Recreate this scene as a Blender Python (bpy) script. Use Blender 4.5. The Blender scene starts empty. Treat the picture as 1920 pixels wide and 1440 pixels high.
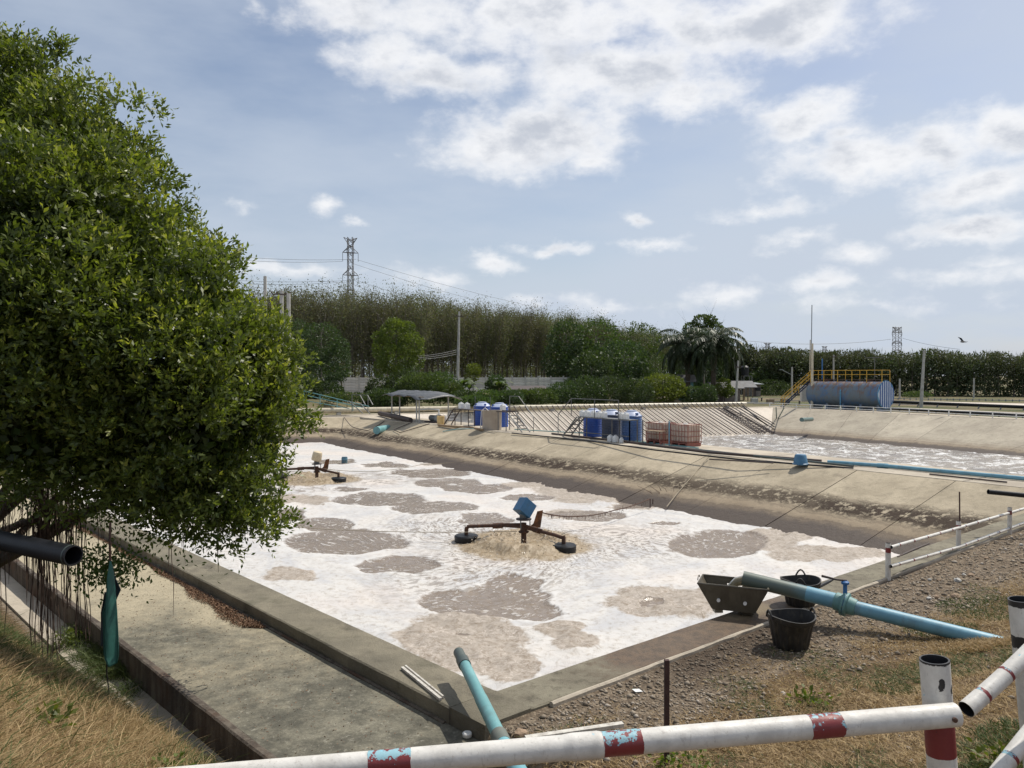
import bpy, math, random
import numpy as np
from mathutils import Vector, Matrix, Euler
random.seed(7); rng = np.random.default_rng(7)
R = math.radians
sc = bpy.context.scene
COL = sc.collection
# ---------------------------------------------------------------- camera, sky, sun, exposure
F = 1442.0; CZ = 3.5; TH = math.atan(15 / F)
cam = bpy.data.cameras.new('camera'); cam.sensor_width = 36; cam.lens = F / 1920 * 36
cam.clip_start = .05; cam.clip_end = 9000
co = bpy.data.objects.new('camera', cam); COL.objects.link(co)
co.location = (0, 0, CZ); co.rotation_euler = (math.pi / 2 - TH, 0, 0)
sc.camera = co
SUN_EL = R(56); SUN_DIR = Vector((.80 * math.cos(SUN_EL), .60 * math.cos(SUN_EL), math.sin(SUN_EL)))
sun = bpy.data.lights.new('sun', 'SUN'); sun.energy = 3.9; sun.angle = R(.53); sun.color = (1, .94, .84)
so = bpy.data.objects.new('sun', sun); COL.objects.link(so)
so.rotation_euler = SUN_DIR.to_track_quat('Z', 'Y').to_euler()
sc.view_settings.view_transform = 'Standard'; sc.view_settings.look = 'None'
sc.view_settings.gamma = 1; sc.view_settings.exposure = 0.12; sc.view_settings.use_curve_mapping = False
sc.cycles.max_bounces = 6; sc.cycles.diffuse_bounces = 3; sc.cycles.glossy_bounces = 2
sc.cycles.transparent_max_bounces = 8; sc.cycles.transmission_bounces = 3

class NT:
    def __init__(s, tree): s.t = tree; s.n = tree.nodes; s.l = tree.links
    def new(s, typ, **kw):
        nd = s.n.new(typ)
        for k, v in kw.items(): setattr(nd, k, v)
        return nd
    def put(s, sock, v):
        if isinstance(v, bpy.types.NodeSocket): s.l.new(v, sock)
        elif v is not None:
            if isinstance(v, (tuple, list)) and len(v) == 3 and sock.type == 'RGBA': v = (*v, 1)
            sock.default_value = v
    def math(s, op, a, b=None, clamp=False):
        nd = s.new('ShaderNodeMath', operation=op, use_clamp=clamp); s.put(nd.inputs[0], a)
        if b is not None: s.put(nd.inputs[1], b)
        return nd.outputs[0]
    def vm(s, op, a, b=None):
        nd = s.new('ShaderNodeVectorMath', operation=op); s.put(nd.inputs[0], a)
        if b is not None: s.put(nd.inputs[1], b)
        return nd.outputs['Value'] if op in ('LENGTH', 'DOT_PRODUCT', 'DISTANCE') else nd.outputs[0]
    def mix(s, f, a, b, blend='MIX'):
        nd = s.new('ShaderNodeMix', data_type='RGBA', blend_type=blend, clamp_factor=True)
        s.put(nd.inputs[0], f); s.put(nd.inputs[6], a); s.put(nd.inputs[7], b); return nd.outputs[2]
    def rng(s, v, a, b, c=0.0, d=1.0, smooth=True):
        nd = s.new('ShaderNodeMapRange', interpolation_type='SMOOTHSTEP' if smooth else 'LINEAR')
        s.put(nd.inputs[0], v); s.put(nd.inputs[1], a); s.put(nd.inputs[2], b); s.put(nd.inputs[3], c); s.put(nd.inputs[4], d)
        return nd.outputs[0]
    def noise(s, vec, scale, detail=4, rough=.55, dist=0.0, col=False):
        nd = s.new('ShaderNodeTexNoise'); s.put(nd.inputs['Vector'], vec); s.put(nd.inputs['Scale'], scale)
        s.put(nd.inputs['Detail'], detail); s.put(nd.inputs['Roughness'], rough); s.put(nd.inputs['Distortion'], dist)
        return nd.outputs['Color' if col else 'Fac']
    def vor(s, vec, scale, feat='F1', out='Distance', rnd=1.0):
        nd = s.new('ShaderNodeTexVoronoi', feature=feat); s.put(nd.inputs['Vector'], vec); s.put(nd.inputs['Scale'], scale)
        s.put(nd.inputs['Randomness'], rnd); return nd.outputs[out]
    def mapv(s, vec, scale=(1, 1, 1), loc=(0, 0, 0), rot=(0, 0, 0)):
        nd = s.new('ShaderNodeMapping'); s.put(nd.inputs[0], vec); nd.inputs['Scale'].default_value = scale
        nd.inputs['Location'].default_value = loc; nd.inputs['Rotation'].default_value = rot; return nd.outputs[0]
    def attr(s, name, out='Fac'): return s.new('ShaderNodeAttribute', attribute_name=name).outputs[out]
    def sep(s, v):
        nd = s.new('ShaderNodeSeparateXYZ'); s.put(nd.inputs[0], v); return nd.outputs
    def comb(s, x, y, z):
        nd = s.new('ShaderNodeCombineXYZ'); s.put(nd.inputs[0], x); s.put(nd.inputs[1], y); s.put(nd.inputs[2], z); return nd.outputs[0]
    def bump(s, h, strength=.5, dist=.02, normal=None):
        nd = s.new('ShaderNodeBump'); s.put(nd.inputs['Height'], h); s.put(nd.inputs['Strength'], strength)
        s.put(nd.inputs['Distance'], dist)
        if normal is not None: s.put(nd.inputs['Normal'], normal)
        return nd.outputs[0]

# ---- sky with clouds placed by direction (azimuth, elevation)
w = bpy.data.worlds.new('World'); sc.world = w; w.use_nodes = True
w.cycles.sampling_method = 'MANUAL'; w.cycles.sample_map_resolution = 512
k = NT(w.node_tree); k.n.clear()
sky = k.new('ShaderNodeTexSky', sky_type='NISHITA'); sky.sun_disc = False
sky.sun_elevation = SUN_EL; sky.sun_rotation = math.atan2(SUN_DIR.x, SUN_DIR.y)
sky.air_density = 1.0; sky.dust_density = 1.6; sky.ozone_density = 1.6; sky.altitude = 50
D = k.new('ShaderNodeTexCoord').outputs['Generated']
dx, dy, dz = k.sep(D)
az = k.math('ARCTAN2', dx, dy); el = k.math('ARCSINE', dz)
AE = k.comb(az, el, 0.0)
warp = k.noise(k.mapv(D, (1, 1, 1.6)), 9, 8, .62, col=True)
warp2 = k.vm('SUBTRACT', warp, (.5, .5, .5))
AEw = k.vm('ADD', AE, k.vm('MULTIPLY', warp2, (.085, .055, 0)))
def aziel(px, py):
    x = (px - 960) / F; v = (705 - py) / F
    a = math.atan(x); return a, math.atan(v * math.cos(a))
CL = [(1010,30,400,85,.9),(740,100,150,50,.9),(1150,140,250,80,1),(1430,40,260,75,1),(640,30,110,50,.9),(1290,190,110,45,.9),(820,150,160,45,.8),
 (1010,262,200,72,1.05),(1100,305,100,42,.8),(930,300,90,40,.6),(1500,222,100,46,1),(1590,250,60,25,.6),
 (1620,305,190,52,.95),(1890,262,95,46,1),(1850,345,140,46,.9),(1720,290,150,42,.9),(1430,392,95,26,.9),(1830,430,120,22,.9),
 (1200,408,36,16,.9),(1040,465,85,16,.95),(1220,460,100,18,.9),(920,495,70,20,.85),(530,508,115,20,.9),(820,520,90,22,.6),
 (450,383,45,18,.6),(600,395,35,16,.6),(670,430,34,12,.8),(1360,548,130,26,.6),(1540,528,70,20,.75),(1500,450,60,20,.7),(1600,470,60,18,.5),
 (1160,570,150,20,.5),(1780,510,140,22,.5),(1650,570,150,24,.45),(480,20,40,18,.5),(1000,570,90,18,.5),(1850,490,60,18,.5)]
mask = None
for (px, py, rx, ry, amp) in CL:
    if py > 380: amp *= .84
    a0, e0 = aziel(px, py)
    q = k.vm('LENGTH', k.vm('MULTIPLY', k.vm('SUBTRACT', AEw, (a0, e0, 0)), (F / rx, F / ry * 1.0, 0)))
    m_ = k.math('MULTIPLY', k.math('SUBTRACT', 1.25, q), amp)
    mask = m_ if mask is None else k.math('MAXIMUM', mask, m_)
# the same kind of cumulus everywhere outside the photographed part
off = k.rng(k.math('ABSOLUTE', az), .68, .85)
offe = k.rng(el, .50, .62)
off = k.math('MAXIMUM', off, offe)
gen = k.math('MULTIPLY', k.math('SUBTRACT', k.noise(k.mapv(D, (1, 1, 2.6), (3.1, 1.7, .4)), 2.6, 8, .6), .52), 6.0)
gen = k.math('SUBTRACT', k.math('MULTIPLY', k.math('ADD', gen, 1.0), off), k.math('SUBTRACT', 1.0, off))
mask = k.math('MAXIMUM', mask, k.math('SUBTRACT', gen, k.math('MULTIPLY', .8, 1.0)))
nz = k.noise(k.mapv(D, (1, 1, 1.7)), 15, 9, .58)
dens = k.math('ADD', mask, k.math('MULTIPLY', k.math('SUBTRACT', nz, .5), 2.0))
cov = k.rng(dens, .06, .95)
veil = k.math('MULTIPLY', k.rng(k.noise(k.mapv(D, (1, 1, 3.2), (0, 0, .3), (0, .2, .5)), 2.2, 6, .55), .28, .66), .62)
hor = k.rng(el, .0, .34, .62, .0)
nz2 = k.noise(k.mapv(D, (1, 1, 2.0), (.0, .0, .045)), 14, 7, .6)
core = k.rng(k.math('ADD', k.math('MULTIPLY', dens, .55), k.math('MULTIPLY', nz2, 1.1)), .86, 1.42)
skyc = k.mix(1.0, sky.outputs[0], (1.06, 1.0, .96), 'MULTIPLY')
skyc = k.mix(k.math('ADD', veil, hor, clamp=True), skyc, (4.9, 5.5, 6.4))
cc = k.mix(core, (8.1, 8.15, 8.3), (4.8, 5.1, 5.7))
fin = k.mix(k.math('MULTIPLY', cov, .93), skyc, cc)
bg = k.new('ShaderNodeBackground'); k.put(bg.inputs[0], fin); bg.inputs[1].default_value = .108
k.l.new(bg.outputs[0], k.new('ShaderNodeOutputWorld').inputs[0])

# ---------------------------------------------------------------- helpers
def Q(px, py, d):                      # point at forward depth d
    x = (px - 960) / F; u = -(py - 720) / F
    fy, fz = math.cos(TH), -math.sin(TH)
    y = fy + u * math.sin(TH); z = fz + u * math.cos(TH)
    s = d / y
    return Vector((x * s, d, CZ + z * s))
def P(px, py, z=0.0):                  # point on a level
    a = Q(px, py, 1.0); s = (z - CZ) / (a.z - CZ); return Vector((a.x * s, a.y * s, z))
def tag(o, label=None, cat=None, group=None, kind=None):
    if label: o['label'] = label
    if cat: o['category'] = cat
    if group: o['group'] = group
    if kind: o['kind'] = kind
    return o
def thing(name, label, cat, loc=(0, 0, 0), group=None, rz=0.0):
    o = bpy.data.objects.new(name, None); COL.objects.link(o); o.empty_display_size = .2
    o.location = loc; o.rotation_euler = (0, 0, rz); return tag(o, label, cat, group)
def link(name, me, mat=None, parent=None, world=False):
    o = bpy.data.objects.new(name, me); COL.objects.link(o)
    if mat is not None and not me.materials: me.materials.append(mat)
    if parent is not None:
        o.parent = parent
        if world:
            l = Vector(parent.location); p = parent
            o.matrix_parent_inverse = (Matrix.Translation(l) @ Euler(parent.rotation_euler).to_matrix().to_4x4()).inverted()
    return o
class G:
    def __init__(s): s.v = []; s.f = []
    def add(s, vs, fs):
        b = len(s.v); s.v += [tuple(v) for v in vs]; s.f += [tuple(i + b for i in f) for f in fs]; return s
    def box(s, c, size, rot=None):
        c = Vector(c); M = rot if isinstance(rot, Matrix) else (Euler(rot).to_matrix() if rot else Matrix.Identity(3))
        h = [x / 2 for x in size]; vs = []
        for z in (-1, 1):
            for y in (-1, 1):
                for x in (-1, 1): vs.append(c + M @ Vector((x * h[0], y * h[1], z * h[2])))
        return s.add(vs, [(0, 2, 3, 1), (4, 5, 7, 6), (0, 1, 5, 4), (2, 6, 7, 3), (0, 4, 6, 2), (1, 3, 7, 5)])
    def tube(s, pts, r, n=8, caps=True, hollow=0.0):
        pts = [Vector(p) for p in pts]; m = len(pts)
        rs = r if isinstance(r, (list, tuple)) else [r] * m
        rings = []; up = None
        for i, p in enumerate(pts):
            t = (pts[min(i + 1, m - 1)] - pts[max(i - 1, 0)]).normalized()
            if up is None: up = Vector((0, 0, 1)) if abs(t.z) < .9 else Vector((1, 0, 0))
            x = t.cross(up)
            if x.length < 1e-4: x = t.cross(Vector((0, 1, 0)))
            x.normalize(); y = x.cross(t); up = y
            rings.append([p + (x * math.cos(a) + y * math.sin(a)) * rs[i] for a in [2 * math.pi * j / n for j in range(n)]])
        b = len(s.v)
        for rg in rings: s.v += [tuple(v) for v in rg]
        for i in range(m - 1):
            for j in range(n):
                j2 = (j + 1) % n
                s.f.append((b + i * n + j, b + i * n + j2, b + (i + 1) * n + j2, b + (i + 1) * n + j))
        if caps and not hollow:
            s.f.append(tuple(b + j for j in range(n))[::-1]); s.f.append(tuple(b + (m - 1) * n + j for j in range(n)))
        if hollow:                      # open pipe with wall thickness at both ends
            for e in (0, m - 1):
                t = (pts[1] - pts[0]).normalized() if e == 0 else (pts[-2] - pts[-1]).normalized()
                c = pts[e]; bb = len(s.v)
                for v in rings[e]: s.v.append(tuple(c + (v - c) * (1 - hollow)))
                for v in rings[e]: s.v.append(tuple(c + t * rs[e] * 5 + (v - c) * (1 - hollow)))
                o0 = b + e * n
                for j in range(n):
                    j2 = (j + 1) % n
                    s.f.append((o0 + j, o0 + j2, bb + j2, bb + j)); s.f.append((bb + j, bb + j2, bb + n + j2, bb + n + j))
                s.f.append(tuple(bb + n + j for j in range(n)))
        return s
    def lathe(s, prof, c=(0, 0, 0), n=16, capb=True, capt=True, M=None):
        c = Vector(c); b = len(s.v); M = M or Matrix.Identity(3)
        for (r, z) in prof:
            for j in range(n):
                a = 2 * math.pi * j / n; s.v.append(tuple(c + M @ Vector((r * math.cos(a), r * math.sin(a), z))))
        for i in range(len(prof) - 1):
            for j in range(n):
                j2 = (j + 1) % n
                s.f.append((b + i * n + j, b + i * n + j2, b + (i + 1) * n + j2, b + (i + 1) * n + j))
        if capb: s.f.append(tuple(b + j for j in range(n))[::-1])
        if capt: s.f.append(tuple(b + (len(prof) - 1) * n + j for j in range(n)))
        return s
    def prism(s, poly, z0, z1):
        n = len(poly)
        vs = [(p[0], p[1], z0) for p in poly] + [(p[0], p[1], z1) for p in poly]
        return s.add(vs, [tuple(range(n))[::-1], tuple(range(n, 2 * n))] + [(i, (i + 1) % n, n + (i + 1) % n, n + i) for i in range(n)])
    def hexa(s, top, bot):              # four top points, four bottom points
        return s.add(list(top) + list(bot), [(0, 1, 2, 3), (7, 6, 5, 4), (0, 4, 5, 1), (1, 5, 6, 2), (2, 6, 7, 3), (3, 7, 4, 0)])
    def mesh(s, name, smooth=False):
        me = bpy.data.meshes.new(name); me.from_pydata(s.v, [], s.f); me.update()
        if smooth:
            me.polygons.foreach_set('use_smooth', [True] * len(me.polygons))
            try: me.set_sharp_from_angle(angle=R(38))
            except Exception: pass
        return me
    def build(s, name, mat, parent=None, smooth=False, world=False, bevel=0.0):
        o = link(name, s.mesh(name, smooth), mat, parent, world)
        if bevel:
            b = o.modifiers.new('bevel', 'BEVEL'); b.width = bevel; b.segments = 2; b.limit_method = 'ANGLE'; b.angle_limit = R(40)
        return o
def npmesh(name, V, Fc, attrs=None, smooth=False):
    V = np.asarray(V, np.float32); Fc = np.asarray(Fc, np.int32); n, kk = Fc.shape
    me = bpy.data.meshes.new(name); me.vertices.add(len(V)); me.vertices.foreach_set('co', V.ravel())
    me.loops.add(n * kk); me.loops.foreach_set('vertex_index', Fc.ravel())
    me.polygons.add(n); me.polygons.foreach_set('loop_start', np.arange(0, n * kk, kk, dtype=np.int32))
    me.polygons.foreach_set('loop_total', np.full(n, kk, np.int32))
    if smooth: me.polygons.foreach_set('use_smooth', np.ones(n, bool))
    for a, v in (attrs or {}).items():
        at = me.attributes.new(a, 'FLOAT', 'POINT'); at.data.foreach_set('value', np.asarray(v, np.float32).ravel())
    me.update(); me.validate(); return me
def unit(a): return a / np.maximum(np.linalg.norm(a, axis=-1, keepdims=True), 1e-9)
def rdir(n): return unit(rng.normal(size=(n, 3)))
def leaves(base, d, L, W, side=None, droop=0.0):
    n = len(base); L = np.broadcast_to(np.asarray(L, float), (n,))[:, None]; W = np.broadcast_to(np.asarray(W, float), (n,))[:, None]
    if side is None: side = unit(np.cross(d, rdir(n)))
    nrm = np.cross(d, side)
    V = np.stack([base, base + d * L * .45 + side * W / 2 + nrm * W * .18, base + d * L - np.array([0, 0, 1]) * L * droop,
                  base + d * L * .45 - side * W / 2 + nrm * W * .18], 1).reshape(-1, 3)
    return V, np.arange(4 * n).reshape(n, 4)
def vnoise(x, y, seed=0):
    xi = np.floor(x).astype(np.int64); yi = np.floor(y).astype(np.int64); fx = x - xi; fy = y - yi
    fx = fx * fx * (3 - 2 * fx); fy = fy * fy * (3 - 2 * fy)
    def h(a, b):
        n = (a * 374761393 + b * 668265263 + seed * 974711) & 0x7fffffff
        n = ((n ^ (n >> 13)) * 1274126177) & 0x7fffffff
        return ((n ^ (n >> 16)) & 0xffff) / 65535.0
    return (h(xi, yi) * (1 - fx) + h(xi + 1, yi) * fx) * (1 - fy) + (h(xi, yi + 1) * (1 - fx) + h(xi + 1, yi + 1) * fx) * fy
def fbm(x, y, s=1.0, o=4, seed=0):
    t = 0; a = .5
    for i in range(o): t = t + a * vnoise(x * s * 2 ** i, y * s * 2 ** i, seed + i); a *= .5
    return t / (1 - .5 ** o)
def sstep(x, a, b):
    t = np.clip((x - a) / (b - a), 0, 1); return t * t * (3 - 2 * t)

# ---------------------------------------------------------------- materials
MATS = {}
def newmat(name):
    m = bpy.data.materials.new(name); m.use_nodes = True; k = NT(m.node_tree); k.n.clear()
    b = k.new('ShaderNodeBsdfPrincipled'); o = k.new('ShaderNodeOutputMaterial'); k.l.new(b.outputs[0], o.inputs[0])
    MATS[name] = m; return m, k, b, o
def simple(name, c1, c2=None, rough=.6, scale=4.0, metal=0.0, bump=.2, bscale=None, bdist=.01, spec=.5, dirt=None, dirtamt=.5, coord='Object', lo=.35, hi=.65, objvar=0.0):
    m, k, b, o = newmat(name)
    tc = k.new('ShaderNodeTexCoord').outputs[coord] if coord != 'Position' else k.new('ShaderNodeNewGeometry').outputs['Position']
    n1 = k.noise(tc, scale, 5, .6)
    c = k.mix(k.rng(n1, lo, hi), c1, c2 or tuple(x * .8 for x in c1))
    if dirt:
        n2 = k.noise(k.mapv(tc, (1, 1, .35), (5, 2, 1)), scale * 1.7, 7, .68)
        c = k.mix(k.math('MULTIPLY', k.rng(n2, .5, .68), dirtamt), c, dirt)
    if objvar:
        rd = k.new('ShaderNodeObjectInfo').outputs['Random']
        hsv = k.new('ShaderNodeHueSaturation'); k.put(hsv.inputs['Value'], k.rng(rd, 0, 1, 1 - objvar, 1 + objvar, False)); k.put(hsv.inputs['Color'], c); c = hsv.outputs[0]
    k.put(b.inputs['Base Color'], c)
    k.put(b.inputs['Roughness'], k.rng(n1, .2, .8, max(rough - .12, .02), min(rough + .1, 1), False))
    b.inputs['Metallic'].default_value = metal; b.inputs['Specular IOR Level'].default_value = spec
    if bump: k.put(b.inputs['Normal'], k.bump(k.noise(tc, bscale or scale * 8, 4, .6), bump, bdist))
    return m
def leafmat(name, dark, light, tip=None, rough=.45, trans=.35, objvar=.12, spec=.4):
    m, k, b, o = newmat(name)
    t = k.attr('tint'); c = k.mix(k.rng(t, 0, .75, smooth=False), dark, light)
    if tip: c = k.mix(k.rng(t, .78, 1.0), c, tip)
    rd = k.new('ShaderNodeObjectInfo').outputs['Random']
    hsv = k.new('ShaderNodeHueSaturation'); k.put(hsv.inputs['Value'], k.rng(rd, 0, 1, 1 - objvar, 1 + objvar, False))
    k.put(hsv.inputs['Hue'], k.rng(rd, 0, 1, .5 - objvar * .12, .5 + objvar * .12, False)); k.put(hsv.inputs['Color'], c); c = hsv.outputs[0]
    k.put(b.inputs['Base Color'], c); b.inputs['Roughness'].default_value = rough; b.inputs['Specular IOR Level'].default_value = spec
    tr = k.new('ShaderNodeBsdfTranslucent'); k.put(tr.inputs[0], k.mix(1.0, c, (1.25, 1.35, .5), 'MULTIPLY'))
    mx = k.new('ShaderNodeMixShader'); mx.inputs[0].default_value = trans
    k.l.new(b.outputs[0], mx.inputs[1]); k.l.new(tr.outputs[0], mx.inputs[2]); k.l.new(mx.outputs[0], o.inputs[0])
    return m

def concrete_mat(name, base1, base2, mud=None, clumps=1.0, streak=0.3, dark=(.07, .062, .05), moss=None, z_mud=None, grainsc=1.0):
    """weathered concrete; mud = (level of full cover, level where it ends) in metres of height"""
    m, k, b, o = newmat(name)
    pos = k.new('ShaderNodeNewGeometry').outputs['Position']
    n1 = k.noise(pos, .55 * grainsc, 6, .6); n2 = k.noise(pos, 3.5 * grainsc, 7, .68); n3 = k.noise(pos, 24 * grainsc, 5, .7)
    c = k.mix(k.rng(n1, .35, .66), base1, base2)
    c = k.mix(k.math('MULTIPLY', k.rng(n2, .48, .72), .55), c, tuple(x * .55 for x in base1))
    c = k.mix(k.math('MULTIPLY', k.rng(n3, .5, .8), .35), c, tuple(x * .45 for x in base2))
    rd = k.new('ShaderNodeObjectInfo').outputs['Random']
    hsv = k.new('ShaderNodeHueSaturation'); k.put(hsv.inputs['Value'], k.rng(rd, 0, 1, .84, 1.12, False)); k.put(hsv.inputs['Color'], c); c = hsv.outputs[0]
    if streak:
        st = k.noise(k.mapv(pos, (.9, .9, .12), (3, 1, 0), (0, 0, R(35))), 1.6, 6, .65)
        c = k.mix(k.math('MULTIPLY', k.rng(st, .52, .72), streak), c, dark)
    if moss: c = k.mix(k.math('MULTIPLY', k.rng(k.noise(pos, 1.3, 7, .7), .5, .7), .7), c, moss)
    bh = k.math('ADD', k.math('MULTIPLY', n3, .6), n2)
    rgh = .88
    if mud:
        z = k.sep(pos)[2]; lo, hi = mud
        zz = k.math('ADD', z, k.math('MULTIPLY', k.math('SUBTRACT', k.noise(pos, .35, 6, .6), .5), .35))
        zz = k.math('ADD', zz, k.math('MULTIPLY', k.math('SUBTRACT', k.noise(pos, 3.0, 7, .7), .5), .22))
        span = hi - lo
        clump = k.noise(pos, 3.4, 9, .74)
        wet = k.rng(zz, lo + .20 * span, lo + .36 * span, 1, 0)
        tan = k.math('MULTIPLY', k.rng(zz, lo + .15 * span, lo + .75 * span, 1, 0), .85)
        band = k.math('MULTIPLY', k.rng(zz, lo + .40 * span, lo + .50 * span), k.rng(zz, lo + .60 * span, lo + .78 * span, 1, 0))
        along = k.math('MAXIMUM', k.rng(k.noise(pos, .09, 3, .5), .36, .50), k.rng(k.sep(pos)[1], 44, 34, 0, .85))
        band = k.math('MULTIPLY', k.math('MULTIPLY', k.math('MULTIPLY', band, k.rng(clump, .43, .50)), along), clumps)
        lines = k.math('MULTIPLY', k.rng(k.math('SINE', k.math('MULTIPLY', zz, 42.0)), .55, .95), k.rng(zz, hi, lo, 0, .55))
        c = k.mix(tan, c, (.235, .178, .12)); c = k.mix(lines, c, (.11, .082, .06))
        c = k.mix(k.math('MULTIPLY', wet, .95), c, (.068, .052, .042)); c = k.mix(band, c, (.050, .034, .023))
        bh = k.math('ADD', bh, k.math('MULTIPLY', band, 2.5))
        bh = k.math('ADD', bh, k.math('MULTIPLY', clump, 1.2))
        rgh = k.mix(wet, (.9, .9, .9), (.6, .6, .6))
    k.put(b.inputs['Base Color'], c); k.put(b.inputs['Roughness'], rgh if mud is None else k.sep(rgh)[0]); b.inputs['Specular IOR Level'].default_value = .25
    k.put(b.inputs['Normal'], k.bump(bh, .7, .03))
    return m
M_bank1 = concrete_mat('bank_concrete', (.45, .385, .28), (.33, .28, .20), mud=(-1.72, -.30), streak=.3)
M_bank2 = concrete_mat('bank_concrete_pale', (.47, .42, .33), (.38, .335, .265), mud=(-2.35, -1.25), clumps=0.0, streak=.25)
M_lateral = concrete_mat('bank_concrete_lateral', (.60, .54, .46), (.52, .46, .39), streak=.08)
M_crest = concrete_mat('crest_concrete', (.52, .46, .37), (.40, .35, .28), streak=.2)
M_wall = concrete_mat('wall_concrete', (.235, .21, .155), (.155, .14, .105), streak=.7, dark=(.07, .062, .05), moss=(.10, .095, .065), grainsc=1.6)
M_joint = simple('joint_dark', (.10, .085, .07), rough=.95)
# slab floor: pale with large dark weathered areas
m, k, b, o = newmat('slab_floor'); M_slab = m
pos = k.new('ShaderNodeNewGeometry').outputs['Position']
n1 = k.noise(pos, .33, 5, .55, .4); n2 = k.noise(pos, 5, 8, .72); n3 = k.noise(pos, 34, 5, .7)
dd_ = k.math('ADD', k.math('MULTIPLY', k.sep(pos)[1], -.055), 1.02)      # the near end is the most weathered
a_ = k.rng(k.math('ADD', k.math('ADD', k.math('MULTIPLY', n1, .9), k.math('MULTIPLY', n2, .30)), k.math('SUBTRACT', dd_, .33)), .56, .86)
c = k.mix(k.math('MULTIPLY', k.rng(k.noise(pos, 2.1, 9, .8), .42, .70), .5), (.43, .375, .265), (.24, .21, .15)); c = k.mix(a_, c, k.mix(k.rng(k.noise(pos, 2.2, 10, .82), .38, .66), (.085, .082, .066), (.23, .215, .165)))
c = k.mix(k.math('MULTIPLY', k.rng(n3, .45, .7), .55), c, (.10, .095, .075))
c = k.mix(k.math('MULTIPLY', k.rng(k.noise(pos, 15, 6, .75), .56, .70), k.math('MULTIPLY', a_, .6)), c, (.42, .40, .33))
k.put(b.inputs['Base Color'], c); b.inputs['Roughness'].default_value = .95; b.inputs['Specular IOR Level'].default_value = .2
k.put(b.inputs['Normal'], k.bump(k.math('ADD', n3, n2), .5, .015))
# ground
m, k, b, o = newmat('ground'); M_ground = m
pos = k.new('ShaderNodeNewGeometry').outputs['Position']
gr = k.attr('grass'); wet = k.attr('wet'); far = k.attr('far')
n1 = k.noise(pos, 1.2, 6, .65); n2 = k.noise(pos, 9, 7, .7); n3 = k.noise(pos, 60, 4, .7); vs = k.vor(pos, 26)
st = k.new('ShaderNodeTexVoronoi'); k.put(st.inputs['Vector'], pos); st.inputs['Scale'].default_value = 26
gcol = k.mix(k.rng(k.sep(st.outputs['Color'])[0], .1, .9), (.15, .112, .078), (.31, .25, .18))
gcol = k.mix(k.rng(n2, .42, .6), gcol, (.15, .115, .08))
dry = k.mix(k.rng(n1, .38, .62), (.215, .150, .085), (.135, .090, .05)); dry = k.mix(k.math('MULTIPLY', k.rng(n3, .42, .62), .6), dry, (.075, .052, .03)); dry = k.mix(k.rng(n2, .52, .66), dry, (.085, .07, .03))
soilg = k.mix(k.rng(k.math('ADD', gr, k.math('MULTIPLY', k.math('SUBTRACT', n1, .5), .9)), .35, .65), gcol, dry)
farc = k.mix(k.rng(k.noise(pos, .07, 6, .6), .4, .6), (.20, .16, .10), (.10, .11, .05))
c = k.mix(far, soilg, farc); c = k.mix(k.math('MULTIPLY', wet, .8), c, (.06, .042, .03))
k.put(b.inputs['Base Color'], c); b.inputs['Roughness'].default_value = .95; b.inputs['Specular IOR Level'].default_value = .2
k.put(b.inputs['Normal'], k.bump(k.math('ADD', k.math('MULTIPLY', vs, -1.0), k.math('ADD', n2, n3)), .8, .03))

# ---------------------------------------------------------------- plan of the place
K0 = Vector((-.18, 8.53)); uR = Vector((.7665, .6423)); nR = Vector((.6423, -.7665))
uL = Vector((-.677, .736)); nL = Vector((-.736, -.677))
A1 = Vector((-.574, .819)); B1 = Vector((.819, .574)); O1 = Vector((16.85, 22.8))
S0 = Vector((-2.4, 7.37)); uS = Vector((-.69, .724)); nS = Vector((-.724, -.69))
POND1 = [K0, O1, Vector((-7.3, 57.3)), Vector((-12.6, 65.5)), Vector((-44.4, 56.6))]
uP = Vector((.933, .36)); nP = Vector((.36, -.933))
def isect(p, u, q, v):
    d = u.x * v.y - u.y * v.x; w_ = q - p; t = (w_.x * v.y - w_.y * v.x) / d; return p + u * t
PL0 = Vector((-18, 67.9)) + nP * .9
C2a = isect(PL0, uP, O1 + B1 * 3.4, A1)
uF = Vector((.455, -.890)).normalized()
FC = isect(PL0, uP, Vector((29.4, 84)), uF)
N2 = O1 + B1 * 3.4 + uR * 0
E2 = isect(Vector((29.4, 84)), uF, N2, uR)
POND2 = [N2, E2, FC, C2a]
def BM(a, b_, z=0.0):  # point on the middle berm: a along the crest, b across
    p = O1 + A1 * a + B1 * b_; return Vector((p.x, p.y, z))
def inpoly(x, y, poly):
    r = np.zeros(x.shape, bool); n = len(poly)
    for i in range(n):
        x0, y0 = poly[i]; x1, y1 = poly[(i + 1) % n]
        c = ((y0 > y) != (y1 > y)) & (x < (x1 - x0) * (y - y0) / (y1 - y0 + 1e-12) + x0); r ^= c
    return r
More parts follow.
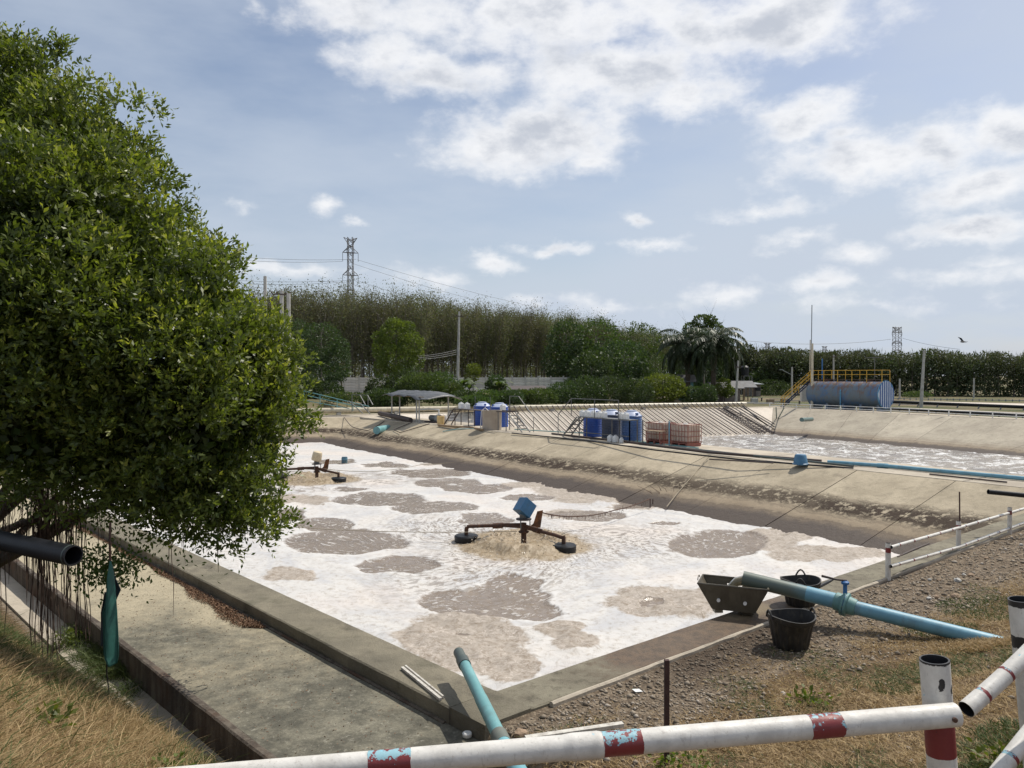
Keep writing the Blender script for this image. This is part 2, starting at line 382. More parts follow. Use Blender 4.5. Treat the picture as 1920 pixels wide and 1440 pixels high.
def Hn(x, y):
    x = np.asarray(x, float); y = np.asarray(y, float)
    dR = (x - K0.x) * nR.x + (y - K0.y) * nR.y - .6
    dW = (x - K0.x) * nL.x + (y - K0.y) * nL.y - .65
    dS = (x - S0.x) * nS.x + (y - S0.y) * nS.y
    fR = np.interp(dR, [-50, 0, 1.5, 2.5, 4.2, 6.2, 9, 30], [-.045, -.045, -.01, .1, .62, 1.9, 2.1, 2.3])
    und = (fbm(x, y, .9, 3, 5) - .5) * .10 + (fbm(x, y, 4, 3, 9) - .5) * .05
    fR = fR + und * sstep(dR, .0, 1.2)
    aS = (x - S0.x) * uS.x + (y - S0.y) * uS.y
    st0 = np.interp(aS, [-1, 0, 1, 4, 8, 14], [.03, .05, .10, .40, .75, .8])
    fL = -.56 + .80 * np.clip(dS - st0, 0, 3.2) + und * sstep(dS, .4, .9)
    fL = np.maximum(fL, np.where(y < 6.85, -.30 + .35 * (6.85 - y), -9))
    low = sstep(dW, -.15, .25)
    h = fR * (1 - low) + np.minimum(fL, 2.1 + und) * low
    h = np.where((y < 1.0), np.maximum(h, 1.85), h)
    # far country behind the pipe line
    dP = -((x - (-18)) * nP.x + (y - 67.9) * nP.y)
    farm = sstep(dP, 3, 45)
    h = np.where((y > 40), -.12 + 1.35 * farm, h)
    dF = (x - 29.4) * (-uF.y) + (y - 84) * uF.x
    h = np.where((x > 22) & (y > 18), np.minimum(h, -.12 + .3 * sstep(dF, 60, 120)), h)
    mound = np.exp(-(((x + 19.5) / 3.6) ** 2 + ((y - 75.) / 3.5) ** 2)) * 2.2
    return h + mound * (y > 55)
def H(x, y): return float(Hn(np.array([x]), np.array([y]))[0])

def axis(lo, hi, step, out, grow=1.09):
    c = list(np.arange(lo, hi, step)); s = step; v = lo; a = []
    while v > out[0]: s *= grow; v -= s; a.append(v)
    s = step; v = c[-1]; b_ = []
    while v < out[1]: s *= grow; v += s; b_.append(v)
    return np.array(a[::-1] + c + b_)
xs = axis(-9, 13, .11, (-3500, 3500)); ys = axis(1.0, 20, .11, (-400, 6000))
X, Y = np.meshgrid(xs, ys); x = X.ravel(); y = Y.ravel()
z = Hn(x, y)
for poly in (POND1, POND2):
    z = np.where(inpoly(x, y, [tuple(p) for p in poly]), -4.2, z)
c_ = (O1 + A1 * 20 + B1 * 1.7)
berm = (((x - O1.x) * B1.x + (y - O1.y) * B1.y) > -.1) & (((x - O1.x) * B1.x + (y - O1.y) * B1.y) < 3.5) & (y > 21) & (((x - O1.x) * A1.x + (y - O1.y) * A1.y) > -.2) & (((x - O1.x) * A1.x + (y - O1.y) * A1.y) < 46)
z = np.where(berm, -.5, z)
dR = (x - K0.x) * nR.x + (y - K0.y) * nR.y - .6; dS = (x - S0.x) * nS.x + (y - S0.y) * nS.y; dW = (x - K0.x) * nL.x + (y - K0.y) * nL.y - .65
aR = (x - K0.x) * uR.x + (y - K0.y) * uR.y
grass = np.where(dW > 0, np.where(dS > .55, 1, 0), sstep(dR - .09 * np.clip(aR - 3, 0, 9), .55, 1.9))
wet = (1 - sstep(dR, .5, 1.1)) * sstep(aR, 1.2, 2.5) * (1 - sstep(aR, 4.2, 5.4)) * .9
far = sstep(y, 24, 30)
nx, ny = len(xs), len(ys)
i = np.arange(nx * ny).reshape(ny, nx); Fc = np.stack([i[:-1, :-1], i[:-1, 1:], i[1:, 1:], i[1:, :-1]], -1).reshape(-1, 4)
g = link('ground', npmesh('ground', np.stack([x, y, z], 1), Fc, {'grass': grass, 'wet': wet, 'far': far}, True), M_ground); tag(g, kind='structure')

# ---- pond banks
def offset_poly(poly, runs):
    n = len(poly); out = []
    area = sum(poly[i].x * poly[(i + 1) % n].y - poly[(i + 1) % n].x * poly[i].y for i in range(n))
    sgn = 1 if area > 0 else -1; lines = []
    for i in range(n):
        a, b_ = poly[i], poly[(i + 1) % n]; u = (b_ - a).normalized(); nn = Vector((-u.y, u.x)) * sgn
        lines.append((a + nn * runs[i], u))
    for i in range(n):
        p, u = lines[i - 1]; q, v = lines[i]; out.append(isect(p, u, q, v))
    return out
def bank(name, poly, toe, i, depth, mat, width, thick=.14, lip=.5, gap=.028):
    n = len(poly); a, b_ = poly[i], poly[(i + 1) % n]; ta, tb = toe[i], toe[(i + 1) % n]
    L = (b_ - a).length; cnt = max(1, round(L / width))
    root = bpy.data.objects.new(name, None); COL.objects.link(root); root['kind'] = 'structure'
    root.location = (a.x, a.y, 0)
    c3 = lambda p, zz: Vector((p.x, p.y, zz))
    G().hexa([c3(a, -.05), c3(b_, -.05), c3(tb, -depth - .05), c3(ta, -depth - .05)],
             [c3(a, -.4), c3(b_, -.4), c3(tb, -depth - .6), c3(ta, -depth - .6)]).build('bank_base', M_joint, root, world=True)
    for j in range(cnt):
        t0 = j / cnt + gap / L / 2; t1 = (j + 1) / cnt - gap / L / 2
        p0, p1 = a.lerp(b_, t0), a.lerp(b_, t1); q0, q1 = ta.lerp(tb, t0), ta.lerp(tb, t1)
        dz = random.uniform(-.008, .008)
        top = [c3(p0, dz), c3(p1, dz), c3(q1, -depth + dz), c3(q0, -depth + dz)]
        bot = [v - Vector((0, 0, thick)) for v in top]
        G().hexa(top, bot).build('concrete_panel', mat, root, world=True)
    return root
dep1 = 2.1; T1 = offset_poly(POND1, [1.2, 5.1 * dep1 / 1.7, 5.1 * dep1 / 1.7, 5.1 * dep1 / 1.7, 1.2])
dep2 = 2.8; T2 = offset_poly(POND2, [7 * dep2 / 2.3, 6.6 * dep2 / 2.3, 6.8 * dep2 / 2.3, 6.8 * dep2 / 2.3])
bank('near_pond_middle_bank', POND1, T1, 1, dep1, M_bank1, 3.6)
bank('near_pond_corner_bank', POND1, T1, 2, dep1, M_bank1, 3.3)
bank('near_pond_far_bank', POND1, T1, 3, dep1, M_bank1, 4.0)
bank('far_pond_end_bank', POND2, T2, 0, dep2, M_bank2, 5)
bank('far_pond_right_bank', POND2, T2, 1, dep2, M_bank2, 5.2)
bank('far_pond_lateral_bank', POND2, T2, 2, dep2, M_lateral, 9)
bank('far_pond_middle_bank', POND2, T2, 3, dep2, M_bank2, 5)
# berm top in slabs
rt = bpy.data.objects.new('berm_walkway', None); COL.objects.link(rt); rt['kind'] = 'structure'; rt.location = (O1.x, O1.y, 0)
a_ = -1.0
while a_ < 52:
    w_ = 4.3
    poly = [BM(a_ + .02, .02), BM(a_ + w_ - .02, .02), BM(a_ + w_ - .02, 3.38), BM(a_ + .02, 3.38)]
    G().prism([(p.x, p.y) for p in poly][::-1], -.45, .012 + random.uniform(-.004, .004)).build('walkway_slab', M_crest, rt, world=True); a_ += w_
def coping(name, p, q, nrm, w0, w1, z1, mat, zb=-.5):
    poly = [p + nrm * w0, q + nrm * w0, q + nrm * w1, p + nrm * w1]
    o = G().prism([(v.x, v.y) for v in poly], zb, z1).build(name, mat); tag(o, kind='structure'); return o
coping('pipe_walkway', PL0 + uP * -40, PL0 + uP * 52.5, -nP, .0, 2.6, .006, M_crest)
nF = Vector((-uF.y, uF.x)) if Vector((-uF.y, uF.x)).x > 0 else Vector((uF.y, -uF.x))
coping('right_pond_walkway', FC - uF * 1.5, FC + uF * 46, nF, .0, 2.2, .009, M_crest)
uE = (POND1[4] - POND1[3]).normalized(); coping('far_end_walkway', POND1[3] - uE * .6, POND1[4], Vector((-uE.y, uE.x)) * (1 if Vector((-uE.y, uE.x)).y > 0 else -1), 0, 1.5, .003, M_crest)
cc_ = (POND1[3] - POND1[2]).normalized(); coping('corner_walkway', POND1[2], POND1[3], Vector((cc_.y, -cc_.x)), 0, 3.0, -.003, M_crest)
# near walls
def wallbox(name, label, p, u, n_, L, wd, zt, zb, mat, rough_edge=True, jit=.01, step=.35):
    """long wall with slightly uneven edges"""
    m_ = int(L / step); V = []; rs = [random.uniform(-1, 1) for _ in range(m_ + 1)]; r2 = [random.uniform(-1, 1) for _ in range(m_ + 1)]
    for i in range(m_ + 1):
        q = p + u * (i * L / m_); o = q + n_ * (wd + rs[i] * jit); ii = q + n_ * (r2[i] * jit)
        V += [(ii.x, ii.y, zb), (ii.x, ii.y, zt - .015), ((ii + n_ * .02).x, (ii + n_ * .02).y, zt + r2[i] * .003), ((o - n_ * .02).x, (o - n_ * .02).y, zt + rs[i] * .004), (o.x, o.y, zt - .015), (o.x, o.y, zb)]
    f = []
    for i in range(m_):
        for j in range(6): f.append((i * 6 + j, i * 6 + (j + 1) % 6, (i + 1) * 6 + (j + 1) % 6, (i + 1) * 6 + j))
    f += [tuple(range(6))[::-1], tuple(m_ * 6 + j for j in range(6))]
    g_ = G(); g_.add(V, f); return g_.build(name, mat)
wl = wallbox('left_pond_wall', '', K0 + uL * .0 + nL * 0, uL, nL, 66, .65, 0, -2.2, M_wall); tag(wl, kind='structure')
# corner piece closes the end of both walls
oc = isect(K0 + nL * .65, uL, K0 + nR * .6, uR)
m, k, b, o = newmat('wall_right'); M_wallR = m
pos = k.new('ShaderNodeNewGeometry').outputs['Position']
n1 = k.noise(pos, 1.3, 6, .62); n2 = k.noise(pos, 7, 8, .72); n3 = k.noise(pos, 45, 4, .7)
c = k.mix(k.rng(n1, .36, .64), (.23, .21, .155), (.16, .142, .105)); c = k.mix(k.math('MULTIPLY', k.rng(n2, .48, .66), .7), c, (.075, .066, .048))
al = k.vm('DOT_PRODUCT', k.vm('SUBTRACT', pos, (K0.x, K0.y, 0)), (uR.x, uR.y, 0))
ac = k.vm('DOT_PRODUCT', k.vm('SUBTRACT', pos, (K0.x, K0.y, 0)), (nR.x, nR.y, 0))
wn = k.math('ADD', al, k.math('MULTIPLY', k.math('SUBTRACT', n1, .5), 1.4)); wn = k.math('ADD', wn, k.math('MULTIPLY', k.math('SUBTRACT', n2, .5), .8))
we = k.math('MULTIPLY', k.rng(wn, 1.1, 1.9), k.rng(wn, 5.4, 6.1, 1, 0))
c = k.mix(k.math('MULTIPLY', we, .85), c, k.mix(k.rng(n2, .4, .6), (.070, .045, .030), (.135, .088, .055)))
yl = k.math('MULTIPLY', k.rng(wn, 3.9, 4.5), k.rng(wn, 4.9, 5.4, 1, 0)); yl = k.math('MULTIPLY', yl, k.rng(ac, .48, .28))
c = k.mix(k.math('MULTIPLY', yl, .8), c, (.20, .155, .09))
k.put(b.inputs['Base Color'], c); k.put(b.inputs['Roughness'], k.rng(we, 0, 1, .9, .62)); b.inputs['Specular IOR Level'].default_value = .3
k.put(b.inputs['Normal'], k.bump(k.math('ADD', n3, k.math('MULTIPLY', n2, 1.5)), .6, .015))
wr = wallbox('right_pond_wall', '', K0 + uR * .0, uR, nR, 22.2, .60, -.004, -2.2, M_wallR); tag(wr, kind='structure')
G().prism([(K0.x, K0.y), ((K0 + nL * .645).x, (K0 + nL * .645).y), (oc.x, oc.y), ((K0 + nR * .595).x, (K0 + nR * .595).y)], -2.2, -.002).build('corner_slab', M_wall)['kind'] = 'structure'
ke = wallbox('kerb_edge', '', K0 + nR * .602 + uR * .25, uR, nR, 21.5, .055, .008, -.3, M_crest, jit=.014, step=.22); tag(ke, kind='structure')
# sunken slab on the left, its kerb face and the drain strip
sl0 = isect(S0, uS, Vector((0, 6.9)), Vector((1, 0))); sr0 = isect(K0 + nL * .65, uL, Vector((0, 6.9)), Vector((1, 0)))
wo = K0 + nL * .652
sf = G().prism([(p.x, p.y) for p in [sl0 + nS * -.10, Vector((oc.x - .02, 6.9)), oc - uL * .03 + nL * .01, wo + uL * 64, S0 + uS * 66 - nS * .10]][::-1], -1.2, -.18).build('concrete_floor', M_slab); tag(sf, kind='structure')
m, k, b, o = newmat('kerb_face'); M_kf = m
pos = k.new('ShaderNodeNewGeometry').outputs['Position']
c = k.mix(k.rng(k.noise(k.mapv(pos, (1, 1, .25)), 6, 6, .7), .4, .62), (.060, .045, .033), (.13, .11, .085))
c = k.mix(k.rng(k.noise(pos, 1.2, 5, .6), .5, .7), c, (.085, .045, .025)); k.put(b.inputs['Base Color'], c); b.inputs['Roughness'].default_value = .9
k.put(b.inputs['Normal'], k.bump(k.noise(pos, 20, 5, .7), .7, .02))
kf = wallbox('floor_kerb', '', sl0 - uS * .1, uS, nS, 66, .10, -.165, -1.2, M_kf, jit=.008); tag(kf, kind='structure')
kf.location = (-nS.x * .1, -nS.y * .1, 0)
dr = G().prism([(p.x, p.y) for p in [sl0 + nS * .0, S0 + uS * 66, S0 + uS * 66 + nS * .62, sl0 + nS * .62 + Vector((0, .3))]], -.9, -.525).build('drain_channel', M_crest); tag(dr, kind='structure')
lg = wallbox('wall_foot_shade', '', wo + uL * .05, uL, nL, 62, .05, -.155, -.5, M_kf, jit=.006); tag(lg, kind='structure')  # dark strip standing in for the shadow along the wall foot

# ---------------------------------------------------------------- water
ZW = -1.7; ZW2 = -2.3
WP = [(806,888,75,9),(842,906,64,9),(894,917,64,9),(712,938,92,12),(817,953,82,12),(611,986,52,14),(544,967,30,15),(651,1018,118,23),(742,1061,84,14),
 (656,919,32,5),(907,974,46,11),(994,935,48,7),(1110,967,74,10),(916,1130,135,27),(965,1104,58,26),(1000,1140,50,20),(1350,1022,86,27),(724,873,46,5),(622,867,50,4),
 (1252,981,34,5),(1222,1133,22,8),(866,1192,15,5),(1190,945,40,8)]
TP = [(874,1205,128,64),(950,1250,64,34),(1085,1205,46,22),(1050,1180,40,16),(1245,1133,115,32),(1462,1008,80,15),(1511,1043,72,16),(1440,1025,60,12),(1120,925,120,22),(1210,938,80,18),(553,1080,48,14),
 (1600,1045,60,14),(1060,965,40,10),(985,912,60,6),(850,870,60,4),(560,940,70,8)]
n_r, n_c = 560, 430
dd = np.geomspace(7.6, 72, n_r); tt = np.linspace(-.86, 1.02, n_c)
DD, TT = np.meshgrid(dd, tt, indexing='ij'); x = (DD * TT).ravel(); y = DD.ravel()
def topx(x, y, zl):
    vx, vy, vz = x, y, zl - CZ
    f = vy * math.cos(TH) - vz * math.sin(TH); u = vy * math.sin(TH) + vz * math.cos(TH)
    return 960 + F * vx / f, 720 - F * u / f
px, py = topx(x, y, ZW)
wx = (fbm(x, y, .8, 4, 21) - .5) * .8; wy = (fbm(x, y, .8, 4, 31) - .5) * .8
sc_ = F / y
px_ = px + wx * sc_ * 1.1; py_ = py + wy * sc_ * .32
def field(L):
    r = np.full(x.shape, -2.0)
    for (cx, cy, rx, ry) in L: r = np.maximum(r, 1 - np.sqrt(((px_ - cx) / rx) ** 2 + ((py_ - cy) / ry) ** 2))
    return r
Wf = field(WP); Tf = field(TP)
AER = [(P(982, 1017, ZW + .1), 1.0), (P(594, 897, ZW + .1), 1.0)]
Bf = np.zeros(x.shape); Mo = np.zeros(x.shape); Zb = np.zeros(x.shape)
for (p, s_) in AER:
    r = np.hypot(x - p.x, y - p.y); ang = np.arctan2(y - p.y, x - p.x)
    rr = r + (fbm(x * 1.5, y * 1.5, 1.2, 3, 4) - .5) * .7
    Bf = np.maximum(Bf, 1 - rr / 2.35)
    Mo = np.maximum(Mo, sstep(6.6 - r + 1.5 * np.sin(ang * 3 + 1), 0, 4.0))
    ringz = np.exp(-((rr - 1.1) / .42) ** 2) * .24
    Zb = np.maximum(Zb, ringz * (.55 + .9 * fbm(x, y, 5, 4, 8)))
foam = 1 - sstep(Wf, -.02, .10)
lump = (fbm(x, y, 1.6, 4, 40) - .35) * .13 + (fbm(x, y, 7, 3, 47) - .5) * .045
z = ZW + foam * (.03 + lump * (.6 + .8 * sstep(Tf, -.3, .1))) + Zb
z += Mo * (fbm(x, y, 6, 3, 77) - .5) * .07
crat = [(920,1183,14,5),(1018,1133,0,0),(935,1263,16,5),(862,1190,10,4),(1222,1133,24,8),(1565,1056,18,4),(1040,1180,8,3)]
pa, pb_ = AER[0][0], AER[1][0]; ra_ = np.hypot(x - pa.x, y - pa.y); rb_ = np.hypot(x - pb_.x, y - pb_.y)
wq = fbm(x, y, .35, 3, 91); Pr = ra_ + (wq - .5) * 3.2 + .25 * rb_; Pt = np.arctan2(x - pa.x, -(y - pa.y)) * 6 + .5 * np.log(ra_ + .5) * 6 + (fbm(x, y, .5, 2, 95) - .5) * 1.5
i = np.arange(n_r * n_c).reshape(n_r, n_c); Fc = np.stack([i[:-1, :-1], i[:-1, 1:], i[1:, 1:], i[1:, :-1]], -1).reshape(-1, 4)
me = npmesh('pond_water', np.stack([x, y, z], 1), Fc[inpoly(x[Fc].mean(1), y[Fc].mean(1), [tuple(p) for p in offset_poly(POND1, [.4, 3.0, 3.0, 3.0, .4])])], {'wf': Wf, 'tf': Tf, 'bf': Bf, 'mo': Mo, 'pr': Pr, 'pt': Pt}, True)
m, k, b, o = newmat('foam_water'); M_foam = m
pos = k.new('ShaderNodeNewGeometry').outputs['Position']; flat = k.mapv(pos, (1, 1, 0))
wf = k.attr('wf'); tf = k.attr('tf'); bf = k.attr('bf'); mo = k.attr('mo')
nA = k.noise(flat, 1.6, 8, .66, .3); nB = k.noise(flat, 6.5, 6, .68, .6); nC = k.noise(flat, 30, 4, .7)
# streaky direction noise (current running across)
stv = k.mapv(flat, (.35, 1.3, 1), (0, 0, 0), (0, 0, R(-38)))
sv = k.comb(k.attr('pr'), k.attr('pt'), 0.0); nS1 = k.noise(k.mapv(sv, (1.1, .45, 1)), 1.0, 4, .55, .2); nS2 = k.noise(k.mapv(sv, (4.6, 4.2, 1)), 1.0, 6, .66, .3)
wmask = k.rng(k.math('ADD', wf, k.math('ADD', k.math('MULTIPLY', k.math('SUBTRACT', nA, .5), .30), k.math('MULTIPLY', k.math('SUBTRACT', nB, .5), .22))), -.05, .07)
# little rafts of froth floating in the open water
raft = k.math('MAXIMUM', k.math('MULTIPLY', k.rng(nS2, .55, .59), k.rng(k.noise(flat, 1.1, 4, .6), .40, .55)), k.math('MULTIPLY', k.rng(k.noise(flat, 7, 7, .72, .4), .60, .63), .9))
wmask = k.math('MULTIPLY', wmask, k.math('SUBTRACT', 1.0, k.math('MULTIPLY', raft, .72)))
# broken froth round the aerators
mot = k.math('MULTIPLY', mo, k.rng(k.math('ADD', nS2, k.math('MULTIPLY', k.math('SUBTRACT', nC, .5), .18)), .50, .455))
tmask = k.rng(k.math('ADD', tf, k.math('ADD', k.math('MULTIPLY', k.math('SUBTRACT', nA, .5), .7), k.math('MULTIPLY', k.math('SUBTRACT', nB, .5), .3))), -.05, .12)
white = k.mix(k.rng(nS1, .40, .66), (.60, .585, .56), (.50, .50, .505))
white = k.mix(k.math('MULTIPLY', k.rng(k.noise(flat, .22, 4, .5), .45, .66), .5), white, (.68, .60, .53))
white = k.mix(k.math('MULTIPLY', k.rng(nC, .5, .75), .22), white, (.45, .42, .39))
tanv = k.mix(k.rng(nB, .34, .68), (.41, .36, .305), (.27, .23, .19))
cell = k.vor(k.vm('ADD', flat, k.vm('MULTIPLY', k.noise(flat, 5, 4, .6, col=True), (.35, .35, 0))), 8.5, 'DISTANCE_TO_EDGE')
tanv = k.mix(k.math('MULTIPLY', k.rng(cell, .0, .08, .65, 0), k.rng(nA, .35, .6)), tanv, (.62, .555, .50))
wat = k.mix(k.rng(nA, .35, .65), (.255, .21, .17), (.21, .172, .14))
brown = k.mix(k.rng(nB, .38, .62), (.42, .34, .235), (.27, .205, .13))
edge_ = k.math('MULTIPLY', k.rng(wf, -.38, -.04), k.math('SUBTRACT', 1.0, wmask)); white = k.mix(k.math('MULTIPLY', edge_, .7), white, (.64, .63, .61))
c = k.mix(tmask, white, tanv); c = k.mix(k.math('MULTIPLY', mot, .9), c, (.24, .21, .185)); c = k.mix(wmask, c, wat)
bm = k.rng(k.math('ADD', bf, k.math('MULTIPLY', k.math('SUBTRACT', nB, .5), .5)), -.03, .22)
c = k.mix(bm, c, brown)
k.put(b.inputs['Base Color'], c)
rg = k.math('SUBTRACT', .62, k.math('MULTIPLY', wmask, .44)); k.put(b.inputs['Roughness'], k.math('SUBTRACT', rg, k.math('MULTIPLY', bm, .28)))
b.inputs['Specular IOR Level'].default_value = .42; b.inputs['IOR'].default_value = 1.33
bub = k.vor(flat, 34); bub2 = k.vor(flat, 85)
foamh = k.math('ADD', k.math('MULTIPLY', k.math('ADD', bub, bub2), .5), k.math('ADD', k.math('MULTIPLY', nC, .5), k.math('MULTIPLY', nB, .9)))
hh = k.math('MULTIPLY', foamh, k.math('SUBTRACT', 1.0, k.math('MULTIPLY', wmask, .86)))
hh = k.math('SUBTRACT', hh, k.math('MULTIPLY', wmask, .9))
hh = k.math('ADD', hh, k.math('MULTIPLY', k.math('MULTIPLY', bm, nB), 4.0))
k.put(b.inputs['Normal'], k.bump(hh, .42, .018))
tag(link('pond_water', me, M_foam), kind='structure')
# spray thrown up by the aerators
V = []; Ti = []
for (p, s_) in AER:
    n = 2200; a = rng.uniform(0, 2 * np.pi, n); r = .45 + rng.gamma(3.2, .30, n); keep = r < 3.0; a = a[keep]; r = r[keep]; n = len(a)
    zz = ZW + .34 * np.exp(-((r - 1.0) / .65) ** 2) * rng.uniform(.2, 1.15, n) + rng.uniform(0, .05, n)
    ctr = np.stack([p.x + r * np.cos(a), p.y + r * np.sin(a), zz], 1)
    d = unit(np.stack([np.cos(a), np.sin(a), rng.uniform(-.6, .9, n)], 1) + rng.normal(0, .4, (n, 3)))
    L = rng.uniform(.02, .07, n); v_, f_ = leaves(ctr, d, L, L * .5); V.append(v_); Ti.append(np.repeat(rng.uniform(0, 1, n), 4))
V = np.concatenate(V); me = npmesh('spray', V, np.arange(len(V)).reshape(-1, 4), {'tint': np.concatenate(Ti)})
m, k, b, o = newmat('spray'); k.put(b.inputs['Base Color'], k.mix(k.attr('tint'), (.40, .33, .24), (.66, .60, .50))); b.inputs['Roughness'].default_value = .35
tag(link('water_spray', me, m), 'brown and cream splashes thrown up round the floating aerators', kind='stuff')
# far pond
m, k, b, o = newmat('far_pond_water'); M_w2 = m
pos = k.new('ShaderNodeNewGeometry').outputs['Position']; flat = k.mapv(pos, (1, 1, 0))
w_ = k.vm('ADD', flat, k.vm('MULTIPLY', k.noise(flat, .8, 3, .5, col=True), (.9, .9, 0)))
n1 = k.noise(k.mapv(w_, (1, 1, 1)), .75, 8, .66, 1.2); n2 = k.noise(flat, 5, 6, .7, 1.0); n3 = k.noise(flat, .25, 4, .5)
f_ = k.rng(k.math('ADD', k.math('MULTIPLY', n1, .7), k.math('MULTIPLY', n2, .38)), .56, .61)
b.inputs['Specular IOR Level'].default_value = .18
c = k.mix(f_, k.mix(k.rng(n3, .4, .6), (.25, .23, .21), (.33, .30, .265)), (.68, .68, .67))
k.put(b.inputs['Base Color'], c); k.put(b.inputs['Roughness'], k.rng(f_, 0, 1, .16, .6)); k.put(b.inputs['Normal'], k.bump(k.math('ADD', n1, n2), .9, .09))
g_ = G(); T2w = offset_poly(POND2, [5.5, 5.5, 5.5, 5.5])
x2 = np.linspace(-12, 50, 200); y2 = np.linspace(20, 90, 200); XX, YY = np.meshgrid(x2, y2); xf = XX.ravel(); yf = YY.ravel()
zf = ZW2 + (fbm(xf, yf, .9, 3, 61) - .5) * .22
i = np.arange(40000).reshape(200, 200); Fc = np.stack([i[:-1, :-1], i[:-1, 1:], i[1:, 1:], i[1:, :-1]], -1).reshape(-1, 4)
cx_ = xf[Fc].mean(1); cy_ = yf[Fc].mean(1); Tt = [tuple(p) for p in offset_poly(POND2, [4.5] * 4)]
Fc = Fc[inpoly(cx_, cy_, Tt)]
tag(link('far_pond_water', npmesh('far_pond_water', np.stack([xf, yf, zf], 1), Fc, None, True), M_w2), kind='structure')
# ---------------------------------------------------------------- common object materials
M_pipeblue = simple('pipe_blue', (.12, .29, .385), (.16, .35, .45), .5, 3, bump=.15, dirt=(.10, .08, .06), dirtamt=.35)
M_pipegrey = simple('pipe_weathered', (.10, .17, .16), (.14, .20, .185), .5, 3, bump=.15, dirt=(.09, .075, .055), dirtamt=.4)
M_pipeteal = simple('pipe_teal', (.13, .31, .32), (.17, .37, .38), .45, 3, bump=.15, dirt=(.12, .11, .09), dirtamt=.25)
M_collar = simple('collar_dark', (.06, .08, .075), (.08, .10, .09), .5, 4)
M_cream = simple('pipe_cream', (.62, .56, .42), (.54, .48, .36), .45, 2, dirt=(.18, .13, .08), dirtamt=.4)
M_black = simple('black_plastic', (.010, .011, .013), (.016, .017, .02), .5, 6, bump=.2, spec=.3)
M_rubber = simple('black_rubber', (.013, .012, .011), (.024, .022, .02), .55, 9, bump=.35, dirt=(.09, .075, .05), dirtamt=.5)
M_rust = simple('rust_dark', (.055, .032, .024), (.09, .045, .028), .85, 9, bump=.5, dirt=(.17, .07, .03), dirtamt=.6)
M_rustbar = simple('rust_bar', (.075, .038, .032), (.055, .028, .024), .8, 14, bump=.5)
M_steel = simple('steel_painted_grey', (.16, .165, .165), (.11, .115, .115), .6, 6, dirt=(.10, .06, .04), dirtamt=.5)
M_darksteel = simple('dark_steel', (.05, .04, .04), (.08, .055, .045), .7, 6)
M_galv = simple('galvanised', (.24, .26, .27), (.18, .20, .21), .65, 5)
M_tankblue = simple('tank_blue', (.022, .075, .34), (.035, .10, .40), .42, 2, bump=.05, dirt=(.14, .15, .18), dirtamt=.15)
M_tankmid = simple('tank_mid_blue', (.055, .12, .30), (.07, .15, .34), .45, 2, bump=.05, dirt=(.16, .17, .19), dirtamt=.2)
M_tankdark = simple('tank_shade_dark', (.05, .065, .11), (.07, .085, .13), .5, 2, bump=.05)  # dark tone puts the shade on the middle tank into its colour
M_lid = simple('tank_lid', (.42, .47, .60), (.34, .39, .52), .5, 3)
M_white = simple('white_plastic', (.78, .78, .76), (.70, .70, .67), .5, 5)
M_yellow = simple('yellow_paint', (.62, .38, .05), (.52, .31, .04), .5, 5, dirt=(.18, .08, .03), dirtamt=.4)
M_yel2 = simple('yellow_plastic', (.70, .50, .22), (.62, .43, .18), .5, 5)
M_red = simple('red_frame', (.34, .12, .09), (.26, .09, .07), .6, 8, dirt=(.16, .09, .07), dirtamt=.5)
M_ibc = simple('ibc_container', (.62, .52, .43), (.48, .39, .31), .5, 3, dirt=(.18, .10, .07), dirtamt=.5)
M_beige = simple('beige_tank', (.42, .36, .29), (.37, .31, .25), .6, 2, dirt=(.20, .15, .11), dirtamt=.3)
M_pole = simple('concrete_pole', (.46, .45, .42), (.38, .37, .34), .85, 3, dirt=(.16, .15, .13), dirtamt=.4)
M_wood = simple('wood', (.28, .21, .14), (.20, .14, .09), .8, 6)
M_woodw = simple('white_wood', (.62, .60, .54), (.48, .45, .40), .7, 12, dirt=(.13, .11, .09), dirtamt=.5)
M_iron = simple('hopper_iron', (.075, .063, .042), (.105, .09, .062), .6, 4, bump=.2, dirt=(.05, .038, .025), dirtamt=.6)
M_bluemetal = simple('valve_blue', (.03, .12, .32), (.04, .16, .38), .45, 5)
M_green = simple('flange_green', (.11, .24, .235), (.14, .28, .27), .55, 5, dirt=(.10, .09, .07), dirtamt=.4)
M_tin = simple('tin_roof', (.12, .12, .125), (.19, .19, .19), .8, 1.2, dirt=(.10, .08, .06), dirtamt=.5)
M_tarp = simple('dark_sheet', (.055, .06, .065), (.09, .095, .10), .45, 1.5, bump=.8, bscale=3, bdist=.05)
M_wire = simple('wire', (.10, .11, .12), (.07, .08, .09), .6, 3)
M_rope = simple('rope', (.34, .29, .21), (.26, .22, .16), .9, 9)
M_pylon = simple('pylon_steel', (.17, .16, .16), (.12, .115, .115), .6, 1)
M_bark = simple('bark', (.075, .058, .042), (.11, .09, .068), .9, 5, bump=.8, bscale=20, bdist=.02)
M_root = simple('aerial_root', (.055, .035, .026), (.085, .055, .04), .95, 5)
M_rbark = simple('rubber_bark', (.17, .145, .12), (.11, .095, .08), .9, 2)

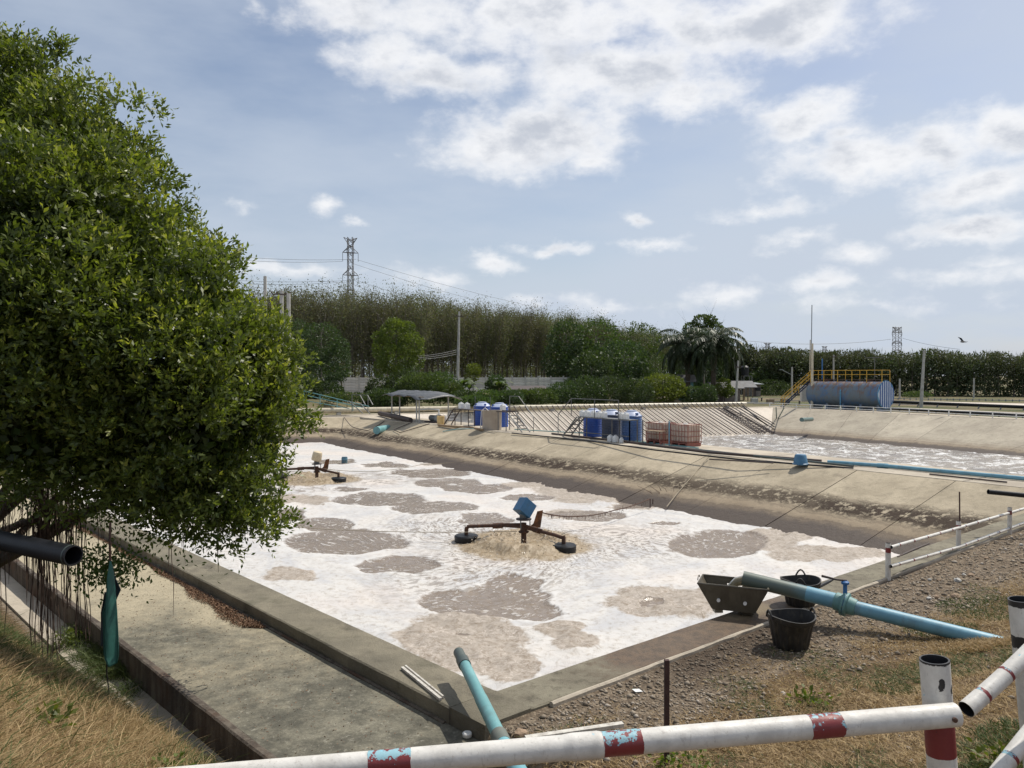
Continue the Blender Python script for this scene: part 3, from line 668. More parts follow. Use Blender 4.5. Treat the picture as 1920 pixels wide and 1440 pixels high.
# peeling paint for the white fence: bands where attribute band > 0
def fencepaint(name, grime=.55):
    m, k, b, o = newmat(name)
    tc = k.new('ShaderNodeTexCoord').outputs['Object']; band = k.attr('band'); top = k.attr('top'); blk = k.attr('black')
    n1 = k.noise(tc, 6, 6, .65); n2 = k.noise(tc, 22, 6, .7); n3 = k.noise(k.mapv(tc, (1, 1, 1)), 60, 4, .6)
    wh = k.mix(k.rng(n1, .35, .68), (.70, .68, .63), (.53, .51, .47)); wh = k.mix(k.math('MULTIPLY', k.rng(k.noise(k.mapv(tc, (1, 1, .3)), 40, 5, .75), .58, .66), .5), wh, (.36, .33, .29)); wh = k.mix(k.math('MULTIPLY', k.rng(n2, .55, .75), grime), wh, (.40, .38, .35))
    bd = k.rng(k.math('ADD', band, k.math('MULTIPLY', k.math('SUBTRACT', n2, .5), .9)), .45, .52)
    bl = k.rng(k.math('ADD', k.math('MULTIPLY', top, .75), k.math('MULTIPLY', k.math('SUBTRACT', n2, .5), 1.8)), .68, .72)
    bc = k.mix(bl, k.mix(n1, (.24, .035, .035), (.15, .022, .025)), (.26, .46, .52))
    c = k.mix(bd, wh, bc)
    fl = k.math('MULTIPLY', k.rng(k.noise(tc, 9, 5, .7), .69, .70), k.rng(top, .1, .5)); c = k.mix(fl, c, (.25, .50, .60))
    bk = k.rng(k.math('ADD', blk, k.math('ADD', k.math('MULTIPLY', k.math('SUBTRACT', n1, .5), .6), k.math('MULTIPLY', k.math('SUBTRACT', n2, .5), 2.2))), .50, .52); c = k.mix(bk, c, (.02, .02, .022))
    k.put(b.inputs['Base Color'], c); k.put(b.inputs['Roughness'], k.rng(n1, .3, .7, .35, .6)); b.inputs['Specular IOR Level'].default_value = .5
    k.put(b.inputs['Normal'], k.bump(k.math('ADD', k.math('MULTIPLY', bd, -1.5), k.math('ADD', k.math('MULTIPLY', bk, -2), k.math('ADD', n2, k.math('MULTIPLY', n3, .4)))), .5, .004))
    return m
M_fence = fencepaint('fence_paint')
def painted_pipe(name, p, q, r, parent, bands=(), blacks=(), mat=M_fence, step=.012, n=28, hollow=.12, bell=None, bend=0.0):
    p, q = Vector(p), Vector(q); L = (q - p).length; m_ = max(4, int(L / step)); t = (q - p).normalized()
    sx = t.cross(Vector((0, 0, 1))).normalized() if abs(t.z) < .9 else Vector((1, 0, 0)); sy = sx.cross(t)
    pts = [p.lerp(q, i / m_) + Vector((0, 0, bend * math.sin(math.pi * i / m_))) for i in range(m_ + 1)]; rs = []
    for i in range(m_ + 1):
        s = i / m_ * L; rr = r
        if bell and bell[0] < s < bell[1]: rr = r * (1 + .09 * min(1, (s - bell[0]) / .02, (bell[1] - s) / .05))
        rs.append(rr)
    g_ = G().tube(pts, rs, n, caps=False, hollow=hollow); V = np.array(g_.v)
    rel = V - np.array(p); s = rel @ np.array(t); upv = sy if sy.z > 0 else -sy
    top = (rel - s[:, None] * np.array(t)) @ np.array(upv) / r * .5 + .5
    band = np.zeros(len(V)); black = np.zeros(len(V))
    rad_ = np.linalg.norm(rel - s[:, None] * np.array(t), axis=1); black[(m_ + 1) * n:] = 3.0  # bores at the open ends coloured black to stand for the shade inside
    for (a, b_) in bands: band = np.maximum(band, np.clip(np.minimum(s - a, b_ - s) / .02 + .5, 0, 1))
    for (a, b_, ang, wid) in blacks:
        lat = rel - s[:, None] * np.array(t); w2 = np.clip(1 - np.abs((s - (a + b_) / 2) / ((b_ - a) / 2)), 0, 1)
        aa = np.arctan2(lat @ np.array(sx), lat @ np.array([0, 1, 0])) if abs(t.z) > .9 else top * 3
        w3 = np.clip(1 - np.abs((np.arctan2(np.sin(aa - ang), np.cos(aa - ang))) / wid), 0, 1) if wid < 9 else 1
        black = np.maximum(black, np.clip(w2 * w3 * 2.2, 0, 1))
    me = g_.mesh(name, True)
    for nm, v in (('band', band), ('top', top), ('black', black)):
        at = me.attributes.new(nm, 'FLOAT', 'POINT'); at.data.foreach_set('value', v.astype(np.float32))
    return link(name, me, mat, parent, world=True)

# ---------------------------------------------------------------- front fence
f1 = thing('pipe_fence', 'white painted pipe railing across the bottom of the view with chipped maroon and blue bands', 'fence', Q(1757, 1440, 4.18))
ra = Q(1792, 1340, 4.02); rb = Q(300, 1466, 3.62); rb2 = rb + (rb - ra).normalized() * 1.4
Lr = lambda px_: (Q(px_, 1390, 3.8) - Q(1792, 1340, 4.02)).length
tt_ = (rb - ra).normalized()
def along(pxx):
    lo, hi = 0, 6
    for _ in range(40):
        mid = (lo + hi) / 2; v = ra + tt_ * mid; X_ = 960 + F * v.x / v.y
        if X_ > pxx: lo = mid
        else: hi = mid
    return lo
painted_pipe('rail', ra, rb2, .060, f1, bands=[(along(1578), along(1518)), (along(1203), along(1130)), (along(770), along(690))], bell=(along(1130), along(1055)))
G().lathe([(.013, 0), (.013, .012), (.006, .016)], n=10, M=Matrix.Rotation(math.pi / 2, 3, 'X')).build('bolt', M_rust, f1).location = Vector(ra) + tt_ * .045 + Vector((0, -.06, .005)) - f1.location
pt = Q(1752, 1236, 4.18); pb = Q(1771, 1500, 4.18); pb = pt + (pb - pt) * 2.0
painted_pipe('post', pb, pt, .0755, f1, bands=[((pt - pb).length - .52, (pt - pb).length - .33)], blacks=[((pt - pb).length - .015, (pt - pb).length + .03, 0, 10), ((pt - pb).length - .155, (pt - pb).length - .065, 3.3, .35), ((pt - pb).length - .19, (pt - pb).length - .12, 2.3, .25), ((pt - pb).length - .33, (pt - pb).length - .27, -2.4, .5)])
f2 = thing('pipe_fence', 'second white pipe railing with an open pipe end, running uphill out of the right edge', 'fence', Q(1925, 1300, 5.2))
painted_pipe('rail', Q(1812, 1330, 4.75), Q(1990, 1160, 5.1), .052, f2, bands=[(.150, .175), (.385, .41)], bend=-.02)
painted_pipe('rail', Q(1850, 1478, 4.7), Q(1975, 1318, 5.1), .052, f2, bands=[(.27, .30)])
pt = Q(1914, 1123, 5.25); pb = Q(1940, 1400, 5.25)
painted_pipe('post', pb + (pb - pt) * .6, pt, .078, f2, blacks=[((pb - pt).length * 1.6 - .05, (pb - pt).length * 1.6 + .03, 0, 10), ((pb - pt).length * 1.6 - .34, (pb - pt).length * 1.6 - .23, 0, 10)])

# middle railing on the right
f3 = thing('pipe_fence', 'low two rail white pipe railing standing on gravel beside the pond wall', 'fence', P(1665, 1083, 0))
def vpost(pxx, pyb, h, r, par, nm='post', lean=0, mat=M_fence):
    p = P(pxx, pyb, 0); 
    return painted_pipe(nm, p - Vector((0, 0, .3)), p + Vector((lean, 0, h)), r, par, bands=[(.3 + h * .72, .3 + h * .86)], step=.03, n=14, mat=mat)
zr = lambda pxx, pyy, d_: Q(pxx, pyy, d_)
pA, pB, pC = P(1665, 1083), P(1797, 1031), P(1893, 998)
vpost(1665, 1083, .60, .045, f3); vpost(1797, 1031, .58, .045, f3); vpost(1893, 998, .56, .045, f3)
nx_ = (pC - pA).normalized()
for (p0, p1) in ((Q(1671, 1026, pA.y - .06), Q(1797, 990, pB.y - .08)), (Q(1797, 990, pB.y - .08), Q(1930, 951, pC.y + .8)), (Q(1670, 1062, pA.y - .07), Q(1797, 1026, pB.y - .09)), (Q(1797, 1026, pB.y - .09), Q(1930, 977, pC.y + .8))):
    L_ = (p1 - p0).length
    painted_pipe('rail', p0, p1 + (p1 - p0).normalized() * (3 if p1.x > 11 else 0), .030, f3, bands=[(x_, x_ + .05) for x_ in np.arange(.3, L_, .62)], step=.03, n=14)
p_ = P(1799, 1030); tag(G().tube([p_ + Vector((.04, .05, 0)), Q(1799, 922, p_.y)], .014, 8).build('iron_rod', M_rustbar), 'thin dark upright rod tied to the second post of the low railing', 'rod')
tag(G().tube([Q(1853, 922, 17.0), Q(1985, 935, 17.0)], .055, 14, hollow=.12, caps=False).build('hose_pipe', M_black, smooth=True), 'short black pipe jutting in at the right edge above the low railing', 'pipe')
tag(G().tube([Q(1683, 1044, 13.6), Q(1715, 1030, 14.1), Q(1742, 1019, 14.5)], [.012, .022, .014], 8).build('stick', M_darksteel), 'dark bent stick lying behind the low railing at the pond edge', 'stick')
# rusty post
p_ = Vector((1.38, 6.85, H(1.38, 6.85))); tp = Q(1251, 1237, 6.85)
g_ = G().box(((p_.x + tp.x) / 2, 6.85, (p_.z - .2 + tp.z) / 2), (.044, .044, tp.z - p_.z + .2)).build('post', M_rustbar, bevel=.004)
tag(g_, 'rusty brown square iron post standing in weeds just behind the front railing', 'post')

# ---------------------------------------------------------------- teal pipe at the pond corner
t = thing('drain_pipe', 'teal plastic pipe with grey collars hanging over the pond corner', 'pipe', Q(975, 1440, 6.2))
a0 = Q(868, 1240, 8.6); a1 = Q(902, 1310, 7.75); a2 = Q(940, 1388, 6.9); a3 = Q(1020, 1530, 5.6)
G().tube([a0, a1], .062, 20).build('pipe_section', M_pipeteal, t, True, True)
G().tube([a1, a2], .066, 20).build('pipe_section', M_pipeteal, t, True, True)
G().tube([a2, a3], .072, 20).build('pipe_section', simple('pipe_teal_light', (.16, .38, .43), (.19, .43, .48), .4, 3), t, True, True)
u_ = (a1 - a0).normalized(); G().tube([a0 - u_ * .04, a0 + u_ * .11], .071, 20, caps=False, hollow=.15).build('collar', M_collar, t, True, True)
u_ = (a2 - a1).normalized(); G().tube([a2 - u_ * .10, a2 + u_ * .09], .080, 20).build('collar', simple('collar_grey', (.12, .14, .12), (.16, .17, .145), .6, 4), t, True, True)
# ---------------------------------------------------------------- big blue pipe with valve
t = thing('outlet_pipe', 'thick sun bleached blue pipe with a flanged valve pouring into the iron hopper', 'pipe', Q(1575, 1140, 10.6))
b0 = Q(1393, 1084, 11.3); b1 = Q(1512, 1113, 10.95); b2 = Q(1567, 1127, 10.75); b3 = Q(1602, 1139, 10.6); b4 = Q(1720, 1163, 10.2); b5 = Q(1872, 1206, 9.85)
m, k, b, o = newmat('pipe_fading'); tc = k.new('ShaderNodeNewGeometry').outputs['Position']
gx = k.rng(k.math('ADD', k.sep(tc)[0], k.math('MULTIPLY', k.noise(tc, 5, 5, .6), .5)), b0.x + .75, b1.x + .55)
c = k.mix(gx, (.105, .135, .115), (.11, .27, .34)); c = k.mix(k.math('MULTIPLY', k.rng(k.noise(tc, 9, 6, .7), .5, .75), .4), c, (.13, .12, .09))
k.put(b.inputs['Base Color'], c); b.inputs['Roughness'].default_value = .5
G().tube([b0, b1], .105, 28, caps=False, hollow=.10).build('pipe_section', m, t, True, True)
G().tube([b1, b2], .108, 28).build('pipe_section', M_pipeblue, t, True, True)
G().tube([b3, b5 + (b5 - b3).normalized() * .3], .095, 28).build('pipe_section', M_pipeblue, t, True, True)
u_ = (b3 - b2).normalized(); Mr = u_.to_track_quat('Z', 'Y').to_matrix()
for (p0, sg) in ((b2, 1), (b3, -1)):
    G().lathe([(.108, 0), (.125, .02 * 1), (.125, .10), (.165, .11), (.165, .14), (.10, .14)] if sg > 0 else [(.10, -.14), (.165, -.14), (.165, -.11), (.125, -.10), (.112, 0)], p0 - (u_ * .02 * sg), 24, M=Mr).build('flange', M_green, t, True, True)
    for j in range(8):
        a_ = j * math.pi / 4; c_ = p0 + u_ * (.125 * sg) + Mr @ Vector((math.cos(a_) * .145, math.sin(a_) * .145, 0))
        G().tube([c_ - u_ * .035, c_ + u_ * .035], .012, 6).build('bolt', M_galv, t, False, True)
mid = (b2 + b3) / 2
vb = G().tube([mid - u_ * .035, mid + u_ * .035], .15, 24).build('valve_body', M_bluemetal, t, True, True)
G().tube([mid + Vector((0, 0, .12)), mid + Vector((0, 0, .30))], .028, 12).build('valve_stem', M_bluemetal, t, True, True)
G().lathe([(.05, 0), (.055, .03), (.03, .05)], mid + Vector((0, 0, .28)), 12).build('valve_cap', M_bluemetal, t, True, True)
hd = Q(1553, 1096, 10.7); G().tube([mid + Vector((.02, 0, .33)), mid + Vector((-.12, 0, .345)), mid + Vector((-.33, -.02, .40))], [.016, .014, .018], 8).build('lever_handle', M_darksteel, t, False, True)
# ---------------------------------------------------------------- iron hopper
hb = thing('hopper_box', 'rusty iron trough with holes in its sides, catching the blue pipe outlet', 'trough', P(1400, 1160, 0))
u1 = Vector((.93, -.37, 0)); v1 = Vector((.37, .93, 0)); c0 = Vector((3.36, 11.35, .075))
def HB(a, b_, z_): return c0 + u1 * a + v1 * b_ + Vector((0, 0, z_))
for nm, cor in (('front_plate', [(-.56, -.26, .36), (.42, -.26, .36), (.24, -.20, 0), (-.36, -.20, 0)]), ('back_plate', [(-.56, .26, .36), (.42, .26, .36), (.24, .20, 0), (-.36, .20, 0)]),
                ('end_plate', [(.42, -.26, .36), (.42, .26, .36), (.24, .20, 0), (.24, -.20, 0)]), ('end_plate', [(-.56, -.26, .36), (-.56, .26, .36), (-.36, .20, 0), (-.36, -.20, 0)]),
                ('bottom_plate', [(-.36, -.20, 0), (.24, -.20, 0), (.24, .20, 0), (-.36, .20, 0)])):
    P4 = [HB(*c) for c in cor]; n_ = (P4[1] - P4[0]).cross(P4[3] - P4[0]).normalized() * .008
    if nm in ('front_plate', 'back_plate'):   # plate with round holes through it
        hs = [(.38, .30), (.58, .30), (.78, .30)]
        W_, H_ = 48, 22; V = []; Fq = []
        for off in (-1, 1):
            for j in range(H_ + 1):
                for i in range(W_ + 1):
                    s, t_ = i / W_, j / H_
                    V.append(P4[0].lerp(P4[1], s).lerp(P4[3].lerp(P4[2], s), t_) + n_ * off)
        N_ = (W_ + 1) * (H_ + 1)
        for j in range(H_):
            for i in range(W_):
                cs, ct = (i + .5) / W_, (j + .5) / H_
                if nm == 'back_plate' and any((((cs - hx) * .9) ** 2 + ((ct - hy) * .37) ** 2) < .030 ** 2 for hx, hy in hs): continue
                a_ = j * (W_ + 1) + i; Fq.append((a_, a_ + 1, a_ + W_ + 2, a_ + W_ + 1)); Fq.append(tuple(N_ + v for v in (a_, a_ + W_ + 1, a_ + W_ + 2, a_ + 1)))
        G().add(V, Fq).build(nm, M_iron, hb, False, True)
    else: G().hexa([v + n_ for v in P4], [v - n_ for v in P4]).build(nm, M_iron, hb, False, True)
for (s_, t_2) in ((.30, .60), (.68, .62)):
    q = HB(-.56 + .98 * s_, -.275 + .045 * t_2, .36 - .36 * t_2); G().tube([q + v1 * .012, q - v1 * .012], .026, 12).build('bright_hole_disc', M_white, hb, True, True)  # added white discs, standing in for bright foam seen through the front holes
rim = [HB(-.56, -.26, .365), HB(.42, -.26, .365), HB(.42, .26, .365), HB(-.56, .26, .365)]
for i in range(4): G().tube([rim[i], rim[(i + 1) % 4]], .016, 6).build('rim_bar', M_iron, hb, False, True)
for sx in (-.585, .445):
    G().tube([HB(sx, .1 * math.cos(a_) , .37 + .05 * math.sin(a_)) for a_ in np.linspace(0, math.pi, 9)], .007, 6).build('lifting_loop', M_iron, hb, False, True)
G().box(HB(-.30, -.05, -.04) , (.12, .14, .08)).build('support_block', simple('block', (.33, .31, .25), (.25, .23, .18), .9, 9), hb, False, True)
G().box(HB(.10, .0, -.04) , (.16, .2, .065)).build('support_block', M_iron, hb, False, True)
m, k, b, o = newmat('falling_water'); b.inputs['Base Color'].default_value = (.30, .26, .17, 1); b.inputs['Roughness'].default_value = .15; b.inputs['Transmission Weight'].default_value = .35; b.inputs['IOR'].default_value = 1.33
pts = [b0 + Vector((.05, .0, -.03)), b0 + Vector((-.08, .03, -.06)), b0 + Vector((-.17, .05, -.15)), b0 + Vector((-.21, .06, -.30))]
tag(G().tube(pts, [.08, .07, .055, .06], 12).build('poured_water', m, None, True), 'murky water pouring from the blue pipe into the iron trough', 'water')
tag(G().hexa([HB(-.50, -.22, .24), HB(.36, -.22, .24), HB(.36, .22, .24), HB(-.50, .22, .24)], [HB(-.38, -.18, .03), HB(.25, -.18, .03), HB(.25, .18, .03), HB(-.38, .18, .03)]).build('trough_water', m), 'murky brown water filling the iron trough', 'water')
# ---------------------------------------------------------------- rubber baskets
def basket(name, label, c, r, h, tilt=0.0, dirt=M_rubber):
    t = thing(name, label, 'basket', c); n = 72; prof = [(.70, 0), (.74, .05), (.80, .3), (.88, .6), (.95, .84), (1.0, .86), (1.03, 1.0), (.97, 1.0), (.93, .86), (.85, .6), (.76, .3), (.68, .06)]
    V = []; Fq = []
    for i, (rr, zz) in enumerate(prof):
        for j in range(n):
            a_ = 2 * math.pi * j / n; rib = (.975 + .03 * (1 if (j % 4) < 2 else -1)) if 1 <= i <= 3 else 1
            V.append((r * rr * rib * math.cos(a_), r * rr * rib * math.sin(a_), h * zz + (.02 * math.sin(2 * a_ + 1) if zz > .8 else 0)))
    for i in range(len(prof) - 1):
        for j in range(n): Fq.append((i * n + j, i * n + (j + 1) % n, (i + 1) * n + (j + 1) % n, (i + 1) * n + j))
    Fq.append(tuple(range(n))[::-1]); Fq.append(tuple((len(prof) - 1) * n + j for j in range(n)))
    G().add(V, Fq).build('tub', dirt, t, True)
    for s in (0, math.pi):
        a0_ = s + tilt
        pts = [Vector((math.cos(a0_ + q) * r * 1.02, math.sin(a0_ + q) * r * 1.02, h * .93 + .10 * math.sin(w_))) for q, w_ in zip(np.linspace(-.26, .26, 11), np.linspace(0, math.pi, 11))]
        G().tube(pts, .013, 8).build('handle', dirt, t, True)
    return t
bp = P(1497, 1213, 0); bc_ = Vector((3.62, 9.95, H(3.62, 9.95) + .0)); basket('rubber_basket', 'black ribbed rubber basket standing alone on the gravel', bc_, .30, .41, .15)
b2_ = basket('rubber_basket', 'dirty black rubber basket half hidden behind the thick blue pipe', Vector((4.42, 11.75, .01)), .29, .38, 1.2)
for (n_, c_, r_, lab) in (('stick', [Q(1535, 1100, 12.2), Q(1553, 1091, 12.5), Q(1563, 1086, 12.6)], .03, 'burnt black stick poking up beside the basket behind the pipe'),):
    tag(G().tube(c_, [r_, r_ * .9, r_ * .5], 8).build(n_, M_black), lab, 'stick')
# small things lying near the corner
def board(p, q, wd, th, name, label, mat, cat='plank'):
    d = (q - p); c_ = (p + q) / 2; M = Matrix.Rotation(math.atan2(d.y, d.x), 3, 'Z') @ Matrix.Rotation(-math.asin(d.z / d.length), 3, 'Y')
    return tag(G().box(c_, (d.length, wd, th), M).build(name, mat, bevel=.003), label, cat)
board(P(754, 1252, .02), P(826, 1311, .02), .035, .03, 'wooden_batten', 'longer of the two white battens lying on the left pond wall', M_woodw)
board(P(760, 1249, .02), P(831, 1307, .02), .022, .03, 'wooden_batten', 'thin white batten lying against another on the left pond wall', M_woodw)
zb = H(.5, 7.5); board(P(985, 1385, zb + .03), P(1168, 1358, zb + .05), .065, .04, 'wooden_batten', 'white painted batten on the gravel beyond the front railing', M_woodw)
tag(G().lathe([(.045, 0), (.05, .01), (.05, .035), (.04, .045)], P(876, 1381, -.17), 16).build('white_disc', M_white, smooth=True), 'small round white cap lying on the sunken slab', 'cap')
lt = G(); c_ = P(1195, 1289, .02); c_.z = H(c_.x, c_.y) + .02
lt.box(c_, (.10, .07, .004), (.1, .15, .5)); lo_ = tag(lt.build('sachet', simple('sachet_white', (.75, .76, .74), None, .4)), 'small white and green sachet dropped on the gravel', 'litter')
G().box(c_ + Vector((-.02, -.005, .004)), (.045, .07, .003), (.1, .15, .5)).build('printed_band', simple('sachet_green', (.03, .22, .12), None, .4), lo_)
def rock(name, label, c, r, mat, seed=1, cat='rock'):
    import bmesh
    bm = bmesh.new(); bmesh.ops.create_icosphere(bm, subdivisions=2, radius=r); rr = random.Random(seed)
    for v in bm.verts: v.co *= rr.uniform(.78, 1.12); v.co.z *= .65
    me = bpy.data.meshes.new(name); bm.to_mesh(me); bm.free(); o = link(name, me, mat); o.location = c; return tag(o, label, cat)
M_stone = simple('stone_tan', (.34, .24, .16), (.25, .18, .12), .9, 12, bump=.5)
c_ = P(976, 1376, 0); rock('rock', 'tan fist sized rock beside the teal pipe at the wall end', (c_.x, c_.y, H(c_.x, c_.y) + .03), .07, M_stone, 3)
# ---------------------------------------------------------------- floating aerators
def aerator(name, label, p, hood_mat, scale, rz, left=True):
    t = thing(name, label, 'aerator', p, 'floating surface aerators', rz)
    G().tube([(0, 0, -.35), (0, 0, .60)], .085, 14).build('shaft_housing', M_rust, t, True)
    G().lathe([(.15, .30), (.17, .34), (.10, .38), (.10, .5)], n=14).build('hub', M_rust, t, True)
    G().tube([(0, 0, .70), (0, 0, .735)], .24, 18).build('motor_plate', M_darksteel, t, True)
    for a_ in (0, 2.1, 4.2): G().tube([(.19 * math.cos(a_), .19 * math.sin(a_), .42), (.19 * math.cos(a_), .19 * math.sin(a_), .72)], .018, 6).build('plate_strut', M_steel, t)
    mo_ = G().lathe([(.12, .735), (.13, .76), (.13, .98), (.10, 1.02)], n=14).build('motor', M_steel, t, True)
    for q in ([(-1.75, .35, .42), (-1.2, .25, .46), (-.6, .12, .50), (0, 0, .48)], [(0, 0, .46), (.35, -.2, .42), (.9, -.72, .38), (1.13, -.93, .34)]):
        G().tube(q, .055, 12).build('float_arm', M_rust, t, True)
    G().tube([(-.95, .18, .47), (-.65, .13, .50)], .085, 12).build('arm_flange', M_rust, t, True)
    G().tube([(.30, -.17, .44), (.48, -.33, .41)], .085, 12).build('arm_flange', M_rust, t, True)
    G().tube([(-.8, .15, .53), (-.1, .02, .56), (.55, -.42, .46)], .035, 6).build('brace', M_rust, t, True)
    G().add([(.12, .1, .40), (.52, .18, .42), (.60, .2, .95), (.42, .16, .92), (.30, .13, .55), (.12, .15, .40), (.52, .23, .42), (.60, .25, .95), (.42, .21, .92), (.30, .18, .55)],
            [(0, 1, 2, 3, 4), (9, 8, 7, 6, 5), (0, 5, 6, 1), (1, 6, 7, 2), (2, 7, 8, 3), (3, 8, 9, 4), (4, 9, 5, 0)]).build('rusty_bracket', simple('rust_bright', (.22, .09, .035), (.09, .05, .03), .9, 7), t)
    for (x_, y_, tl) in ((-1.78, .36, .05), (1.16, -.96, 0)):
        e = G().tube([(x_ * .985, y_ * .985, .40), (x_, y_, .34), (x_, y_, .06)], .062, 12).build('elbow', M_rust, t, True)
        f = G().lathe([(.30, -.14), (.36, -.12), (.375, .12), (.345, .155), (.08, .17)], (x_, y_, 0), 28).build('float', M_black, t, True)
        G().tube([(x_ + .05 * math.cos(q), y_, .42 + .05 * math.sin(q)) for q in np.linspace(0, math.pi, 7)], .008, 5).build('lifting_eye', M_steel, t)
    return t
p1 = AER[0][0]; t = aerator('surface_aerator', 'floating aerator with a tilted blue motor hood in the middle of the foam', p1, None, 1, 0)
h_ = G().box((0, 0, 0), (.46, .40, .46)).build('motor_hood', simple('hood_blue', (.025, .10, .20), (.03, .12, .24), .4, 4, dirt=(.10, .12, .13), dirtamt=.3), t, bevel=.015)
h_.location = (.03, -.02, 1.07); h_.rotation_euler = (R(-10), R(40), R(28))
p2 = AER[1][0]; t = aerator('surface_aerator', 'farther floating aerator with a cream bucket over its motor, beside the tree', p2, None, 1, .12)
h_ = G().lathe([(.24, -.22), (.25, -.18), (.235, .12), (.20, .21), (.10, .24)], n=20).build('motor_hood', simple('hood_cream', (.62, .52, .36), (.52, .43, .29), .5, 4), t, True)
h_.location = (.02, -.02, 1.12); h_.rotation_euler = (R(6), R(12), 0)
bt = thing('float_drum', 'small blue drum bobbing upright in the foam behind the farther aerator', 'drum', P(646, 868, ZW))
G().lathe([(.17, -.3), (.18, -.2), (.18, .28), (.165, .36)], n=18).build('shell', simple('drum_blue', (.05, .12, .17), (.09, .15, .17), .5, 4), bt, True)
G().lathe([(.185, .22), (.19, .25), (.185, .28)], n=18).build('rim_ring', M_pipeblue, bt, True)
# mooring lines and the cable with weed on it
def cable(name, label, pts, r, mat, cat='rope', sag=.1, n=14, fringe=0):
    pts = [Vector(p) for p in pts]; out = []
    for i in range(len(pts) - 1):
        for j in range(n):
            s = j / n; out.append(pts[i].lerp(pts[i + 1], s) - Vector((0, 0, sag * 4 * s * (1 - s))))
    out.append(pts[-1]); g_ = G().tube(out, r, 5)
    if fringe:
        for q in out[2:]:
            for _ in range(fringe):
                c_ = q + Vector((random.uniform(-.25, .25), random.uniform(-.1, .1), 0)); L = random.uniform(.03, .13)
                g_.tube([c_, c_ + Vector((random.uniform(-.02, .02), 0, -L))], .007, 3)
    return tag(g_.build(name, mat), label, cat)
hub = p1 + Vector((.5, .2, .9)); rod1 = P(1219, 952, -1.55)
cable('power_cable', 'cable fringed with weed strung from the blue hooded aerator to a short rod', [hub, Q(1080, 968, 25.5), Q(1150, 957, 27), rod1 + Vector((0, 0, .35))], .02, M_rust, 'cable', .05, 12, 2)
for i, (px0, py0) in enumerate(((1219, 955), (1224, 950))):
    c_ = P(px0, py0, ZW); tag(G().tube([c_ + Vector((0, 0, -.3)), c_ + Vector((0, 0, .42 if i == 0 else .3))], .02, 6).build('iron_rod', M_rustbar), ['taller of two short rusty rods standing in the foam near the bank', 'shorter of two rusty rods standing in the foam near the bank'][i], 'rod')
cable('mooring_rope', 'thin rope running across the foam from the blue hooded aerator to the tree side', [p1 + Vector((-.2, -.1, .36)), Q(700, 996, 24.2), Q(500, 984, 24.5), Q(150, 960, 25)], .011, M_rope, 'rope', .03)
cable('mooring_rope', 'pale rope tied from the berm edge down the stained bank to a rod', [P(1332, 853, .03), P(1305, 885, -.58), P(1270, 925, -1.2), P(1250, 950, -1.5)], .018, M_rope, 'rope', .0)
cable('mooring_rope', 'slack rope crossing the far foam from the cream capped aerator to the bank', [p2 + Vector((.2, 0, .5)), Q(700, 884, 39), Q(790, 871, 43), Q(905, 860, 44)], .014, M_rope, 'rope', .05)
tg = G(); c_ = P(1262, 936, -1.55)
for _ in range(26):
    d_ = Vector((random.uniform(-1, 1), random.uniform(-.5, .5), random.uniform(.1, 1.4))).normalized(); L = random.uniform(.4, 1.1)
    q = c_ + Vector((random.uniform(-.5, .5), random.uniform(-.2, .2), 0)); tg.tube([q, q + d_ * L * .5 + Vector((.05, 0, 0)), q + d_ * L], [.014, .010, .004], 4)
tag(tg.build('dead_branch', M_rust), 'bare brushwood caught at the foot of the stained bank', 'branch')

# ---------------------------------------------------------------- plastic water tanks on the berm
def tank(label, p, r, h, mat, rings=9, group=None):
    t = thing('water_tank', label, 'tank', p, group); prof = [(r * .97, 0), (r, .03)]; hb_ = h * .80
    for i in range(rings):
        z0 = .06 + (hb_ - .1) * i / rings; dz_ = (hb_ - .1) / rings
        prof += [(r, z0), (r, z0 + dz_ * .55), (r * .965, z0 + dz_ * .68), (r * .965, z0 + dz_ * .86), (r, z0 + dz_ * .98)]
    prof += [(r * 1.02, hb_), (r * 1.02, hb_ + .03), (r * .98, hb_ + .05)]
    G().lathe(prof, n=32).build('body', mat, t, True)
    G().lathe([(r * .98, hb_ + .05), (r * .62, hb_ + .24), (r * .50, hb_ + .26), (r * .48, hb_ + .32), (r * .2, hb_ + .34)], n=32, capb=False).build('lid', M_lid, t, True)
    for j in range(4):
        a_ = j * math.pi / 2 + .5; G().box((math.cos(a_) * r * .80, math.sin(a_) * r * .80, hb_ + .12), (.16, .12, .17), (0, 0, a_)).build('lug', mat, t, bevel=.02)
    return t
tank('mid blue ribbed water tank standing clear of the steel platform', BM(21.25, 2.2, .012), .55, 1.64, M_tankmid)
tank('water tank coloured dark for shade between two blue ones behind the platform', BM(22.95, 2.3, .012), .56, 1.62, M_tankdark)
tank('deep blue water tank behind the stair end of the platform', BM(24.65, 2.4, .012), .56, 1.62, M_tankblue)
tank('deep blue water tank behind the beige drum, nearer the shelter', BM(36.9, 2.7, .012), .60, 1.66, M_tankblue)
tank('deep blue water tank right behind the beige drum on its own frame side', BM(34.7, 2.7, .012), .60, 1.66, M_tankblue)
t = thing('beige_drum', 'large plain beige open drum at the berm edge with a hose over its rim', 'drum', BM(32.7, .75, .012))
G().lathe([(.60, 0), (.62, .02), (.64, 1.20), (.655, 1.22), (.655, 1.27), (.61, 1.27), (.60, .4)], n=36).build('shell', M_beige, t, True)
G().tube([Vector((-.75, .1, .02)), Vector((-.72, .12, .6)), Vector((-.68, .12, 1.2)), Vector((-.45, .1, 1.42)), Vector((-.2, .1, 1.2))], .028, 8).build('hose', M_white, t, True)
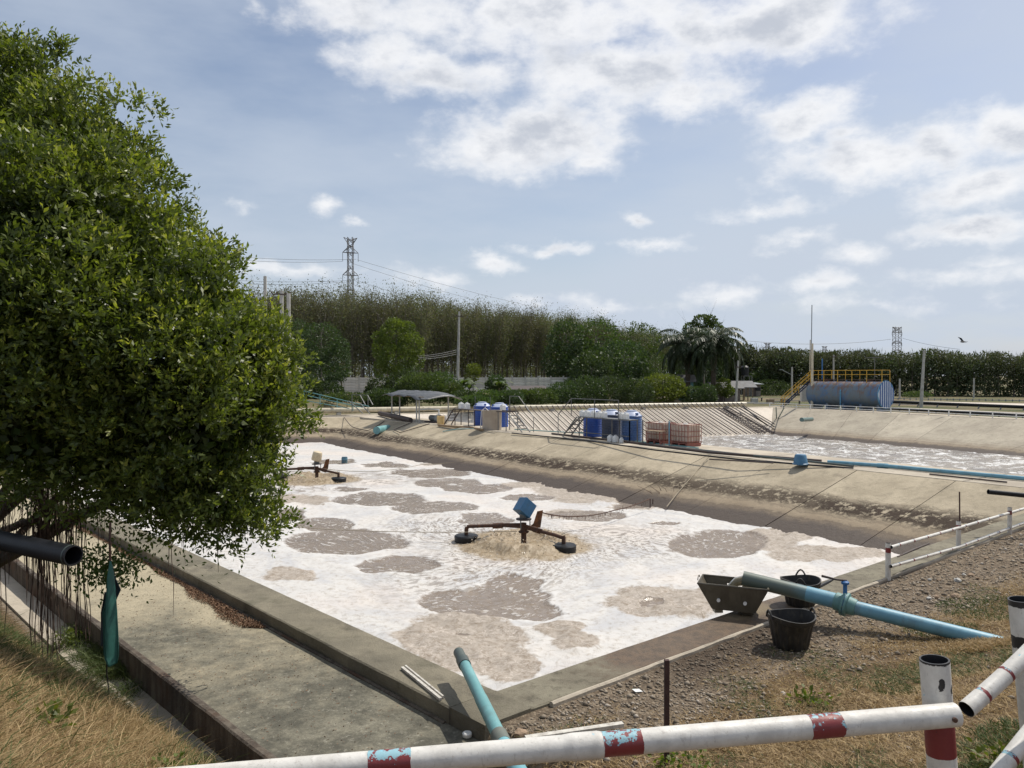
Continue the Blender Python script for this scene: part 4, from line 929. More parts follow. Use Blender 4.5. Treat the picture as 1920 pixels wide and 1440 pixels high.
# steel platforms
def bars(parent, name, segs, r, mat):
    for (a_, b_) in segs: G().box((Vector(a_) + Vector(b_)) / 2, (r * 2, r * 2, (Vector(b_) - Vector(a_)).length), (Vector(b_) - Vector(a_)).to_track_quat('Z', 'Y').to_matrix()).build(name, mat, parent, world=True)
def stair(parent, top, bot, wdir, wd, n, mat, r=.03):
    for s in (0, 1): bars(parent, 'stringer', [(top + wdir * wd * s, bot + wdir * wd * s)], r, mat)
    for i in range(1, n + 1):
        q = top.lerp(bot, i / (n + 1)); bars(parent, 'tread', [(q, q + wdir * wd)], .025, mat)
pl = thing('steel_platform', 'grey steel platform with railing and steps in front of the three tanks', 'platform', BM(22.3, .6, .012))
G().hexa([BM(20.1, .95, 1.22), BM(24.3, .95, 1.22), BM(24.3, 1.6, 1.22), BM(20.1, 1.6, 1.22)], [BM(20.1, .95, 1.17), BM(24.3, .95, 1.17), BM(24.3, 1.6, 1.17), BM(20.1, 1.6, 1.17)]).build('deck', M_steel, pl, world=True)
for a_ in (20.15, 21.5, 24.2):
    for b_ in (1.0, 1.55): bars(pl, 'leg', [(BM(a_, b_, .01), BM(a_, b_, 1.17))], .03, M_steel)
bars(pl, 'cross_bar', [(BM(20.15, 1.0, .35), BM(24.2, 1.0, .35)), (BM(24.2, 1.0, .5), BM(24.2, 1.55, .5))], .022, M_steel)
bars(pl, 'brace', [(BM(24.2, 1.0, 1.15), BM(25.7, 1.0, .05))], .03, M_steel)
for a_ in (21.0, 22.9, 24.9): bars(pl, 'rail_post', [(BM(a_, 1.0, 1.2 if a_ < 24.5 else 1.22), BM(a_, 1.0, 2.22))], .02, M_steel)
bars(pl, 'handrail', [(BM(21.0, 1.0, 2.22), BM(24.9, 1.0, 2.22)), (BM(24.9, 1.0, 2.22), BM(26.1, 1.0, 1.25)), (BM(26.1, 1.0, 1.25), BM(26.1, 1.0, .05))], .02, M_steel)
stair(pl, BM(24.35, .95, 1.2), BM(25.6, .95, .03), Vector((B1.x, B1.y, 0)), .6, 4, M_steel)
bars(pl, 'screen', [(BM(20.15, 1.0, 1.2), BM(20.15, 1.0, .05))], .03, M_steel)
def jerry(label, p, rz, group=None, s=1.0):
    t = thing('jerrycan', label, 'jerrycan', p, group, rz)
    b_ = G(); w2, d2 = .13 * s, .12 * s
    pr = [(-w2, -d2), (w2, -d2), (w2, d2), (-w2, d2)]
    b_.prism(pr, 0, .30 * s).build('body', M_white, t, bevel=.03)
    G().prism([(x_ * .7, y_ * .7) for x_, y_ in pr], .30 * s, .34 * s).build('shoulder', M_white, t, bevel=.012)
    G().lathe([(.03, .34 * s), (.03, .375 * s)], (.05, 0, 0), 10).build('cap', M_white, t, True)
    G().tube([(-.08, 0, .34 * s), (-.06, 0, .39 * s), (.0, 0, .39 * s), (.01, 0, .34 * s)], .012, 6).build('handle', M_white, t)
    return t
for i, (a_, w_) in enumerate(((24.15, 'at the stair end of the row'), (23.72, 'second from the stair end'), (23.2, 'in the middle of the row of five'), (22.7, 'fourth from the stair end'), (22.3, 'next to the gap in the row'))):
    jerry('white jerrycan on the platform, ' + w_, BM(a_, 1.18, 1.22), 2.18 + random.uniform(-.1, .1), 'white jerrycans on the steel platform')
jerry('white jerrycan on the platform beyond the gap, nearer the stairs of the pair', BM(20.95, 1.18, 1.22), 2.2, 'white jerrycans on the steel platform')
jerry('white jerrycan at the end of the platform away from the stairs', BM(20.6, 1.18, 1.22), 2.1, 'white jerrycans on the steel platform')
jerry('white jerrycan on the ground under the platform, nearer the steps', BM(21.35, .75, .012), 2.2, 'white jerrycans under the steel platform')
jerry('white jerrycan on the ground under the platform, in the middle', BM(20.95, .75, .012), 2.1, 'white jerrycans under the steel platform')
jerry('small squat yellowish jerrycan under the end of the platform', BM(20.5, .75, .012), 2.4, 'white jerrycans under the steel platform', .72)
pl = thing('steel_platform', 'dark steel step frame in front of the two blue tanks by the beige drum', 'platform', BM(36.4, .9, .012))
G().hexa([BM(34.0, .95, 1.2), BM(37.9, .95, 1.2), BM(37.9, 1.55, 1.2), BM(34.0, 1.55, 1.2)], [BM(34.0, .95, 1.15), BM(37.9, .95, 1.15), BM(37.9, 1.55, 1.15), BM(34.0, 1.55, 1.15)]).build('deck', M_darksteel, pl, world=True)
for a_ in (37.8, 36.0, 34.1):
    for b_ in (1.0, 1.5): bars(pl, 'leg', [(BM(a_, b_, .01), BM(a_, b_, 1.15))], .03, M_darksteel)
stair(pl, BM(37.9, .95, 1.18), BM(39.2, .95, .03), Vector((B1.x, B1.y, 0)), .6, 4, M_darksteel)
for a_ in (34.1, 36.0): bars(pl, 'rail_post', [(BM(a_, 1.55, 1.2), BM(a_, 1.55, 2.1))], .02, M_steel)
for i, a_ in enumerate((37.3, 36.5)): jerry(['white jerrycan on the dark step frame, at the stair end', 'white jerrycan on the dark step frame, nearer the beige drum'][i], BM(a_, 1.2, 1.2), 2.2, 'jerrycans by the blue tanks', 1.25)
jerry('white jerrycan standing on the far side of the beige drum', BM(33.2, 1.95, 1.20), 2.2, 'jerrycans by the blue tanks', 1.2)
pl = thing('access_ladder', 'grey steel ladder frame with handrails to the right of the beige drum', 'ladder', BM(30.9, 1.0, .012))
bars(pl, 'leg', [(BM(31.9, .7, .01), BM(31.9, .7, 1.25)), (BM(31.0, .7, .01), BM(31.0, .7, 1.25)), (BM(31.9, 1.6, .01), BM(31.9, 1.6, 2.2)), (BM(31.0, 1.6, .01), BM(31.0, 1.6, 1.25))], .03, M_steel)
bars(pl, 'deck_frame', [(BM(31.0, .7, 1.23), BM(33.2, .7, 1.23)), (BM(31.0, 1.6, 1.23), BM(33.2, 1.6, 1.23)), (BM(31.0, .7, 1.23), BM(31.0, 1.6, 1.23))], .03, M_darksteel)
stair(pl, BM(31.0, .8, 1.2), BM(29.4, .8, .03), Vector((B1.x, B1.y, 0)), .6, 5, M_steel)
bars(pl, 'handrail', [(BM(31.9, 1.6, 2.2), BM(30.9, 1.6, 2.2)), (BM(30.9, 1.6, 2.2), BM(29.3, 1.6, .95)), (BM(29.3, 1.6, .95), BM(29.3, 1.6, .02))], .02, M_steel)
# IBC cages
for i, a_ in enumerate((19.15, 17.45)):
    t = thing('ibc_container', ['red caged liquid container next to the mid blue tank', 'red caged liquid container farther along the berm, away from the tanks'][i], 'container', BM(a_, 2.25, .012), 'red caged containers on the berm', math.atan2(A1.y, A1.x))
    G().box((0, 0, .64), (1.10, .92, .88)).build('inner_tank', M_ibc, t, bevel=.06)
    G().lathe([(.12, 1.08), (.12, 1.13)], n=12).build('filler_cap', M_white, t)
    for x_ in (-.5, 0, .5): G().box((x_, 0, .08), (.1, 1.0, .14)).build('pallet_foot', M_red, t)
    G().box((0, 0, .165), (1.2, 1.0, .04)).build('pallet_deck', M_red, t)
    for z_ in (.25, .5, .75, 1.08): 
        for y_ in (-.49, .49): G().box((0, y_, z_), (1.18, .022, .030)).build('cage_bar', M_red, t)
        for x_ in (-.59, .59): G().box((x_, 0, z_), (.022, .95, .030)).build('cage_bar', M_red, t)
    for j in range(7):
        for y_ in (-.505, .505): G().box((-.57 + j * .19, y_, .63), (.018, .018, .95)).build('cage_bar', M_red, t)
    for j in range(6):
        for x_ in (-.607, .607): G().box((x_, -.46 + j * .184, .63), (.018, .018, .95)).build('cage_bar', M_red, t)
for a_, lab in ((19.3, 'upright grey pipe standard in front of the container beside the tanks'), (17.9, 'upright blue pipe standing between the two red caged containers')):
    tag(G().tube([BM(a_, 1.1 if a_ > 19 else 1.55, .01), BM(a_, 1.1 if a_ > 19 else 1.55, 1.25)], .035, 8).build('pipe_standard', M_steel if a_ > 19 else M_pipeblue), lab, 'pipe')
t = thing('small_table', 'low metal stand in front of the red container next to the tanks', 'stand', BM(18.6, 1.2, .012))
bars(t, 'leg', [(BM(19.1, 1.2, .01), BM(19.1, 1.2, .72)), (BM(18.2, 1.2, .01), BM(18.2, 1.2, .72)), (BM(18.2, 1.5, .01), BM(18.2, 1.5, .72))], .022, M_red)
G().hexa([BM(18.1, 1.1, .74), BM(19.2, 1.1, .74), BM(19.2, 1.6, .74), BM(18.1, 1.6, .74)], [BM(18.1, 1.1, .71), BM(19.2, 1.1, .71), BM(19.2, 1.6, .71), BM(18.1, 1.6, .71)]).build('stand_top', M_wood, t, world=True)
# blue bucket
t = thing('upturned_bucket', 'blue plastic bucket standing upside down on the berm edge', 'bucket', Vector(P(1501, 871, .02)))
G().lathe([(.30, 0), (.31, .04), (.27, .06), (.22, .36), (.18, .40)], n=24).build('shell', simple('bucket_blue', (.05, .15, .26), (.07, .19, .31), .45, 4), t, True)
# pipes and hoses lying on the berm
def lying(name, label, pts, r, mat, cat='pipe', n=10):
    return tag(G().tube(pts, r, n).build(name, mat, None, True), label, cat)
lying('long_pipe', 'long pale blue pipe lying along the berm edge beyond the upturned bucket', [P(1552, 866, .10), P(1655, 873, .10), P(1740, 881, .10), P(1985, 903, .10)], .075, M_pipeblue)
u_ = P(1655, 873, .10); G().tube([u_ - Vector((.15, -.12, 0)), u_ + Vector((.15, -.12, 0))], .09, 12).build('collar', M_pipeblue, bpy.data.objects['long_pipe'])
lying('long_pipe', 'grey black pipe lying on the berm from the platform to the upturned bucket', [P(1035, 813, .07), P(1180, 829, .07), P(1330, 848, .07), P(1540, 864, .07)], .055, M_darksteel)
lying('long_pipe', 'second dark pipe beside the first, running past the red containers', [P(1130, 821, .07), P(1260, 838, .07), P(1400, 853, .07), P(1600, 874, .07)], .045, M_collar)
lying('hose_pipe', 'thin teal hose lying along the foot of the tanks', [P(965, 805, .04), P(1090, 812, .05), P(1200, 828, .04), P(1310, 840, .04)], .028, M_pipeteal)
lying('hose_pipe', 'black hose line along the bank side edge of the berm', [P(960, 812, .04), P(1100, 826, .04), P(1230, 844, .04), P(1390, 862, .04), P(1600, 878, .03)], .035, M_black)
lying('iron_bar', 'long dark bar lying on the pale berm top below the blue pipe', [P(1743, 889, .05), P(1888, 904, .05)], .028, M_darksteel, 'bar')
lying('iron_bar', 'shorter dark bar lying on the berm left of the upturned bucket', [P(1330, 861, .04), P(1450, 868, .04)], .028, M_darksteel, 'bar')
lying('hose_pipe', 'thin teal pipe sloping over the bank edge beside the beige drum', [BM(33.3, .35, .06), BM(35.3, -.3, -.06), BM(36.2, -.9, -.24)], .03, M_pipeteal)
lying('sand_hose', 'rolled sand coloured hose along the berm edge between shelter and drum', [P(822, 797, .05), P(850, 800, .06), P(880, 801, .05), P(905, 806, .05)], .075, simple('sand', (.30, .21, .12), (.24, .16, .09), .9, 6))
# pipe stub in the far bank with water
t = lying('outfall_pipe', 'short teal pipe jutting from the corner bank of the foam pond', [Q(706, 807, 56.5), Q(727, 803, 58.5)], .28, M_pipeteal, n=20)
cable('hose_loop', 'thin dark hose looping down the bank below the shelter', [BM(42.5, .1, .05), BM(42.2, -1.6, -.45), BM(40.6, -1.9, -.55), BM(39.9, .1, .05)], .03, M_darksteel, 'hose', .0, 8)
cable('hose_loop', 'dark hose trailing down the corner bank of the foam pond', [P(645, 782, .03), P(660, 800, -.4), P(690, 807, -.6), P(720, 790, -.1)], .03, M_darksteel, 'hose', .05, 8)

# ---------------------------------------------------------------- shelter on the berm
sh = thing('sheet_shelter', 'open shelter with a sagging dark sheet roof at the pond corner', 'shelter', BM(44.5, 1.5, .012))
def SH(a_, b_):
    return BM(a_, b_, 2.02 + .26 * math.sin((b_ - .2) / 3.6 * math.pi) + .07 * math.sin(a_ * 3.1 + b_ * 2) - .05 * max(0, 43.2 - a_) * 3)
Vg = []; na, nb = 22, 12
for i in range(na + 1):
    for j in range(nb + 1):
        q = SH(41.2 + 6.6 * i / na, .1 + 3.6 * j / nb); q.z += random.uniform(-.03, .03); Vg.append(q)
Fg = [(i * (nb + 1) + j, i * (nb + 1) + j + 1, (i + 1) * (nb + 1) + j + 1, (i + 1) * (nb + 1) + j) for i in range(na) for j in range(nb)]
o_ = G().add(Vg, Fg).build('roof_sheet', M_tarp, sh, True, world=True); sd = o_.modifiers.new('s', 'SOLIDIFY'); sd.thickness = .03
bars(sh, 'post', [(BM(42.2, .5, 0), BM(42.2, .5, 2.0)), (BM(42.7, .55, 0), BM(42.7, .55, 1.7)), (BM(47.2, .7, 0), BM(47.2, .7, 2.0)), (BM(46.8, 1.2, 0), BM(46.8, 1.2, 1.9)), (BM(42.5, 3.2, 0), BM(42.5, 3.2, 1.95))], .05, M_pole)
bars(sh, 'rafter', [(BM(41.5, .5, 1.93), BM(47.5, .5, 1.93)), (BM(41.5, 3.2, 1.93), BM(47.5, 3.2, 1.93))], .03, M_wood)
pm = thing('pump_set', 'white and black pump set with pipework under the sheet roof', 'pump', BM(41.2, 1.6, .012))
G().tube([BM(42.0, 1.4, .35), BM(41.0, 1.4, .35)], .22, 16).build('motor', M_steel, pm, True, True)
G().tube([BM(41.0, 1.4, .35), BM(40.7, 1.4, .35)], .30, 16).build('pump_casing', M_galv, pm, True, True)
G().tube([BM(40.8, 1.4, .5), BM(40.8, 1.4, 1.0), BM(42.4, 1.4, 1.0), BM(43.6, 1.4, .9)], .05, 10).build('pipework', M_white, pm, True, True)
G().box(BM(41.5, 1.4, .06), (1.6, .8, .1), (0, 0, math.atan2(A1.y, A1.x))).build('base_plate', M_darksteel, pm, world=True)
t = thing('white_drum', 'small white drum lying beside the yellow bucket by the pump', 'drum', BM(39.9, 1.3, .012))
G().lathe([(.24, 0), (.27, .08), (.27, .5), (.2, .62)], n=18).build('shell', simple('drum_white', (.55, .53, .5), (.42, .40, .37), .5, 4), t, True)
t = thing('yellow_bucket', 'tall yellow plastic bucket at the berm edge between pump and steps', 'bucket', BM(39.4, .75, .012))
G().lathe([(.25, 0), (.28, .55), (.29, .60), (.27, .62), (.24, .1)], n=20).build('shell', M_yel2, t, True); G().tube([(.28 * math.cos(q), 0, .58 + .2 * math.sin(q)) for q in np.linspace(0, math.pi, 9)], .008, 5).build('handle', M_steel, t)
lying('dark_hose_bundle', 'dark fat hose ends heaped beside the shelter at the pond corner', [P(712, 775, .25), P(745, 782, .3), P(770, 788, .15)], .20, M_darksteel)

# ---------------------------------------------------------------- cream main with laterals down the bank
mn = thing('air_main', 'long cream air main pipe on blocks along the far side of both ponds', 'pipe', Vector((PL0.x, PL0.y, 0)))
q0 = Vector((-18, 67.9, .45)) - Vector((uP.x, uP.y, 0)) * 26; q1 = P(1400, 758, .45); q1 = Vector((25.8, 84.75, .42))
L_ = (q1 - q0).length; ud = (q1 - q0).normalized(); nseg = 14
for i in range(nseg):
    G().tube([q0 + ud * (L_ * i / nseg), q0 + ud * (L_ * (i + 1) / nseg - .01)], .225, 18).build('pipe_section', M_cream, mn, True, True)
    c_ = q0 + ud * (L_ * (i + .5) / nseg); G().box((c_.x, c_.y, .1), (.35, .6, .25), (0, 0, math.atan2(ud.y, ud.x))).build('support_block', M_pole, mn, world=True)
    G().tube([q0 + ud * (L_ * i / nseg - .08), q0 + ud * (L_ * i / nseg + .08)], .25, 18).build('coupling', M_cream, mn, True, True)
cntl = 0
for i in range(50):
    s = i / 49; xx = -1.5 + s * 26.6; base = isect(Vector((-18, 67.9)), (Vector((q1.x, q1.y)) - Vector((-18, 67.9))).normalized(), Vector((xx, 0)), Vector((0, 1)))
    nd = Vector((nP.x, nP.y)); a_ = base; cr = a_ + nd * .95
    jx = random.uniform(-.07, .07)
    pts = [Vector((a_.x, a_.y, .62)), Vector(((a_ + nd * .3).x, (a_ + nd * .3).y, .5)), Vector((cr.x, cr.y, .12)), Vector(((cr + nd * 6.75).x + jx, (cr + nd * 6.75).y, ZW2 + .12))]
    t = G().tube(pts, .048, 6).build('air_lateral', M_darksteel); pxm = 960 + F * cr.x / cr.y; tag(t, 'black air pipe down the pale bank, ' + ('left of the ladder frame and three tanks' if pxm < 1060 else 'in the part seen above the three tanks' if pxm < 1185 else 'in the stretch over the red containers' if pxm < 1300 else 'near the lattice ladder end of the row'), 'pipe', 'black air pipes down the lateral bank'); cntl += 1
# net ladder near the end
nt = thing('pipe_ladder', 'dark pipe ladder lattice lying down the bank near the end of the cream main', 'ladder', (24.5, 83.4, 0))
for dx_ in (0, .8, 1.6): 
    a_ = Vector((21.9 + dx_, 82.4 + dx_ * .38)); bars(nt, 'rail', [(Vector((a_.x, a_.y, .05)), Vector((a_.x + nP.x * 6.9, a_.y + nP.y * 6.9, ZW2 + .16)))], .04, M_darksteel)
for j in range(16):
    s = (j + .5) / 16; a_ = Vector((21.9, 82.4, .08)).lerp(Vector((21.9 + nP.x * 6.9, 82.4 + nP.y * 6.9, ZW2 + .2)), s); bars(nt, 'rung', [(a_, a_ + Vector((1.6, .61, 0)))], .03, M_darksteel)
lying('hose_pipe', 'single thick black hose slanting down past the corner of the far pond', [P(1392, 761, .3), P(1420, 784, -.8), P(1452, 807, -2.1)], .07, M_black)
cable('hose_loop', 'pale grey hose dropping into the far pond corner', [P(1455, 764, .3), P(1456, 785, -1.0), P(1458, 808, -2.2)], .06, M_pipegrey, 'hose', 0, 4)
cable('hose_loop', 'second curved grey hose dropping into the far pond corner', [P(1470, 765, .3), P(1459, 785, -1.0), P(1468, 806, -2.2)], .06, M_pipegrey, 'hose', 0, 4)
t = lying('outfall_pipe', 'grey pipe jutting over the far pond from its right bank', [P(1503, 789, -.55), P(1522, 788, -.75)], .19, M_pipegrey, n=18)
t.location.z += .1
# ---------------------------------------------------------------- big blue fuel tank and its surroundings
tk = thing('storage_tank', 'long blue rust streaked cylindrical tank with striped blue and white end', 'tank', Q(1600, 760, 80))
r_ = 1.42; ax = Vector((math.cos(R(-57)), math.sin(R(-57)), 0)); e1 = Q(1661, 740, 78); e1.z = 1.60; e0 = e1 - ax * 8.3
m, k, b, o = newmat('tank_rusty_blue'); tc = k.new('ShaderNodeNewGeometry').outputs['Position']
n1 = k.noise(tc, .5, 5, .6); n2 = k.noise(k.mapv(tc, (1.2, 1.2, .16)), 2.2, 7, .7); n3 = k.noise(tc, 3, 5, .65)
c = k.mix(k.rng(n1, .42, .58), (.075, .15, .27), (.13, .17, .20)); hz = k.rng(k.sep(tc)[2], 1.0, 3.1)
c = k.mix(k.math('MULTIPLY', k.rng(n3, .45, .62), .55), c, (.15, .155, .155))
c = k.mix(k.math('MULTIPLY', k.rng(k.math('ADD', n2, k.math('MULTIPLY', hz, .20)), .60, .72), .8), c, (.17, .085, .04))
k.put(b.inputs['Base Color'], c); b.inputs['Roughness'].default_value = .5; k.put(b.inputs['Normal'], k.bump(n3, .2, .02)); M_tk = m
def end_rings(e, sg): return [(e + ax * (sg * d_), rr) for d_, rr in ((0, r_), (.10, r_ * .94), (.17, r_ * .75), (.2, r_ * .4))]
pts = [e0 - ax * .2, e0 - ax * .17, e0 - ax * .1, e0]; rs = [r_ * .4, r_ * .75, r_ * .94, r_]
for i in range(1, 8):
    q = e0.lerp(e1, i / 8); pts += [q - ax * .03, q - ax * .01, q + ax * .01, q + ax * .03]; rs += [r_, r_ - .012, r_ - .012, r_]
pts += [e1]; rs += [r_]
G().tube(pts, rs, 48).build('shell', M_tk, tk, True, True)
G().tube([e1 - ax * .02, e1 + ax * .03], r_ + .03, 48).build('end_ring', simple('tank_ring', (.10, .28, .45), (.12, .32, .5), .5), tk, True, True)
M_lb = simple('stripe_pale', (.62, .70, .76), (.55, .63, .70), .5, 3); M_db = simple('stripe_blue', (.03, .085, .28), (.04, .10, .32), .5, 3)
sd_ = Vector((-ax.y, ax.x, 0))
def striped_disc(c, r, d0, mat, ws, name):
    for (a, b_) in ws:
        a, b_ = max(a, -.995), min(b_, .995); st_ = [a + (b_ - a) * i / 4 for i in range(5)]
        P2 = [c + sd_ * (r * s) + Vector((0, 0, r * math.sqrt(max(0, 1 - s * s)))) for s in st_] + [c + sd_ * (r * s) - Vector((0, 0, r * math.sqrt(max(0, 1 - s * s)))) for s in reversed(st_)]
        n = len(P2); g_ = G().add([p_ + ax * d0 for p_ in P2] + [p_ + ax * (d0 - .02) for p_ in P2], [tuple(range(n)), tuple(range(n, 2 * n))[::-1]] + [(i, n + i, n + (i + 1) % n, (i + 1) % n) for i in range(n)])
        g_.build(name, mat, tk, world=True)
striped_disc(e1, r_, .045, M_lb, [(-1, 1)], 'end_cap')
striped_disc(e1, r_ * .985, .058, M_db, [(-.82 + i * .27, -.82 + i * .27 + .135) for i in range(7)], 'painted_stripe')
for s in (.03, .27, .5, .74, .97):
    q = e0.lerp(e1, s); G().box((q.x, q.y, .25), (.25, 2.0, .7), (0, 0, math.atan2(ax.y, ax.x))).build('saddle', M_tk, tk, world=True)
q = e0.lerp(e1, .5); G().tube([q + Vector((sd_.x, sd_.y, 0)) * -1.44 + Vector((0, 0, -1.5)), q + Vector((sd_.x, sd_.y, 0)) * -1.45 + Vector((0, 0, .3)), q + Vector((0, 0, 1.46)) + sd_ * -.3], .05, 8).build('sight_pipe', simple('pale_blue', (.12, .36, .55), None, .5), tk, world=True)
for s in (.22, .80):
    q = e0.lerp(e1, s); G().tube([q + Vector((0, 0, 1.38)), q + Vector((0, 0, 1.58))], .45, 18).build('manhole', M_rust, tk, True, True)
wk = lambda s, off, z_: e0.lerp(e1, s) + sd_ * off + Vector((0, 0, z_))
zt = 1.5
for off in (-.7, .7):
    for z_ in (zt + .55, zt + 1.0): bars(tk, 'handrail', [(wk(-.02, off, z_), wk(1.0, off, z_))], .028, M_yellow)
    for s in (0, .2, .4, .6, .8, 1.0): bars(tk, 'rail_post', [(wk(s, off, zt - .3), wk(s, off, zt + 1.0))], .028, M_yellow)
bars(tk, 'handrail', [(wk(1.0, -.7, zt + 1.0), wk(1.0, .7, zt + 1.0)), (wk(1.0, -.7, zt + .55), wk(1.0, .7, zt + .55))], .028, M_yellow)
G().hexa([wk(-.05, -.4, zt + .05), wk(1, -.4, zt + .05), wk(1, .4, zt + .05), wk(-.05, .4, zt + .05)], [wk(-.05, -.4, zt), wk(1, -.4, zt), wk(1, .4, zt), wk(-.05, .4, zt)]).build('catwalk', M_darksteel, tk, world=True)
s_top = wk(-.03, 0, zt); s_bot = Q(1466, 752, 86.0); s_bot.z = .05
stair(tk, s_top + Vector((0, -.4, 0)), s_bot + Vector((0, -.4, 0)), Vector((0, 1, 0)), .8, 12, simple('stair_navy', (.02, .025, .06), None, .6), .06)
for y_ in (-.45, .45):
    for z_ in (.55, 1.0): bars(tk, 'stair_rail', [(s_top + Vector((0, y_, z_)), s_bot + Vector((0, y_, z_)))], .03, M_yellow)
    for s in (.08, .5, .95): bars(tk, 'rail_post', [(s_top.lerp(s_bot, s) + Vector((0, y_, 0)), s_top.lerp(s_bot, s) + Vector((0, y_, 1.0)))], .028, M_yellow)
q = wk(.83, 0, zt + 1.9); bars(tk, 'mast', [(wk(.83, .3, zt), wk(.83, .3, zt + 2.3)), (wk(.70, .3, zt + 2.3), wk(.95, .3, zt + 2.3))], .03, M_steel)
bars(tk, 'mast', [(wk(.10, .2, zt), wk(.10, .2, zt + 2.3))], .05, M_bluemetal)
# white control box by the stair
tag(G().box(Q(1508, 738, 86.5), (.8, .5, 1.8)).build('control_cabinet', M_white, bevel=.03), 'white cabinet standing between the yellow stair and the blue tank', 'cabinet')
# poles
def pole(px_, ytop, ybase, d, r0, r1, label, extra=None, mat=M_pole, zb=None, lean=0):
    tp = Q(px_, ytop, d); bs = Vector((tp.x + lean, tp.y, (H(tp.x, tp.y) if zb is None else zb) - .2))
    t = thing('utility_pole', label, 'pole', bs)
    G().tube([bs, tp], [r0, r1], 10).build('shaft', mat, t, True, True)
    if extra: extra(t, tp)
    return t
def arms(*zs, w_=.7, ang=0, mat=M_darksteel):
    def fn(t, tp):
        for z_ in zs:
            d_ = Vector((math.cos(ang), math.sin(ang), 0)) * w_
            bars(t, 'crossarm', [(tp + Vector((0, -.12, -z_)) - d_, tp + Vector((0, -.12, -z_)) + d_)], .045, mat)
            for s in (-1, -.5, .5, 1): G().lathe([(.03, 0), (.06, .05), (.03, .09), (.06, .13), (.03, .18)], tp + d_ * s + Vector((0, -.12, -z_ + .04)), 8).build('insulator', M_darksteel, t, True, True)
    return fn
def xfmr(t, tp):
    arms(.3, 2.6, ang=.3)(t, tp)
    c_ = tp + Vector((-.75, -.1, -4.0)); G().box(c_, (.7, .5, .9)).build('transformer', M_galv, t, world=True, bevel=.04)
    G().box(c_ + Vector((.5, 0, -.75)), (2.6, .6, .14)).build('platform_beam', M_wood, t, world=True)
    G().box(c_ + Vector((-.7, 0, .2)), (.45, .3, .5)).build('switch_box', M_white, t, world=True)
D0 = 60
pole(497, 518, 700, D0 + 4, .17, .13, 'leftmost of three close concrete poles, taller with wires at its tip', arms(2.0, ang=.2), zb=.5)
pole(528, 545, 700, D0, .18, .14, 'middle of three close concrete poles, carrying the transformer', xfmr, zb=.5)
pole(541, 550, 700, D0 - 1, .18, .14, 'bare pale concrete pole, right of the transformer pole', None, zb=.5)
pole(460, 596, 700, D0 + 8, .09, .08, 'thin short pole seen through the edge of the big tree', None, zb=.5)
pole(861, 584, 737, 96, .20, .13, 'weathered concrete pole before the leafless plantation', arms(.6, ang=.4), zb=1.0, lean=-.25)
def whip(t, tp):
    G().tube([tp - Vector((.1, 0, 1)), tp + Vector((-.05, 0, 4.2))], .045, 6).build('antenna', M_galv, t, True, True)
    G().tube([tp - Vector((.25, 0, 3)), tp + Vector((-.22, 0, .4))], .05, 6).build('conduit', M_cream, t, True, True)
pole(1523, 644, 740, 84, .14, .12, 'cream pole with a tall thin antenna at the left end of the blue tank', whip, M_cream)
pole(1733, 657, 757, 88, .20, .13, 'concrete pole standing right of the blue tank', None, lean=-.35)
pole(1384, 676, 752, 105, .18, .12, 'concrete pole between the palm and the tin roofed shed', arms(.9, ang=.5, w_=.5), lean=-.3)
def lampx(t, tp):
    G().tube([tp - Vector((0, 0, 1.2)), tp + Vector((-1.4, 0, -.5))], .05, 6).build('lamp_arm', M_galv, t, True, True); G().box(tp + Vector((-1.6, 0, -.4)), (.5, .2, .12)).build('lamp_head', M_galv, t, world=True)
pole(1485, 688, 745, 115, .15, .12, 'street lamp pole with a short arm left of the yellow stair', lampx)
pole(1563, 665, 745, 130, .16, .12, 'concrete pole rising behind the catwalk of the blue tank', arms(.4, w_=.4))
pole(1687, 710, 746, 120, .15, .12, 'short concrete pole close behind the striped tank end')
pole(1826, 709, 748, 125, .14, .11, 'slim concrete pole by the right treeline')
# pylons
def pylon(label, px_, ytop, d, wbase, wtop, hz_, armz, armw, lw, mat=M_pylon, full=True):
    tp = Q(px_, ytop, d); hgt = tp.z - 1.0; t = thing('power_pylon', label, 'pylon', (tp.x, tp.y, 1.0))
    g_ = G(); N_ = 22 if full else 12
    def cor(z_, i):
        s = z_ / hgt; wv = wbase + (wtop - wbase) * min(1, s / .45) if s < .45 else wtop
        return Vector((wv / 2 * (1 if i in (0, 1) else -1), wv / 2 * (1 if i in (1, 2) else -1), z_))
    for i in range(4):
        for j in range(N_):
            z0, z1 = hgt * j / N_, hgt * (j + 1) / N_
            a, b_ = cor(z0, i), cor(z1, i); g_.tube([a, b_], lw, 4)
            g_.tube([cor(z0, i), cor(z1, (i + 1) % 4)], lw * .7, 3); g_.tube([cor(z0, (i + 1) % 4), cor(z1, i)], lw * .7, 3)
    g_.build('lattice_body', mat, t); ang = .35
    for q, (az_, aw) in enumerate(zip(armz, armw)):
        g_ = G(); z_ = hgt - az_; dz_ = hgt * .035
        for sg in (-1, 1):
            tip = Vector((aw * sg * math.cos(ang), aw * sg * math.sin(ang), z_ - (0 if q else -dz_ * .6)))
            for yy in (-1, 1):
                g_.tube([Vector((0, yy * wtop / 2, z_)), tip], lw, 4); g_.tube([Vector((0, yy * wtop / 2, z_ + (dz_ * 1.4 if q else -dz_ * 1.2))), tip], lw, 4)
            g_.tube([Vector((tip.x / 2, tip.y / 2, z_ + (dz_ * .7 if q else 0))), Vector((tip.x / 2, tip.y / 2, z_ - (0 if q else dz_ * .5)))], lw * .8, 3)
        g_.build('crossarm', mat, t)
        if q and q < 3:
            for sg in (-1, 1):
                tip = Vector((aw * sg * math.cos(ang), aw * sg * math.sin(ang), z_)); G().tube([tip, tip - Vector((0, 0, hgt * .058))], lw * .8, 5).build('insulator_string', M_darksteel, t)
    return tp, hgt
